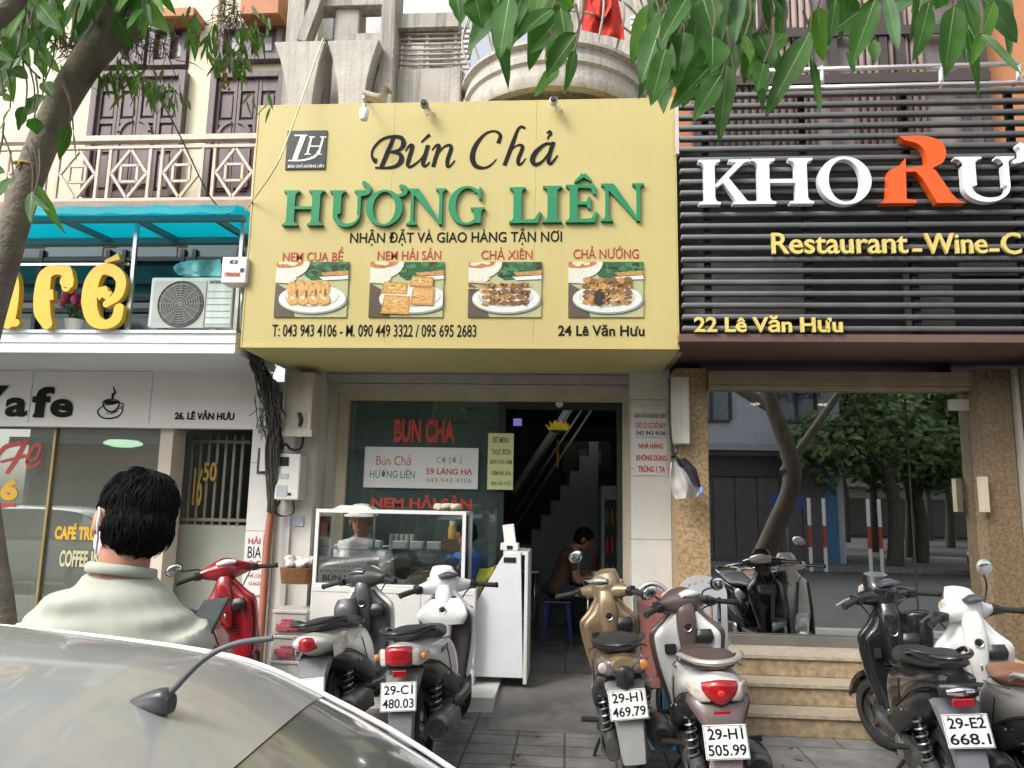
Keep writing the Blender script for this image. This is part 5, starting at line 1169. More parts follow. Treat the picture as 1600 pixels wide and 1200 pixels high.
        g = MB(); g.rbox(-.045, .045, -.375, -.35, zt_-.08, zt_-.045, .004); o('brake_lens', g, m_redlens, tl)
    elif cfg.get('lamp') == 'classic':
        tl = lens('tail_light', [(-.06, -.326, zt_+.02, .016, .03, 2.6), (0, -.345, zt_+.018, .028, .042, 2.8), (.06, -.326, zt_+.02, .016, .03, 2.6)], m_redlens)
        for sx in (-1, 1):
            q = [(sx*.135, -.235, zt_-.03, .016, .05, 2.4), (sx*.165, -.16, zt_-.01, .018, .06, 2.4), (sx*.178, -.07, zt_+.005, .008, .03, 2.4)]; lens('turn_signal', q if sx > 0 else q[::-1], m_clear, tl)
    # floor, leg shield, inner panel, fender
    g = MB(); g.loft([(.44, 0, .29, .13, .05, 3.5), (.58, 0, .275, .155, .045, 3.5), (.84, 0, .28, .16, .045, 3.5), (.95, 0, .32, .15, .06, 3)], 'y', 20); fp = o('floor_panel', g, cfg.get('floor', m_satin), smooth=True)
    SW = cfg.get('sw', .9)
    g = MB(); g.loft([(.27, 0, .93, .14*SW, .035, 3.4), (.40, 0, .975, .165*SW, .05, 3.4), (.54, 0, 1.0, .205*SW, .06, 3.2), (.69, 0, .99, .23*SW, .06, 3), (.77, 0, .965, .225*SW, .06, 3), (.84, 0, .94, .15*SW, .055, 2.6), (.92, 0, .91, .075, .045, 2.4)], 'z', 28)
    for v in g.v: v.y -= .9*max(0, abs(v.x)-.09)**1.25   # flanks sweep back
    ls_ = o('leg_shield', g, cfg.get('shieldm', body), smooth=True)
    g = MB(); g.loft([(.29, 0, .905, .12*SW, .03, 3.4), (.42, 0, .93, .145*SW, .05, 3.4), (.56, 0, .945, .18*SW, .06, 3.2), (.69, 0, .93, .20*SW, .065, 3), (.76, 0, .915, .195*SW, .065, 3), (.83, 0, .905, .125*SW, .06, 2.6), (.88, 0, .895, .08, .05, 2.4)], 'z', 26)
    for v in g.v: v.y -= .8*max(0, abs(v.x)-.09)**1.25
    ip = o('inner_panel', g, inner, smooth=True)
    g = MB(); g.loft([(.58, 0, .862, .030, .02, 2.6), (.70, 0, .850, .052, .035, 2.6), (.80, 0, .852, .062, .045, 2.6), (.90, 0, .868, .058, .05, 2.6), (.96, 0, .89, .05, .045, 2.4)], 'z', 18); o('steering_column_cover', g, cfg.get('colm', hc), ip, smooth=True)
    g = MB(); g.rbox(-.145*SW, -.075, .842, .862, .64, .70, .012); o('open_pocket', g, m_dark, ip)
    g = MB(); g.loft([(.70, .1, .845, .045, .02, 3), (.74, .1, .84, .055, .025, 3), (.78, .1, .85, .045, .02, 3)], 'z', 14); o('glove_pocket', g, cfg.get('pocket', m_satin), ip, smooth=True)
    g = MB(); g.lathe([(0, .800), (.016, .800), (.02, .81), (.02, .85)], (.0, 0, .80), 'y', 14); g.lathe([(0, .793), (.006, .793), (.006, .80)], (.0, 0, .80), 'y', 8); o('key_lock', g, m_satin, ip)
    g = MB(); vs, fs = [], []
    for i in range(13):
        a = R(15+i*11.5)
        for u in (-1, -.8, 0, .8, 1): rr_ = .268-(.035 if abs(u) == 1 else 0)+(.008 if u == 0 else 0); vs.append((u*.068, 1.27-math.cos(a)*-rr_ if False else 1.27+math.cos(a)*rr_, .235+math.sin(a)*rr_))
    for i in range(12):
        for j in range(4): fs.append((i*5+j, i*5+j+1, i*5+j+6, i*5+j+5))
    g.add(*solid(vs, fs, .006), 0, True); o('front_fender', g.xf(SM), cfg.get('fender', body))
    g = MB()
    for sx in (-1, 1): g.tube([(sx*.075, 1.27, .235), (sx*.075, 1.16, .5), (sx*.05, 1.02, .78)], .018, 8)
    o('front_fork', g.xf(SM), m_satin, smooth=True)
    # head: cover, speedometer, lamp, bars
    steer = cfg.get('steer', 0); hb = thing_part = None
    hz = cfg.get('hz', .985); TM = Matrix.Translation((0, .93, hz)) @ Matrix.Rotation(R(-steer), 4, 'Z') @ Matrix.Rotation(R(12), 4, 'X')
    hs = cfg.get('hshape', 'round')
    g = MB()
    if hs == 'round': g.loft([(-.19, .02, .0, .028, .028, 2.2), (-.13, .015, .005, .05, .05, 2.4), (-.07, .01, .01, .085, .07, 2.5), (0, .005, .015, .10, .085, 2.5), (.07, .01, .01, .085, .07, 2.5), (.13, .015, .005, .05, .05, 2.4), (.19, .02, .0, .028, .028, 2.2)], 'x', 22)
    elif hs == 'tall': 
        g.loft([(-.20, .0, .0, .026, .026, 2.2), (-.13, .005, .0, .045, .045, 2.4), (-.06, .01, .0, .06, .05, 2.5), (.06, .01, .0, .06, .05, 2.5), (.13, .005, .0, .045, .045, 2.4), (.20, .0, .0, .026, .026, 2.2)], 'x', 18)
        g.loft([(-.14, 0, -.02, .05, .07, 2.6), (-.03, 0, .0, .085, .075, 2.6), (.06, 0, .025, .1, .08, 2.6), (.12, 0, .06, .07, .06, 2.4)], 'z', 22)
    else: g.loft([(-.17, .03, .01, .03, .04, 2.2), (-.10, .02, .01, .07, .06, 2.6), (0, .0, .03, .09, .075, 2.8), (.10, .02, .01, .07, .06, 2.6), (.17, .03, .01, .03, .04, 2.2)], 'x', 20)
    g.loft([(-.13, 0, .0, .055, .06, 2.3), (-.06, 0, .01, .07, .07, 2.4), (.02, 0, .02, .08, .07, 2.4)], 'z', 18)
    hcov = o('handlebar_cover', g.xf(TM), hc, smooth=True)
    topz = .10 if hs == 'tall' else .085
    g = MB(); g.loft([(-.07, -.05, topz-.012, .022, .012, 2.4), (0, -.052, topz-.004, .04, .02, 2.6), (.07, -.05, topz-.012, .022, .012, 2.4)], 'x', 16); g.xf(TM); o('speedometer', g, M('speedo_glass', (.08, .085, .10), .08, var=.3, scale=30, coat=.8) if not cfg.get('dial') else cfg['dial'], hcov, smooth=True)
    g = MB(); g.loft([(-.10, .08, .02, .02, .03, 2.4), (0, .098, .025, .03, .05, 2.6), (.10, .08, .02, .02, .03, 2.4)], 'x', 16); g.xf(TM); o('headlight', g, m_clear, hcov, smooth=True)
    g = MB()
    for sx in (-1, 1): g.tube([(sx*.15, .0, .0), (sx*.22, -.02, .0), (sx*.30, -.055, -.005)], .011, 8)
    hbar = o('handlebar', g.xf(TM), m_satin, hcov, smooth=True)
    for sx in (-1, 1):
        g = MB(); g.tube([(sx*.225, -.022, .0), (sx*.36, -.075, -.008)], [.0165, .0175], 12); g.lathe([(0, 0), (.02, 0), (.02, .012), (0, .012)], (sx*.36, -.075, -.008), 'x', 12); g.xf(TM); o('grip', g, cfg.get('grip', m_rubber), hcov, smooth=True)
        g = MB(); g.rbox(sx*.205-.025, sx*.205+.025, -.045, .03, -.026, .026, .01); g.xf(TM); o('switch_box', g, m_satin, hcov)
        g = MB(); g.tube([(sx*.19, .045, -.005), (sx*.26, .035, -.012), (sx*.36, -.01, -.018)], [.008, .007, .006], 8, flat=.6); g.xf(TM); o('brake_lever', g, cfg.get('lever', m_steel), hcov, smooth=True)
    for sx in cfg.get('mirrors', ()):
        ml = cfg.get('mlen', .24); dn = -1 if ml < 0 else 1
        a, b, c_ = Vector((sx*.17, .02, .03)), Vector((sx*.20, .03, .03+ml*.5)), Vector((sx*cfg.get('mx', .22), .0, .03+ml))
        g = MB(); g.tube([a, b, c_], .006, 8); g.xf(TM); ms = o('mirror_stem', g, m_satin, hcov, smooth=True)
        g = MB(); g.ell(c_+Vector((sx*.02, .0, .02)), .065, .018, .046, 18, rotm=Matrix.Rotation(R(20*sx), 3, 'Y')); g.xf(TM); mh = o('mirror_housing', g, cfg.get('mcol', m_satin), ms, smooth=True)
        g = MB(); g.ell(c_+Vector((sx*.02, -.012, .02)), .057, .010, .039, 18, rotm=Matrix.Rotation(R(20*sx), 3, 'Y')); g.xf(TM); o('mirror_glass', g, m_mirror, ms, smooth=True)
    # switch gear, hooks, grille, hoses
    g = MB(); g.lathe([(.021, .797), (.024, .795), (.024, .805), (.021, .805)], (.0, 0, .80), 'y', 16); o('lock_ring', g, m_steel, ip)
    g = MB(); g.tube([(0, .85, .70), (0, .825, .685), (0, .82, .66), (0, .835, .645)], .006, 7); o('bag_hook', g, m_steel, ip)
    g = MB()
    for k in range(4): g.bar((-.07, .872-.004*k, .60-.022*k), (.07, .872-.004*k, .60-.022*k), .008, .006)
    o('inner_grille', g, m_satin, ip)
    g = MB()
    for k in range(5): g.bar((-.11, .60+.05*k, .322), (.11, .60+.05*k, .322), .012, .006)
    o('foot_ribs', g, m_rubber, fp)
    g = MB(); g.tube([(-.10, .1, .33), (-.13, .3, .36), (-.10, .5, .33)], .008, 6); g.tube([(-.06, .3, .4), (-.12, .18, .37), (-.11, .05, .3)], .007, 6); g.tube([(.1, .2, .36), (.13, .05, .36), (.1, -.05, .34)], .006, 6); o('engine_hose', g, m_rubber, e)
    g = MB()
    for q in ((-.07, .06), (.07, .06)): g.lathe([(0, -.007), (.006, -.007), (.006, -.003), (0, -.003)], (q[0], 0, q[1]), 'y', 8)
    o('plate_bolt', g.xf(tm), m_steel, pl)
    # cables, stand, pegs
    g = MB()
    for sx in (-1, 1): g.tube([(sx*.2, .93, hz-.01), (sx*.12, 1.05, hz-.06), (sx*.03, 1.03, hz-.2)], .005, 6)
    o('brake_cable', g, m_black)
    g = MB(); g.tube([(-.10, .46, .2), (-.17, .5, .1), (-.21, .52, .02+lean*-.002)], .011, 8); g.box(-.235, -.195, .49, .55, .004, .014); o('side_stand', g, m_satin)
    for sx in (-1, 1): g = MB(); g.tube([(sx*.15, .14, .33), (sx*.19, .14, .335), (sx*.25, .13, .345)], [.012, .016, .014], 8); o('foot_peg', g, m_rubber)
    return t, o
p_white = paint('white_enamel', (.72, .72, .70)); p_wht2 = paint('cream_white_enamel', (.66, .66, .60)); p_gold = paint('gold_enamel', (.30, .22, .125), .25, .35)
p_brown = paint('brown_enamel', (.105, .072, .066), .28); p_blk = paint('black_enamel', (.014, .014, .016), .14); p_red = paint('red_enamel', (.26, .012, .018), .15)
p_dkgrey = paint('charcoal_panel', (.045, .045, .048), .45); p_silver = paint('silver_enamel', (.5, .49, .47), .3, .4)
m_brownseat = M('brown_vinyl', (.075, .050, .045), .5, var=.2, bump=.05, bscale=300); m_tanseat = M('tan_leather', (.26, .115, .06), .45, var=.2, scale=9, bump=.05)
m_pinkflap = M('pinkish_flap', (.30, .22, .21), .6, var=.15, streak=.2); m_taupe = M('taupe_grey_plastic', (.19, .185, .18), .5, var=.15)
tA, oA = scooter('scooter', 'cream white and black scooter with a black front, furthest left of the counter pair', -1.38, 4.85, 1, 8,
    dict(body=p_wht2, inner=p_dkgrey, seat=m_vinyl, head=p_dkgrey, shieldm=p_wht2, lamp='classic', tail='fat', plate=None, decal='X3', decalm=m_redlens, mirrors=(), steer=28, hz=.955, lever=m_black, fender=p_wht2, pz=.45))
g = MB(); g.loft([(.60, -.11, .80, .07, .05, 3), (.66, -.11, .79, .085, .07, 3), (.78, -.11, .80, .085, .075, 3), (.84, -.11, .81, .06, .05, 2.6)], 'z', 18); oA('storage_pocket', g, p_dkgrey, smooth=True)
tB, oB = scooter('scooter', 'white scooter with red tail light and plate 29-C1 480.03 in front of the counter', -.81, 4.56, 3, 5,
    dict(body=p_white, inner=M('dark_brown_panel', (.045, .035, .036), .5), seat=m_vinyl, head=p_white, lamp='lead', tail='wide', plate=('29-C1', '480.03'), decal='ELIZ 125', mirrors=(), steer=-35, hz=.945, hshape='tall', flap=m_flap, lift=.01, pz=.505))
g = MB(); g.loft([(.70, 0, .865, .14, .05, 3), (.76, 0, .855, .17, .055, 3), (.83, 0, .865, .15, .055, 2.6), (.87, 0, .875, .11, .05, 2.4)], 'z', 22)
for v in g.v: v.y -= .8*max(0, abs(v.x)-.09)**1.25
oB('upper_inner_panel', g, p_white, smooth=True)
tC, oC = scooter('scooter', 'gold scooter with smoky rear lamps and plate 29-H1 469.79 at the doorway', .385, 4.52, 0, 7,
    dict(body=p_gold, inner=p_gold, seat=m_vinyl, head=p_gold, sw=.86, lamp='mask', tail='wide', plate=('29-H1', '469.79'), mirrors=(-1,), mlen=.20, mx=.15, steer=35, hz=.95, hshape='tall', flap=M('pale_grey_flap', (.27, .27, .265), .55, var=.15), mcol=m_satin, dial=M('silver_dial', (.4, .4, .38), .2, .4), pz=.52))
tD, oD = scooter('scooter', 'brown and white scooter with wide red tail light and plate 29-H1 505.99', .775, 4.1, 2, 4.5,
    dict(body=p_white, inner=p_white, seat=m_brownseat, head=p_brown, shieldm=p_brown, lamp='vision', sw=1.0, tail='fat', plate=('29-H1', '505.99'), rail=M('silver_rail', (.6, .58, .54), .3, .6), mirrors=(-1, 1), mlen=.05, mx=.26, steer=-35, flap=m_pinkflap, fender=p_brown, dial=M('white_dial', (.7, .7, .68), .15), hz=.925, pz=.475))
g = MB(); g.loft([(-.37, 0, .47, .07, .02, 3), (-.33, 0, .56, .10, .05, 2.8), (-.28, 0, .62, .14, .05, 2.8), (-.2, 0, .62, .15, .05, 2.8)], 'y', 18); oD('rear_centre_cover', g, p_brown, smooth=True)
tE, oE = scooter('scooter', 'black scooter with chrome rear lamp and plate 29-E2 668 beside the marble steps', 1.94, 4.18, 9, 6,
    dict(body=p_blk, inner=p_blk, seat=m_vinyl, head=p_blk, sw=.82, lamp='chrome', tail='slim', plate=('29-E2', '668.1'), mirrors=(), steer=-30, hz=1.0, hshape='tall', lift=.04, rail=p_blk, case=m_steel, lever=p_silver, flap=M('slate_flap', (.15, .16, .18), .5), pz=.535))
g = MB(); g.loft([(.66, .17, .90, .05, .045, 2.8), (.74, .17, .90, .07, .06, 2.8), (.88, .17, .90, .075, .065, 2.8), (.90, .17, .90, .06, .05, 2.6)], 'z', 16); oE('hung_bag', g, p_blk, smooth=True)
tF, oF = scooter('scooter', 'white scooter with tan leather seat at the right edge behind the black one', 2.27, 3.85, 8, 5,
    dict(body=p_silver, inner=p_white, seat=m_tanseat, head=p_white, shieldm=p_white, lamp='lead', tail='fat', plate=None, mirrors=(1,), mlen=.20, mx=.12, steer=-32, hshape='tall', hz=.95, mcol=p_silver, rail=p_silver, pz=.47))
tG, oG = scooter('scooter', 'glossy red scooter with a white dashboard standing behind the man', -2.36, 4.95, -3, 11,
    dict(body=p_red, inner=p_red, seat=m_vinyl, head=p_red, lamp='lead', tail='wide', plate=None, mirrors=(-1,), mlen=.03, mx=.34, steer=-28, hz=.99, hshape='round', dial=p_white))
# ================================================================ people
def remesh(mb, vox, it=2, noise_amp=0, noise_fr=20, off=(0,0,0), wr=None):
    me = bpy.data.meshes.new('raw'); me.from_pydata([v for v in mb.v], [], mb.f)
    bm = bmesh.new(); bm.from_mesh(me); bmesh.ops.remove_doubles(bm, verts=bm.verts[:], dist=1e-5); bmesh.ops.recalc_face_normals(bm, faces=bm.faces[:]); bm.to_mesh(me); bm.free()
    o = bpy.data.objects.new('raw', me); COL.objects.link(o)
    m = o.modifiers.new('r', 'REMESH'); m.mode = 'VOXEL'; m.voxel_size = vox
    s = o.modifiers.new('s', 'SMOOTH'); s.iterations = it; s.factor = .5
    bpy.context.view_layer.update()
    e = bpy.data.meshes.new_from_object(o.evaluated_get(bpy.context.evaluated_depsgraph_get()))
    out = MB(); vs = [v.co.copy() for v in e.vertices]
    if noise_amp or wr:
        nn = [v.normal.copy() for v in e.vertices]
        vs = [v+n*(noise_amp*noise.noise(v*noise_fr)+(wr(v) if wr else 0)) for v, n in zip(vs, nn)]
    out.add(vs, [tuple(p.vertices) for p in e.polygons], 0, True)
    bpy.data.objects.remove(o); bpy.data.meshes.remove(me); bpy.data.meshes.remove(e)
    return out
def ringtube(mb, cs, sides, fronts, hws, hds, n=20, e=2.3):
    rings = []
    N = (len(cs)-1)*5; C = catmull(cs, N); S = catmull(sides, N); Fv = catmull(fronts, N); W = lerpw(hws, N); D = lerpw(hds, N)
    for c, s, f, w_, d_ in zip(C, S, Fv, W, D):
        s = s.normalized(); f = f.normalized(); rings.append([c+s*math.copysign(abs(math.cos(a))**(2/e), math.cos(a))*w_+f*math.copysign(abs(math.sin(a))**(2/e), math.sin(a))*d_ for a in [2*math.pi*k/n for k in range(n)]])
    mb.rings(rings)
def hand(mb, wrist, fwd, side, up, s=1.0, curl=.6, thumb=1):
    """palm, four fingers of different lengths curling towards -up, and a thumb off the side"""
    f, sd, u = nrm(fwd), nrm(side), nrm(up); w_ = Vector(wrist); pc = w_+f*.05*s
    mb.ell(pc, .05*s, .043*s, .016*s, 12, rotm=Matrix((f, sd, u)).transposed())
    for k, (ln, off) in enumerate(((.068, .030), (.078, .010), (.072, -.011), (.056, -.031))):
        b = w_+f*.088*s+sd*off*s; c1 = curl; p1 = b+(f*math.cos(c1*.5)-u*math.sin(c1*.5))*ln*.45*s; p2 = p1+(f*math.cos(c1*1.4)-u*math.sin(c1*1.4))*ln*.32*s; p3 = p2+(f*math.cos(c1*2.1)-u*math.sin(c1*2.1))*ln*.25*s
        mb.tube([b-f*.02*s, b, p1, p2, p3], [.0095*s, .0092*s, .0085*s, .0078*s, .0062*s], 8)
    b = w_+f*.035*s+sd*.032*s*thumb; mb.tube([b-sd*.012*s*thumb, b+sd*.02*s*thumb+f*.012*s, b+sd*.032*s*thumb+f*.036*s-u*.012*s, b+sd*.028*s*thumb+f*.058*s-u*.022*s], [.013*s, .012*s, .0105*s, .008*s], 8)
def headm(mb, c, fwd, up, s=1.0):
    """head with brow, nose, mouth, chin and ears; c is the middle of the skull"""
    f, u = nrm(fwd), nrm(up); sd = f.cross(u).normalized(); u = sd.cross(f); rm = Matrix((sd, f, u)).transposed(); L = lambda x, y, z: Vector(c)+(rm @ Vector((x, y, z)))*s
    mb.ell(L(0, -.008, .02), .076*s, .094*s, .090*s, 22, rotm=rm); mb.ell(L(0, .022, -.04), .060*s, .068*s, .075*s, 18, rotm=rm); mb.ell(L(0, .065, -.092), .026*s, .02*s, .02*s, 10, rotm=rm)
    mb.tube([L(0, .086, .02), L(0, .104, -.018), L(0, .112, -.032)], [.010*s, .013*s, .015*s], 8); mb.ell(L(0, .086, -.062), .026*s, .012*s, .008*s, 10, rotm=rm); mb.ell(L(0, .084, -.072), .022*s, .012*s, .008*s, 10, rotm=rm)
    mb.ell(L(0, .078, .03), .056*s, .014*s, .012*s, 12, rotm=rm)
    for sx in (-1, 1):
        mb.ell(L(sx*.086, -.006, -.022), .013*s, .021*s, .034*s, 12, rotm=rm); mb.ell(L(sx*.03, .080, .008), .014*s, .01*s, .009*s, 10, rotm=rm)
    return L, rm
m_skin = M('warm_skin', (.48, .235, .155), .5, var=.06, scale=18, bump=.04, bscale=150); m_hair = M('black_hair', (.011, .010, .0115), .85, var=.3, scale=60, spec=.12)
def hair(L, rm, s, parent, rnd, nape=-.09, tufts=900, ln=(.025, .055)):
    g = MB(); g.ell(L(0, -.014, .032), .083*s, .100*s, .090*s, 26, rotm=rm); g.ell(L(0, -.030, -.020), .081*s, .082*s, .075*s, 22, rotm=rm); g.ell(L(0, -.044, nape+.034), .052*s, .045*s, .035*s, 18, rotm=rm)
    g = remesh(g, .007, 6, .003, 60); nn = [Vector((0, 0, 0)) for _ in g.v]
    for f in g.f:
        q = (g.v[f[1]]-g.v[f[0]]).cross(g.v[f[2]]-g.v[f[0]])
        for k in f: nn[k] += q
    inv = rm.transposed(); V0 = list(g.v); c0 = L(0, -.01, .03); wh = L(.01, -.05, .11)
    for i in range(tufts):
        k = rnd.randrange(len(V0)); b = V0[k]; n_ = nn[k].normalized() if nn[k].length else Vector((0, 0, 1))
        if n_.dot(b-c0) < 0: n_ = -n_
        lo = inv @ (b-L(0, 0, 0))
        if lo.y > .05*s and lo.z < .05*s: continue
        dn = (b-wh).normalized()*.8+rm @ Vector((0, -.1, -.7))+Vector((rnd.gauss(0, .28), rnd.gauss(0, .28), rnd.gauss(0, .2)))
        dn -= n_*dn.dot(n_); dn.normalize(); l_ = rnd.uniform(*ln); l_ *= .6 if lo.z < -.085*s else 1; kk = 1/.19; lift = rnd.uniform(.001, .006)
        g.tube([b-n_*.002, b+dn*l_*.5+n_*(lift-l_*l_*.25*kk), b+dn*l_+n_*(lift*.8-l_*l_*kk)], [.0022*s, .0017*s, .0003*s], 4, samples=3)
    return obj('hair', g, m_hair, parent, fix=False, smooth=True)
# ---- the man in front
MY = 1.88
man = thing('person', 'man with black hair in a pale mint shirt seen from behind, holding a phone', 'person', (Xp(190, 950, MY), MY, -.12))
hc_ = P(211, 810, MY); fw = Vector((-math.sin(R(52)), math.cos(R(52)), -.2)); upv = Vector((.06, .16, 1))
b = MB(); Lh, rmh = headm(b, hc_, fw, upv, 1.0)
nk = P(196, 908, MY); nk.y = MY-.015
ringtube(b, [nk-Vector((0, 0, .06)), nk, hc_+Vector((-.008, -.01, -.075)), hc_+Vector((0, 0, -.02))], [Vector((1, 0, 0))]*4, [Vector((0, 1, 0))]*4, [.08, .057, .056, .056], [.068, .056, .06, .06])
SZ = [(1020, 30, 312, .125), (985, 33, 308, .122), (960, 45, 298, .115), (940, 68, 280, .105), (925, 95, 264, .095), (910, 120, 250, .083), (896, 136, 240, .074)]
def shoulder_rings(grow, top=0, low=True):
    cs, hw, hd = [], [], []
    if low:
        for z_, w_ in ((.70, .17), (.85, .175), (1.0, .195)): cs.append(Vector((Xp(178, 1000, MY), MY+.03, z_))); hw.append(w_+grow); hd.append(.115+grow)
    for y, a, c_, d_ in SZ[:len(SZ)-top]:
        p, q_ = P(a, y, MY), P(c_, y, MY); cs.append((p+q_)/2+Vector((0, 0.02*(1-(1020-y)/124), 0))); hw.append((q_.x-p.x)/2-.012+grow); hd.append(d_+grow)
    return cs, hw, hd
cs, hw, hd = shoulder_rings(-.012); ringtube(b, cs, [Vector((1, 0, 0))]*len(cs), [Vector((0, 1, 0))]*len(cs), hw, hd)
shL, shR = P(60, 985, MY), P(280, 985, MY)
elR = shR+Vector((.035, .08, -.27)); wrR = P(312, 1010, 2.12)+Vector((0, 0, -.09)); elL = shL+Vector((-.04, .06, -.28)); wrL = elL+Vector((.10, .24, .04))
for a, e_, w_ in ((shL, elL, wrL), (shR, elR, wrR)):
    b.tube([a, a.lerp(e_, .5), e_, e_.lerp(w_, .4), w_], [.055, .05, .042, .04, .027], 12)
fwd = (wrR-elR).normalized(); hand(b, wrR, fwd, Vector((-1, .1, .1)), Vector((.2, .3, -1)), 1, .75, 1); hand(b, wrL, (wrL-elL).normalized(), Vector((1, .1, 0)), Vector((0, 0, -1)), 1, .7, 1)
hip = Vector((Xp(178, 1000, MY), MY+.03, .80-.0))
for sx in (-1, 1):
    h_ = hip+Vector((sx*.09, 0, -.02)); k_ = Vector((h_.x+sx*.01, MY+.05, .36)); f_ = Vector((h_.x+sx*.015, MY+.02, -.05)); b.tube([h_, k_, f_], [.085, .055, .04], 12); b.ell(f_+Vector((0, .07, -.035)), .042, .12, .034, 10)
obj('body', remesh(b, .0075, 2), m_skin, man)
sh_ = MB(); cs, hw, hd = shoulder_rings(.004); ringtube(sh_, cs, [Vector((1, 0, 0))]*len(cs), [Vector((0, 1, 0))]*len(cs), hw, hd)
for a, e_ in ((shL, elL), (shR, elR)): sh_.tube([a+Vector((0, 0, .005)), a.lerp(e_, .5), a.lerp(e_, .95)], [.068, .064, .066], 14)
def wrinkle(v):
    dx = v.x-man.location.x
    w1 = .005*math.sin(v.z*95+2.5*noise.noise(Vector((dx*5, v.z*3, 2))))*max(0, noise.noise(Vector((dx*4+3, v.z*2.5, 1)))+.08)*2.6+.004*noise.noise(Vector((dx*6, v.y*4, v.z*16)))
    return w1-.006*math.exp(-((dx+.01)/.05)**2)*(1 if v.y < MY else 0)+.003*noise.noise(v*9)
m_mint = M('mint_cotton', (.40, .42, .355), .85, var=.05, scale=5, bump=.08, bscale=420)
shirt = obj('shirt', remesh(sh_, .008, 3, 0, 1, wr=wrinkle), m_mint, man)
g = MB(); q0 = P(192, 891, MY)
cc_ = [(q0+Vector((math.cos(a)*.077, -.005+math.sin(a)*.074, .010*math.sin(a)*-1+.006*math.cos(a)*-1))) for a in [2*math.pi*k/24 for k in range(24)]]
g.tube(cc_+[cc_[0]], .0062, 8, samples=48, flat=2.1, cap=False); obj('collar_band', g, m_mint, shirt, smooth=True)
tr = MB(); tr.ell(hip+Vector((0, 0, .02)), .175, .125, .12, 16)
for sx in (-1, 1): h_ = hip+Vector((sx*.09, 0, -.02)); k_ = Vector((h_.x+sx*.01, MY+.05, .36)); f_ = Vector((h_.x+sx*.015, MY+.02, -.03)); tr.tube([h_, k_, f_], [.098, .075, .068], 14)
obj('trousers', remesh(tr, .01, 2), M('dark_trousers', (.04, .045, .06), .85, var=.15, bump=.05), man)
g = MB()
for sx in (-1, 1): g.ell(Vector((hip.x+sx*.105, MY+.09, -.085)), .05, .14, .042, 14)
obj('shoes', g, m_vinyl, man, smooth=True)
hair(Lh, rmh, 1.0, man, random.Random(5), tufts=5200)
g = MB(); g.ell(Lh(0, .066, -.05), .062, .05, .058, 18, rotm=rmh)
mk = obj('face_mask', g, M('mask_white', (.66, .68, .72), .8, var=.04), man, smooth=True)
g = MB(); g.tube([Lh(-.055, .085, -.02), Lh(-.085, .01, .012), Lh(-.094, -.026, -.008), Lh(-.094, -.03, -.04), Lh(-.082, -.012, -.062), Lh(-.055, .06, -.085)], .0026, 6); obj('mask_loop', g, mk.data.materials[0], mk, smooth=True)
t = thing('phone', 'dark smartphone held up in front of the man', 'phone', P(325, 965, 2.2))
pc = P(325, 963, 2.19); tm = Matrix.Translation(pc) @ Matrix.Rotation(R(-8), 4, 'Y') @ Matrix.Rotation(R(-58), 4, 'X')
g = MB(); g.rbox(-.040, .040, -.005, .005, -.075, .075, .004); obj('phone_case', g.xf(tm), m_satin, t)
g = MB(); g.box(-.037, .037, -.0062, -.0052, -.071, .071); obj('phone_screen', g.xf(tm), M('phone_glass', (.03, .04, .042), .35, var=.4, scale=30), t)
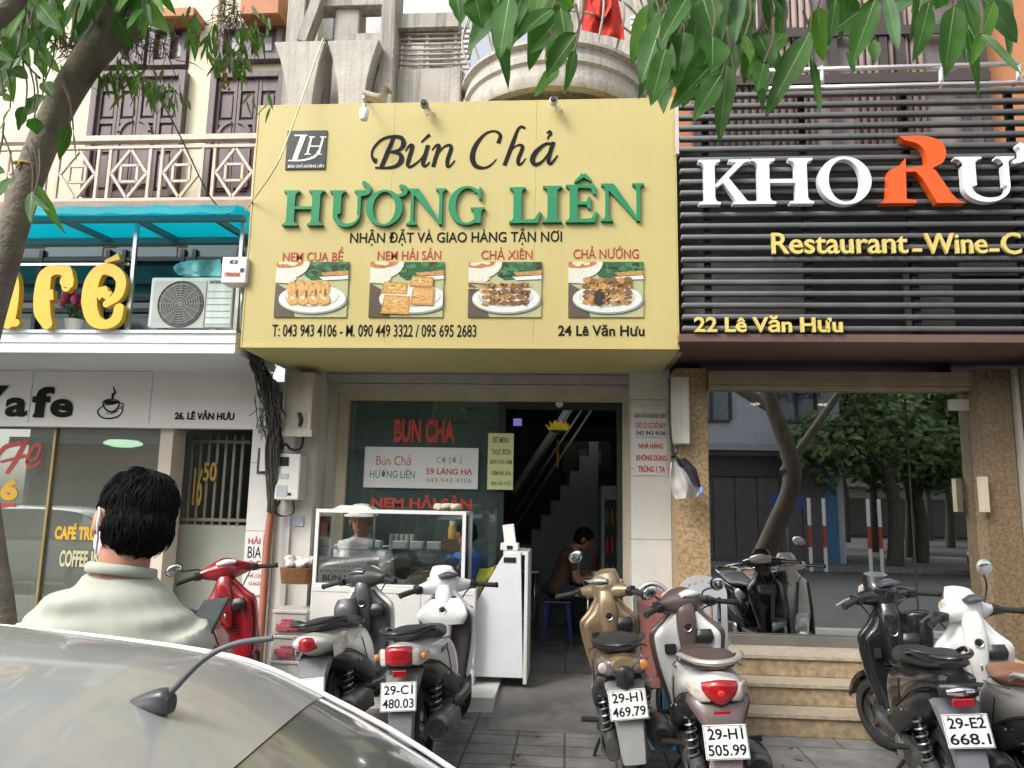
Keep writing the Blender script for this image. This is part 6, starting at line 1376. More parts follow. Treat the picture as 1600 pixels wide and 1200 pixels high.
# ---- general figure for the smaller people
def figure(name, label, J, skin, shirtm, trousm, hairlen=.05, face=(0, 1, 0), s=1.0, vox=.011, sleeves=1.0, group=None):
    J = {k: Vector(v) for k, v in J.items()}; root = Vector((J['pelvis'].x, J['pelvis'].y, min(J['footL'].z, J['footR'].z)))
    t = thing(name, label, 'person', root, group)
    side = (J['shR']-J['shL']).normalized(); ax = (J['neck']-J['pelvis']).normalized(); front = ax.cross(side).normalized()*-1
    if front.dot(Vector(face)) < 0: front = -front
    def torso(mb, gr):
        c = [J['pelvis']-ax*.06, J['pelvis'], J['pelvis'].lerp(J['neck'], .4), J['pelvis'].lerp(J['neck'], .75), J['neck']-ax*.03, J['neck']]
        ringtube(mb, c, [side]*6, [front]*6, [.15*s+gr, .165*s+gr, .145*s+gr, .175*s+gr, .12*s+gr, .06*s], [.10*s+gr, .115*s+gr, .105*s+gr, .11*s+gr, .085*s+gr, .06*s])
    b = MB(); torso(b, -.008); hc = J['head']; L, rm = headm(b, hc, face, (hc-J['neck']).normalized()+Vector((0, 0, .6)), s)
    b.tube([J['neck']-ax*.03, hc-Vector((0, 0, .03))], .052*s, 12)
    arms = []
    for q in 'LR':
        a, e, w_ = J['sh'+q], J['el'+q], J['ha'+q]; b.tube([a, a.lerp(e, .5), e, e.lerp(w_, .4), w_], [.05*s, .045*s, .038*s, .036*s, .025*s], 10); arms.append((a, e))
        hand(b, w_, w_-e, side*(1 if q == 'L' else -1), Vector((0, 0, 1)), s, .7)
        h_, k_, f_ = J['hip'+q], J['kn'+q], J['foot'+q]; b.tube([h_, h_.lerp(k_, .5), k_, k_.lerp(f_, .35), f_], [.08*s, .07*s, .052*s, .05*s, .034*s], 10); fd = Vector((front.x, front.y, 0)).normalized(); b.ell(f_+fd*.06+Vector((0, 0, -.015)), .045, .045, .03, 10)
        b.ell(f_+fd*.11+Vector((0, 0, -.02)), .04, .04, .026, 10)
    obj('body', remesh(b, vox*.8, 2), skin, t)
    sh = MB(); torso(sh, .008)
    for a, e in arms: sh.tube([a, a.lerp(e, .5*sleeves), a.lerp(e, sleeves)], [.064*s, .058*s, .056*s], 12)
    obj('shirt', remesh(sh, vox, 2, .006, 12), shirtm, t)
    tr = MB(); tr.ell(J['pelvis'], .17*s, .125*s, .11*s, 14)
    for q in 'LR': tr.tube([J['hip'+q], J['hip'+q].lerp(J['kn'+q], .5), J['kn'+q], J['foot'+q].lerp(J['kn'+q], .12)], [.095*s, .085*s, .07*s, .06*s], 12)
    obj('trousers', remesh(tr, vox, 2), trousm, t)
    return t, L, rm
m_skin2 = M('tan_skin', (.36, .17, .105), .5, var=.06, scale=18)
# woman behind the glass case
wy = 7.02; hd_ = P(566, 808, wy); nkz = P(566, 838, wy).z
x = hd_.x
J = dict(pelvis=(x, wy, 1.0), neck=(x, wy, nkz), head=(x, wy-.03, nkz+.15), shL=(x+.21, wy, nkz-.09), shR=(x-.21, wy, nkz-.09), elL=(x+.28, wy-.06, nkz-.36), elR=(x-.28, wy-.06, nkz-.36), haL=(x+.17, wy-.20, nkz-.5), haR=(x-.12, wy-.22, nkz-.5),
         hipL=(x+.09, wy, .95), hipR=(x-.09, wy, .95), knL=(x+.09, wy-.01, .55), knR=(x-.09, wy-.01, .55), footL=(x+.1, wy, .17), footR=(x-.1, wy, .17))
t, L, rm = figure('person', 'woman in a white patterned blouse and white hat behind the glass food case', J, m_skin2, M('patterned_blouse', (.55, .53, .56), .85, var=.3, scale=28), M('plum_trousers', (.06, .04, .06), .85), face=(0, -1, -.25), s=1.18)
hair(L, rm, .97, t, random.Random(2), tufts=200)
g = MB(); g.lathe([(.155, -.012), (.15, -.006), (.10, .01), (.095, .05), (.07, .085), (0, .095), (0, .085), (.06, .075), (.085, .045), (.09, .005), (.155, -.012)], (0, 0, 0), 'z', 24); g.xf(Matrix.Translation(L(0, 0, .045)) @ Matrix.Rotation(R(6), 4, 'X')); obj('hat', g, M('hat_white', (.66, .65, .64), .85, var=.08), t, smooth=True)
# person in blue beside the case
yb = 7.0; x = Xp(728, 880, yb); zn = Zp(728, 856, yb)
J = dict(pelvis=(x+.05, yb+.03, .78), neck=(x, yb, zn), head=(x-.0, yb-.05, zn+.13), shR=(x-.10, yb-.13, zn-.08), shL=(x+.08, yb+.16, zn-.08), elR=(x-.17, yb-.24, zn-.27), haR=(x-.33, yb-.24, zn-.20), elL=(x-.02, yb+.16, zn-.34), haL=(x-.18, yb+.05, zn-.36),
         hipL=(x+.06, yb+.13, .74), hipR=(x+.04, yb-.06, .74), knL=(x+.0, yb+.13, .45), knR=(x-.02, yb-.06, .45), footL=(x+.04, yb+.13, .17), footR=(x+.02, yb-.06, .17))
t, L, rm = figure('person', 'person in a blue shirt leaning to the glass case from its right side', J, m_skin2, M('blue_cotton', (.035, .12, .33), .85, var=.12), M('black_trousers', (.02, .02, .022), .85), face=(-1, -.35, -.35), s=.92, sleeves=.85)
hair(L, rm, .92, t, random.Random(3), tufts=200)
# diner on the blue stool inside
yd = 8.4; x = Xp(880, 930, yd); zs_ = Zp(880, 945, yd)
zs_ = .56
J = dict(pelvis=(x-.06, yd, zs_+.1), neck=(x+.10, yd, zs_+.52), head=(x+.22, yd, zs_+.62), shR=(x+.08, yd-.17, zs_+.45), shL=(x+.08, yd+.17, zs_+.45), elR=(x+.15, yd-.2, zs_+.2), haR=(x+.40, yd-.14, zs_+.24), elL=(x+.15, yd+.2, zs_+.2), haL=(x+.40, yd+.12, zs_+.24),
         hipL=(x-.03, yd+.09, zs_+.07), hipR=(x-.03, yd-.09, zs_+.07), knL=(x+.36, yd+.1, zs_+.06), knR=(x+.36, yd-.1, zs_+.06), footL=(x+.34, yd+.1, .17), footR=(x+.34, yd-.1, .17))
t, L, rm = figure('person', 'diner in a brown shirt bent over a table on a blue stool inside', J, m_skin2, M('brown_shirt', (.075, .042, .027), .85, var=.12), M('dark_jeans', (.025, .03, .05), .85), face=(1, 0, -.5), sleeves=.6)
hair(L, rm, 1, t, random.Random(4), tufts=200)
def stool(X, Y, h, mat, label, group=None):
    t = thing('plastic_stool', label, 'stool', (X, Y, FZ), group); g = MB(); g.rbox(X-.15, X+.15, Y-.15, Y+.15, FZ+h-.03, FZ+h, .012); obj('seat', g, mat, t)
    for sx in (-1, 1):
        for sy in (-1, 1): g = MB(); g.bar((X+sx*.11, Y+sy*.11, FZ+h-.03), (X+sx*.15, Y+sy*.15, FZ), .035, .035); obj('leg', g, mat, t)
    return t
m_bluep = M('blue_stool_plastic', (.012, .03, .17), .35, var=.08); stool(x-.06, yd, .44, m_bluep, 'blue plastic stool under the diner inside the doorway')
tx = x+.50
t = thing('dining_table', 'steel topped folding table before the diner inside the doorway', 'table', (tx, yd, FZ))
g = MB(); g.rbox(tx-.28, tx+.28, yd-.45, yd+.45, FZ+.66, FZ+.69, .008); obj('table_top', g, m_steel, t)
for sx in (-1, 1):
    for sy in (-1, 1): g = MB(); g.tube([(tx+sx*.25, yd+sy*.4, FZ+.66), (tx+sx*.25, yd+sy*.4, FZ)], .014, 8); obj('leg', g, m_steel, t)
g = MB(); g.lathe([(0, 0), (.05, 0), (.1, .06), (.095, .06), (.05, .01), (0, .008)], (tx-.12, yd-.2, FZ+.691), 'z', 20); obj('food_bowl', g, m_white, None, label='white bowl on the steel table before the diner', cat='bowl', smooth=True)
for k, (X_, Y_, lab) in enumerate(((.45, 9.6, 'second steel table deeper inside beside the right wall'), (-.6, 9.3, 'steel table inside left of the doorway near the stairs'))):
    t = thing('dining_table', lab, 'table', (X_, Y_, FZ)); g = MB(); g.rbox(X_-.3, X_+.3, Y_-.45, Y_+.45, FZ+.66, FZ+.69, .008); obj('table_top', g, m_steel, t)
    for sx in (-1, 1):
        for sy in (-1, 1): g = MB(); g.tube([(X_+sx*.25, Y_+sy*.4, FZ+.66), (X_+sx*.25, Y_+sy*.4, FZ)], .014, 8); obj('leg', g, m_steel, t)
    g = MB(); g.lathe([(0, 0), (.03, 0), (.032, .12), (.012, .16), (.012, .2), (0, .2)], (X_-.1, Y_, FZ+.691), 'z', 12); obj('sauce_bottle', g, M('red_sauce', (.3, .04, .02), .3), None, label=('red sauce bottle on the second table beside the right wall', 'red sauce bottle on the table left of the doorway')[k], cat='bottle', smooth=True)
    stool(X_-.5, Y_, .44, m_bluep, ('blue plastic stool at the second table by the right wall', 'blue plastic stool at the table near the stairs')[k])
t = thing('drinks_fridge', 'glass fronted drinks fridge against the right wall inside the shop', 'fridge', (.62, 8.9, FZ)); g = MB(); g.rbox(.38, .86, 8.62, 9.1, FZ+.001, 1.75, .02); fb = obj('cabinet', g, M('fridge_grey', (.3, .31, .32), .4), t)
g = MB(); g.box(.42, .82, 8.612, 8.6195, FZ+.2, 1.6); obj('glass_door', g, M('fridge_glass', (.04, .05, .055), .1), t)
g = MB(); rr_ = random.Random(12)
for row in range(4):
    for k in range(7): xx = .45+k*.055; g.lathe([(0, 0), (.02, 0), (.02, .13), (.008, .18), (0, .18)], (xx, 8.6, .42+row*.3), 'z', 8, rr_.choice((0, 1, 2)))
obj('bottles', g, [M('bottle_green', (.05, .2, .06), .3), M('bottle_amber', (.3, .12, .02), .3), M('bottle_red', (.35, .03, .02), .3)], t)
for k, (q, lab, c) in enumerate((((884, 742, 905, 770), 'framed pale picture on the back wall right of the stairs', (.35, .33, .28)), ((930, 745, 960, 775), 'framed red calendar on the back wall near the fridge', (.35, .06, .05)))):
    a = rect(*q, 11.9); t = thing('wall_picture', lab, 'picture', ((a[0]+a[1])/2, 11.9, a[2])); obj('print', MB().box(a[0], a[1], 12.46, 12.49, a[2], a[3]), M('print_wall_%d' % k, c, .5), t)
    g = MB(); g.box(a[0]-.03, a[1]+.03, 12.47, 12.495, a[2]-.03, a[3]+.03); obj('picture_frame', g, m_darkwood, t)
# lotus lamp in the doorway
t = thing('lotus_lantern', 'yellow lotus lantern with an orange tassel hanging in the doorway', 'lantern', P(872, 668, 8.0))
c = P(872, 668, 8.0); g = MB(); random.seed(9)
for ring, (n_, r_, tilt) in enumerate(((9, .14, .1), (8, .10, .5), (6, .06, .9))):
    for k in range(n_):
        a = 2*math.pi*(k+.5*(ring % 2))/n_; d_ = Vector((math.cos(a), math.sin(a), 0)); e = c+d_*r_*math.cos(tilt*.6)+Vector((0, 0, .02+r_*math.sin(tilt)*.9)); md = c+d_*r_*.6+Vector((0, 0, -.02+.02*ring)); g.tube([c+Vector((0, 0, -.03)), md, e], [.02, .045, .006], 8, flat=.3)
obj('petals', g, M('lotus_yellow', (.72, .50, .04), .5, var=.2, scale=15, emit=((.8, .55, .05), .12)), t)
g = MB(); g.lathe([(0, -.06), (.05, -.055), (.09, -.03), (.1, -.01), (0, -.01)], c, 'z', 16); obj('base_leaf', g, M('lotus_green', (.08, .14, .04), .5), t)
g = MB(); g.tube([c+Vector((0, 0, -.06)), c+Vector((0, 0, -.14))], .003, 5); g.tube([c+Vector((0, 0, -.14)), c+Vector((0, 0, -.42))], [.012, .016, .01], 8, samples=4); obj('tassel', g, M('tassel_orange', (.42, .2, .03), .7), t)
g = MB(); g.tube([c+Vector((0, 0, .05)), Vector((c.x, c.y, 2.815))], .003, 5); obj('hanging_cord', g, m_black, t)
a = rect(802, 654, 815, 665, 8.6); g = MB(); g.box(a[0], a[1], 8.6, 8.63, a[2], a[3]); 
t = thing('wall_screen', 'small lit lilac screen glowing high inside the dark noodle shop', 'screen', ((a[0]+a[1])/2, 8.6, a[2])); obj('screen_face', g, M('lilac_glow', (.4, .35, .8), .4, var=.2, emit=((.35, .28, .8), .35)), t)
g = MB(); g.tube([((a[0]+a[1])/2, 8.64, a[3]), ((a[0]+a[1])/2, 8.64, 2.815)], .01, 6); obj('hanger', g, m_black, t)

# ================================================================ glass food case on its white cabinet
yc0, yc1 = 6.32, 6.78
a = rect(482, 916, 742, 1060, yc0); ux0, ux1, uz = a[0], a[1], Zp(610, 917, yc0)
fc = thing('food_counter', 'white framed glass food case on a white cabinet before the shop window', 'counter', ((ux0+ux1)/2, (yc0+yc1)/2, FZ))
m_cabw = M('white_laminate', (.66, .65, .62), .35, var=.04, scale=2, streak=.06)
g = MB(); g.rbox(ux0, ux1, yc0, yc1, FZ+.003, uz, .01); cabn = obj('cabinet', g, m_cabw, fc)
g = MB()
for px in (568, 655): x = Xp(px, 990, yc0); g.box(x-.002, x+.002, yc0-.002, yc0-.0002, FZ+.05, uz-.05)
g.box(ux0+.02, ux1-.02, yc0-.002, yc0-.0003, uz-.052, uz-.048); obj('door_seam', g, m_grey, cabn)
gx0, gx1, gz1 = Xp(491, 850, yc0), Xp(727, 850, yc0), Zp(610, 797, yc0)
g = MB(); f_ = .028
for x in (gx0, gx1-f_):
    for y in (yc0, yc1-f_): g.box(x, x+f_, y, y+f_, uz+.001, gz1)
for y in (yc0+.0005, yc1-f_-.0005): g.box(gx0+f_, gx1-f_, y, y+f_, gz1-f_, gz1-.0005); g.box(gx0+f_, gx1-f_, y, y+f_, uz+.001, uz+.018)
for x in (gx0+.0005, gx1-f_-.0005): g.box(x, x+f_, yc0+f_, yc1-f_, gz1-f_, gz1-.0008); g.box(x, x+f_, yc0+f_, yc1-f_, uz+.001, uz+.018)
obj('frame', g, m_white, fc)
zsf_ = Zp(610, 857, yc0+.2)
gl = glass('case_glass', (.95, .97, .96), .035)
for q in ((gx0+f_, gx1-f_, yc0+.012, yc0+.017, uz+.019, gz1-f_-.001), (gx0+.012, gx0+.017, yc0+f_, yc1-f_, uz+.019, gz1-f_-.001), (gx1-.017, gx1-.012, yc0+f_, yc1-f_, uz+.019, gz1-f_-.001)): obj('pane', MB().box(*q), gl, fc)
obj('glass_shelf', MB().box(gx0+f_+.002, gx1-f_-.002, yc0+.06, yc1-f_, zsf_-.01, zsf_), glass('shelf_glass', (.75, .88, .83), .08), fc)
g = MB(); g.tube([(Xp(498, 820, yc0+.2), yc0+.2, gz1-f_), (Xp(498, 820, yc0+.2), yc0+.2, uz+.02)], .008, 6); x = Xp(585, 820, yc0+.05); g.tube([(x, yc0+.05, gz1-f_), (x, yc0+.05, zsf_-.01)], .009, 6); obj('shelf_rod', g, m_alu, fc)
mb_ = board('price_list', 'printed price list standing inside the lower left of the glass case', (497, 870, 572, 910), yc0+.035, m_paper,
      [('NEM CUA BỂ 12.000', (500, 873, 569, 879), m_tred, 0), ('NEM HẢI SẢN 15.000', (500, 881, 569, 887), m_tred, 0), ('BÚN CHẢ 40.000', (500, 889, 569, 894), m_tblue, 0), ('BÚN NEM', (504, 896, 566, 908), m_ink, .01)], 'sign', .004)
def jar(name, label, px, pt, pb, wpx, Y, mat, capm=None, z0=None, cat='container', group=None, boxy=False):
    p = P(px, pb, Y); k = Y/FPX; r_ = wpx*k/2; h = (pb-pt)*k; z0 = p.z if z0 is None else z0; t = thing(name, label, cat, (p.x, Y, z0), group); g = MB()
    if boxy: g.rbox(p.x-r_, p.x+r_, Y-r_*.8, Y+r_*.8, z0, z0+h, .006)
    else: g.lathe([(0, 0), (r_, 0), (r_*1.02, h*.1), (r_, h*.85), (r_*.8, h), (0, h)], (p.x, Y, z0), 'z', 18)
    obj('body', g, mat, t)
    if capm: g = MB(); (g.rbox(p.x-r_*1.04, p.x+r_*1.04, Y-r_*.84, Y+r_*.84, z0+h+.001, z0+h+.012, .004) if boxy else g.lathe([(0, h+.001), (r_*.7, h+.001), (r_*.7, h+h*.18), (0, h+h*.18)], (p.x, Y, z0), 'z', 16)); obj('lid', g, capm, t)
    return t
ys1 = yc0+.24; zsh = zsf_+.001
jar('sauce_bottle', 'amber sauce bottle with a white cap at the right end of the glass shelf', 706, 815, 852, 13, ys1, M('amber_sauce', (.42, .25, .06), .2), m_white, zsh, 'bottle')
jar('brown_box', 'small brown box at the right end of the glass shelf', 703, 838, 855, 22, ys1-.12, M('kraft_card', (.34, .2, .11), .8), None, zsh, 'box', boxy=True)
for px, w_, l in ((586, 20, 'pale plastic tub below the woman on the glass shelf'), (626, 22, 'pale green plastic tub in the middle of the glass shelf'), (652, 18, 'low pale tub right of the middle on the glass shelf'), (678, 20, 'white tub beside the brown box on the glass shelf')):
    jar('plastic_tub', l, px, 846, 855, w_, ys1, M('pale_tub', (.5, .6, .57), .4, var=.1), m_white, zsh, 'tub', 'tubs on the glass shelf', True)
for i in range(5):
    px = 612+i*8; p = P(px, 850, ys1+.12); g = MB(); g.lathe([(0, 0), (.022, 0), (.022, .11), (.015, .115), (0, .115)], (p.x, ys1+.12, zsh), 'z', 12); obj('glass_jar', g, M('murky_jar', (.25, .25, .24), .2), None, label='small murky jar in the row behind the tubs on the glass shelf', cat='jar', group='jars behind the tubs')
zfl = uz+.002
for px, w_, h, l, mt in ((600, 40, 16, 'white mound of rice noodles in a tray low in the glass case', 'noodle_white'), (655, 44, 18, 'pile of fried rolls in the lower glass case', 'fried_gold'), (700, 34, 30, 'dark pot in the lower right of the glass case', 'dark_pot')):
    p = P(px, 910, ys1-.05); k = ys1/FPX; t = thing('food_tray', l, 'food', (p.x, ys1-.05, zfl)); r_ = w_*k/2
    g = MB(); g.lathe([(0, 0), (r_*.9, 0), (r_, .03), (r_*.96, .03), (r_*.85, .006), (0, .006)], (p.x, ys1-.05, zfl), 'z', 22); obj('tray', g, m_steel if mt != 'dark_pot' else m_satin, t)
    g = MB(); rr_ = random.Random(px)
    for i in range(40): a_ = rr_.uniform(0, 6.28); q_ = rr_.uniform(0, r_*.75); zz = zfl+.012+(1-(q_/r_)**2)*h*k*rr_.uniform(.5, 1); g.tube([(p.x+math.cos(a_)*q_-.02, ys1-.05+math.sin(a_)*q_, zz), (p.x+math.cos(a_)*q_, ys1-.05+math.sin(a_)*q_+.01, zz+.008), (p.x+math.cos(a_)*q_+.022, ys1-.05+math.sin(a_)*q_, zz)], [.006, .011, .006], 6)
    obj('food', g, M(mt, {'noodle_white': (.6, .58, .5), 'fried_gold': (.4, .22, .07), 'dark_pot': (.06, .05, .045)}[mt], .5, var=.25, scale=20), t)
g = MB()
for k_ in range(5): p = P(556, 796, 6.5); g.rbox(p.x-.17+.01*k_, p.x+.16-.012*k_, 6.42+.01*k_, 6.66, gz1+.001+.006*k_, gz1+.0065+.006*k_, .002)
g.xf(Matrix.Identity(4)); obj('paper_stack', g, m_paper, None, label='loose white papers stacked on the left top of the glass case', cat='paper')
g = MB(); random.seed(4); p = P(700, 796, 6.5)
for i in range(9): g.ell((p.x+random.uniform(-.1, .09), 6.5+random.uniform(-.06, .06), gz1+.028+.01*random.random()), random.uniform(.03, .05), .035, random.uniform(.02, .035), 10, rotm=Matrix.Rotation(random.uniform(-.6, .6), 3, 'Y'))
obj('cream_bundle', remesh(g, .006, 1, .006, 40), M('cream_cloth', (.52, .45, .32), .85, var=.15), None, label='crumpled cream bundle on the right top of the glass case', cat='cloth')
# reception desk
yd0 = 6.42; dz0 = FZ+.003
rd = thing('reception_desk', 'white marble reception desk with a slanted left shoulder at the doorway', 'desk', (Xp(785, 1050, yd0), yd0+.25, FZ))
dq = [(742, 1057), (740, 948), (786, 868), (814, 862), (817, 1060)]
pts = [(P(a_, b_, yd0).x, max(dz0, P(a_, b_, yd0).z)) for a_, b_ in dq]
g = MB(); g.poly(pts[::-1], yd0, .03); fr_ = obj('front_panel', g, M('veined_marble', (.68, .69, .72), .25, var=.07, scale=3.5), rd, bevel=.003)
g = MB(); g.box(pts[4][0]+.001, pts[4][0]+.03, yd0-.004, yd0+.55, dz0, pts[3][1]); obj('side_panel', g, m_cabw, rd, bevel=.004)
g = MB(); g.box(pts[2][0], pts[4][0], yd0+.031, yd0+.55, pts[3][1]-.03, pts[3][1]); obj('desk_top', g, m_cabw, rd)
g = MB(); x0_, x1_, z0_, z1_ = rect(787, 871, 806, 879, yd0-.003); g.box(x0_, x1_, yd0-.006, yd0-.0005, z0_, z1_); obj('slot', g, m_dark, rd)
t = thing('cash_terminal', 'white payment terminal with a slanted screen on the reception desk', 'terminal', P(800, 862, yd0+.2)); zt__ = pts[3][1]+.001
x = Xp(797, 850, yd0+.2)
g = MB(); g.rbox(x-.075, x+.075, yd0+.1, yd0+.32, zt__, zt__+.06, .01); obj('base', g, m_white, t)
g = MB(); g.rbox(-.05, .05, -.008, .008, -.085, .085, .006); g.xf(Matrix.Translation((x-.01, yd0+.22, zt__+.13)) @ Matrix.Rotation(R(-9), 4, 'Y') @ Matrix.Rotation(R(-15), 4, 'X')); obj('screen', g, m_cabw, t)
g = MB(); g.box(x-.02, x+.03, yd0+.095, yd0+.0995, zt__+.01, zt__+.04); obj('paper_slot', g, m_dark, t)
g = MB(); g.add(*drape([(750, 890), (744, 905), (741, 938)], [(778, 884), (774, 900), (748, 938)], 10, 12, yd0+.12, .02, 6, .012), 0, True); obj('yellow_jacket', g, M('yellow_green_cloth', (.42, .42, .05), .8, var=.15), None, label='yellow green jacket hanging behind the slanted desk edge', cat='jacket')
# plastic boxes and basket beside the counter
bx0, bx1 = Xp(427, 960, 6.45), Xp(479, 960, 6.45)
m_clearbox = M('cloudy_box', (.42, .38, .37), .3, var=.15)
zz = FZ-.1
for i, (h, lab, mt) in enumerate(((.22, 'white cardboard box at the bottom of the stack by the pipe', m_offwhite), (.20, 'cloudy storage box with red packets, lower of the two in the stack', m_clearbox), (.20, 'cloudy storage box with pink packets, directly under the basket', m_clearbox))):
    t = thing('storage_box', lab, 'box', ((bx0+bx1)/2, 6.6, zz)); g = MB(); g.rbox(bx0, bx1, 6.45, 6.75, zz, zz+h-.03, .012); bo = obj('box_body', g, mt, t)
    g = MB(); g.rbox(bx0-.008, bx1+.008, 6.44, 6.76, zz+h-.029, zz+h-.002, .006); obj('lid', g, m_offwhite if i == 0 else M('box_lid', (.45, .42, .40), .35), t)
    if i:
        g = MB(); rr_ = random.Random(i)
        for n_ in range(9): g.rbox(bx0+.03+rr_.random()*.10, bx0+.14+rr_.random()*.10, 6.440-.0012*n_, 6.4495-.0003*n_, zz+.02+rr_.random()*.03, zz+.07+rr_.random()*.06, .004)
        obj('packets', g, M('pink_packets', (.36, .08, .10), .45, var=.35, scale=25), bo)
    zz += h+.0
zz = .62
t = thing('bread_basket', 'brown basket with white plastic wrapped goods on the storage boxes', 'basket', ((bx0+bx1)/2, 6.58, zz)); b_ = rect(433, 888, 486, 913, 6.45)
g = MB(); zz2 = b_[2]; g.loft([(max(zz+.01, zz2), (b_[0]+b_[1])/2, 6.6, (b_[1]-b_[0])/2*.9, .14, 5), (b_[3], (b_[0]+b_[1])/2, 6.6, (b_[1]-b_[0])/2, .16, 5)], 'z', 24, sub=2); obj('basket', g, tilemat('wicker', (.26, .13, .05), (.20, .09, .03), (.06, .03, .012), 30, bw=.8, rh=.3, msize=.03, rot=(R(90), 0, 0), noisy=.3), t)
g = MB(); rr_ = random.Random(8)
for _ in range(14): g.ell(((b_[0]+b_[1])/2+rr_.uniform(-.1, .1), 6.58+rr_.uniform(-.08, .08), b_[3]+.02+rr_.random()*.05), .05, .05, .035, 8)
obj('wrapped_goods', remesh(g, .008, 1, .012, 30), M('plastic_wrap', (.55, .52, .50), .3, var=.15), t)

# ================================================================ chairs behind the scooters
yq = 5.35
t = thing('plastic_chair', 'pale grey plastic armchair with a slotted back behind the brown scooter', 'chair', (Xp(1098, 950, yq), yq, 0))
m_pch = M('grey_white_plastic', (.50, .50, .52), .35, var=.08)
cx0, cx1 = Xp(1060, 940, yq), Xp(1136, 940, yq); cm = (cx0+cx1)/2; hw_ = (cx1-cx0)/2; zt_ = Zp(1098, 899, yq); sz = .44
g = MB(); o_ = [(cm-hw_, sz)]+[(cm-hw_+.02*0, sz+.2)]+[(cm+hw_*math.cos(R(180-180*i/16)), zt_-.12+.12*math.sin(R(180*i/16))) for i in range(17)]+[(cm+hw_, sz+.2), (cm+hw_, sz)]
holes = []
for k in range(5): xx = cm+(k-2)*hw_*.34; holes.append([(xx-.014, sz+.14), (xx-.014, zt_-.14), (xx+.014, zt_-.14), (xx+.014, sz+.14)])
for k in range(5): xx = cm+(k-2)*hw_*.26; holes.append([(xx-.012, zt_-.085+.02*(2-abs(k-2))), (xx-.004, zt_-.05+.012*(2-abs(k-2))), (xx+.012, zt_-.065+.012*(2-abs(k-2)))][::-1])
g.poly([o_[::-1]]+holes, yq, .02); obj('backrest', g, m_pch, t)
g = MB(); g.rbox(cx0, cx1, yq+.02, yq+.45, sz-.03, sz, .01); obj('seat', g, m_pch, t)
for sx in (cx0, cx1): g = MB(); g.tube([(sx, yq+.01, sz+.2), (sx, yq+.2, sz+.22), (sx, yq+.42, sz+.18), (sx, yq+.44, sz)], .022, 8); obj('armrest', g, m_pch, t)
for sx in (cx0+.02, cx1-.02):
    for yy in (yq+.05, yq+.4): g = MB(); g.bar((sx, yy, sz-.03), (sx, yy, 0), .04, .04); obj('leg', g, m_pch, t)
yq = 5.45
t = thing('folding_chair', 'folded chair with a dusty pink padded back and pale frame between two scooters', 'chair', (Xp(1020, 1000, yq), yq, 0))
c0, c1 = Xp(998, 960, yq), Xp(1043, 960, yq); zt_ = Zp(1020, 918, yq); cm = (c0+c1)/2; hw_ = (c1-c0)/2
o_ = [(cm-hw_*.8, .32), (cm+hw_*.8, .32)]+[(cm+hw_*math.cos(R(180*i/14)), zt_-.1+.1*math.sin(R(180*i/14))) for i in range(15)]
g = MB(); g.poly(o_, yq, .035); obj('padded_back', g, M('dusty_pink_vinyl', (.40, .17, .14), .5, var=.12, scale=5), t, bevel=.008)
g = MB(); pts3 = [Vector((x_, yq+.018, z_)) for x_, z_ in ([(cm-hw_*1.0, .02), (cm-hw_*.95, .32)]+[(cm+(hw_+.02)*math.cos(R(180-180*i/12)), zt_-.1+.125*math.sin(R(180*i/12))) for i in range(13)]+[(cm+hw_*.95, .32), (cm+hw_*1.0, .02)])]; g.tube(pts3, .018, 8); obj('frame', g, M('pale_steel_tube', (.55, .54, .52), .3, .5), t, smooth=True)
g = MB(); g.tube([(cm-hw_, yq+.05, .02), (cm-hw_*.7, yq+.12, .45)], .014, 8); obj('rear_leg', g, m_alu, t)
g = MB(); g.tube([(cm+hw_, yq+.05, .02), (cm+hw_*.7, yq+.12, .45)], .014, 8); obj('rear_leg', g, m_alu, t)
g = MB(); x0_, x1_, z0_, z1_ = rect(1030, 1028, 1050, 1042, 5.2); g.rbox(x0_, x1_, 5.15, 5.35, z0_, z1_, .008); g.bar(((x0_+x1_)/2, 5.25, z0_), ((x0_+x1_)/2, 5.25, 0), .03, .03); g.box((x0_+x1_)/2-.1, (x0_+x1_)/2+.1, 5.15, 5.35, 0.002, .02); obj('blue_stand', g, M('blue_paint', (.10, .30, .50), .4), None, label='small stand with a blue top between the gold and brown scooters', cat='stand')

# ================================================================ the car the photo was taken over
car = thing('parked_car', 'pale silver car with a black roof aerial parked along the kerb in front', 'car', (-1.3, .64, -.12))
m_car = M('silver_car_paint', (.36, .365, .36), .33, .25, var=.06, scale=3, coat=.5); m_cglass = M('reflect_grey_glass', (.15, .155, .14), .12, var=.25, coat=.6)  # car glass grey lightened to stand in for reflected pale ground
CY, CW = .64, .56
E_ = [P(-900, 955, 1.2), P(-500, 958, 1.2), P(-200, 966, 1.2), P(0, 982, 1.2), P(145, 997, 1.2), P(326, 1022, 1.2), P(420, 1048, 1.2), P(502, 1091, 1.19)]
EX = [e.x for e in E_]; EZ = [e.z for e in E_]
T_ = [P(502, 1091, 1.19), P(620, 1142, 1.16), P(738, 1199, 1.13)]
def surf(f, nu, nv): 
    vs = [f(i/nu, j/nv) for j in range(nv+1) for i in range(nu+1)]; fs = [(j*(nu+1)+i, j*(nu+1)+i+1, (j+1)*(nu+1)+i+1, (j+1)*(nu+1)+i) for j in range(nv) for i in range(nu)]; return vs, fs
def edge(u): q_ = catmull(E_, 70); return q_[min(70, int(u*70+.5))]
def roof(u, v):
    s_ = v*2-1; e = edge(u); bulge = .06*(1-s_*s_)*u**4
    return Vector((e.x+bulge, CY+s_*CW, e.z+.065*(1-abs(s_)**2.6)-.02*bulge/.06*u))
vs, fs = surf(roof, 70, 24); g = MB(); g.add(*solid(vs, fs, -.012), 0, True); obj('roof', g, m_car, car)
rr0 = [roof(1, j/24) for j in range(25)]
sl_ = (T_[2]-T_[0]); 
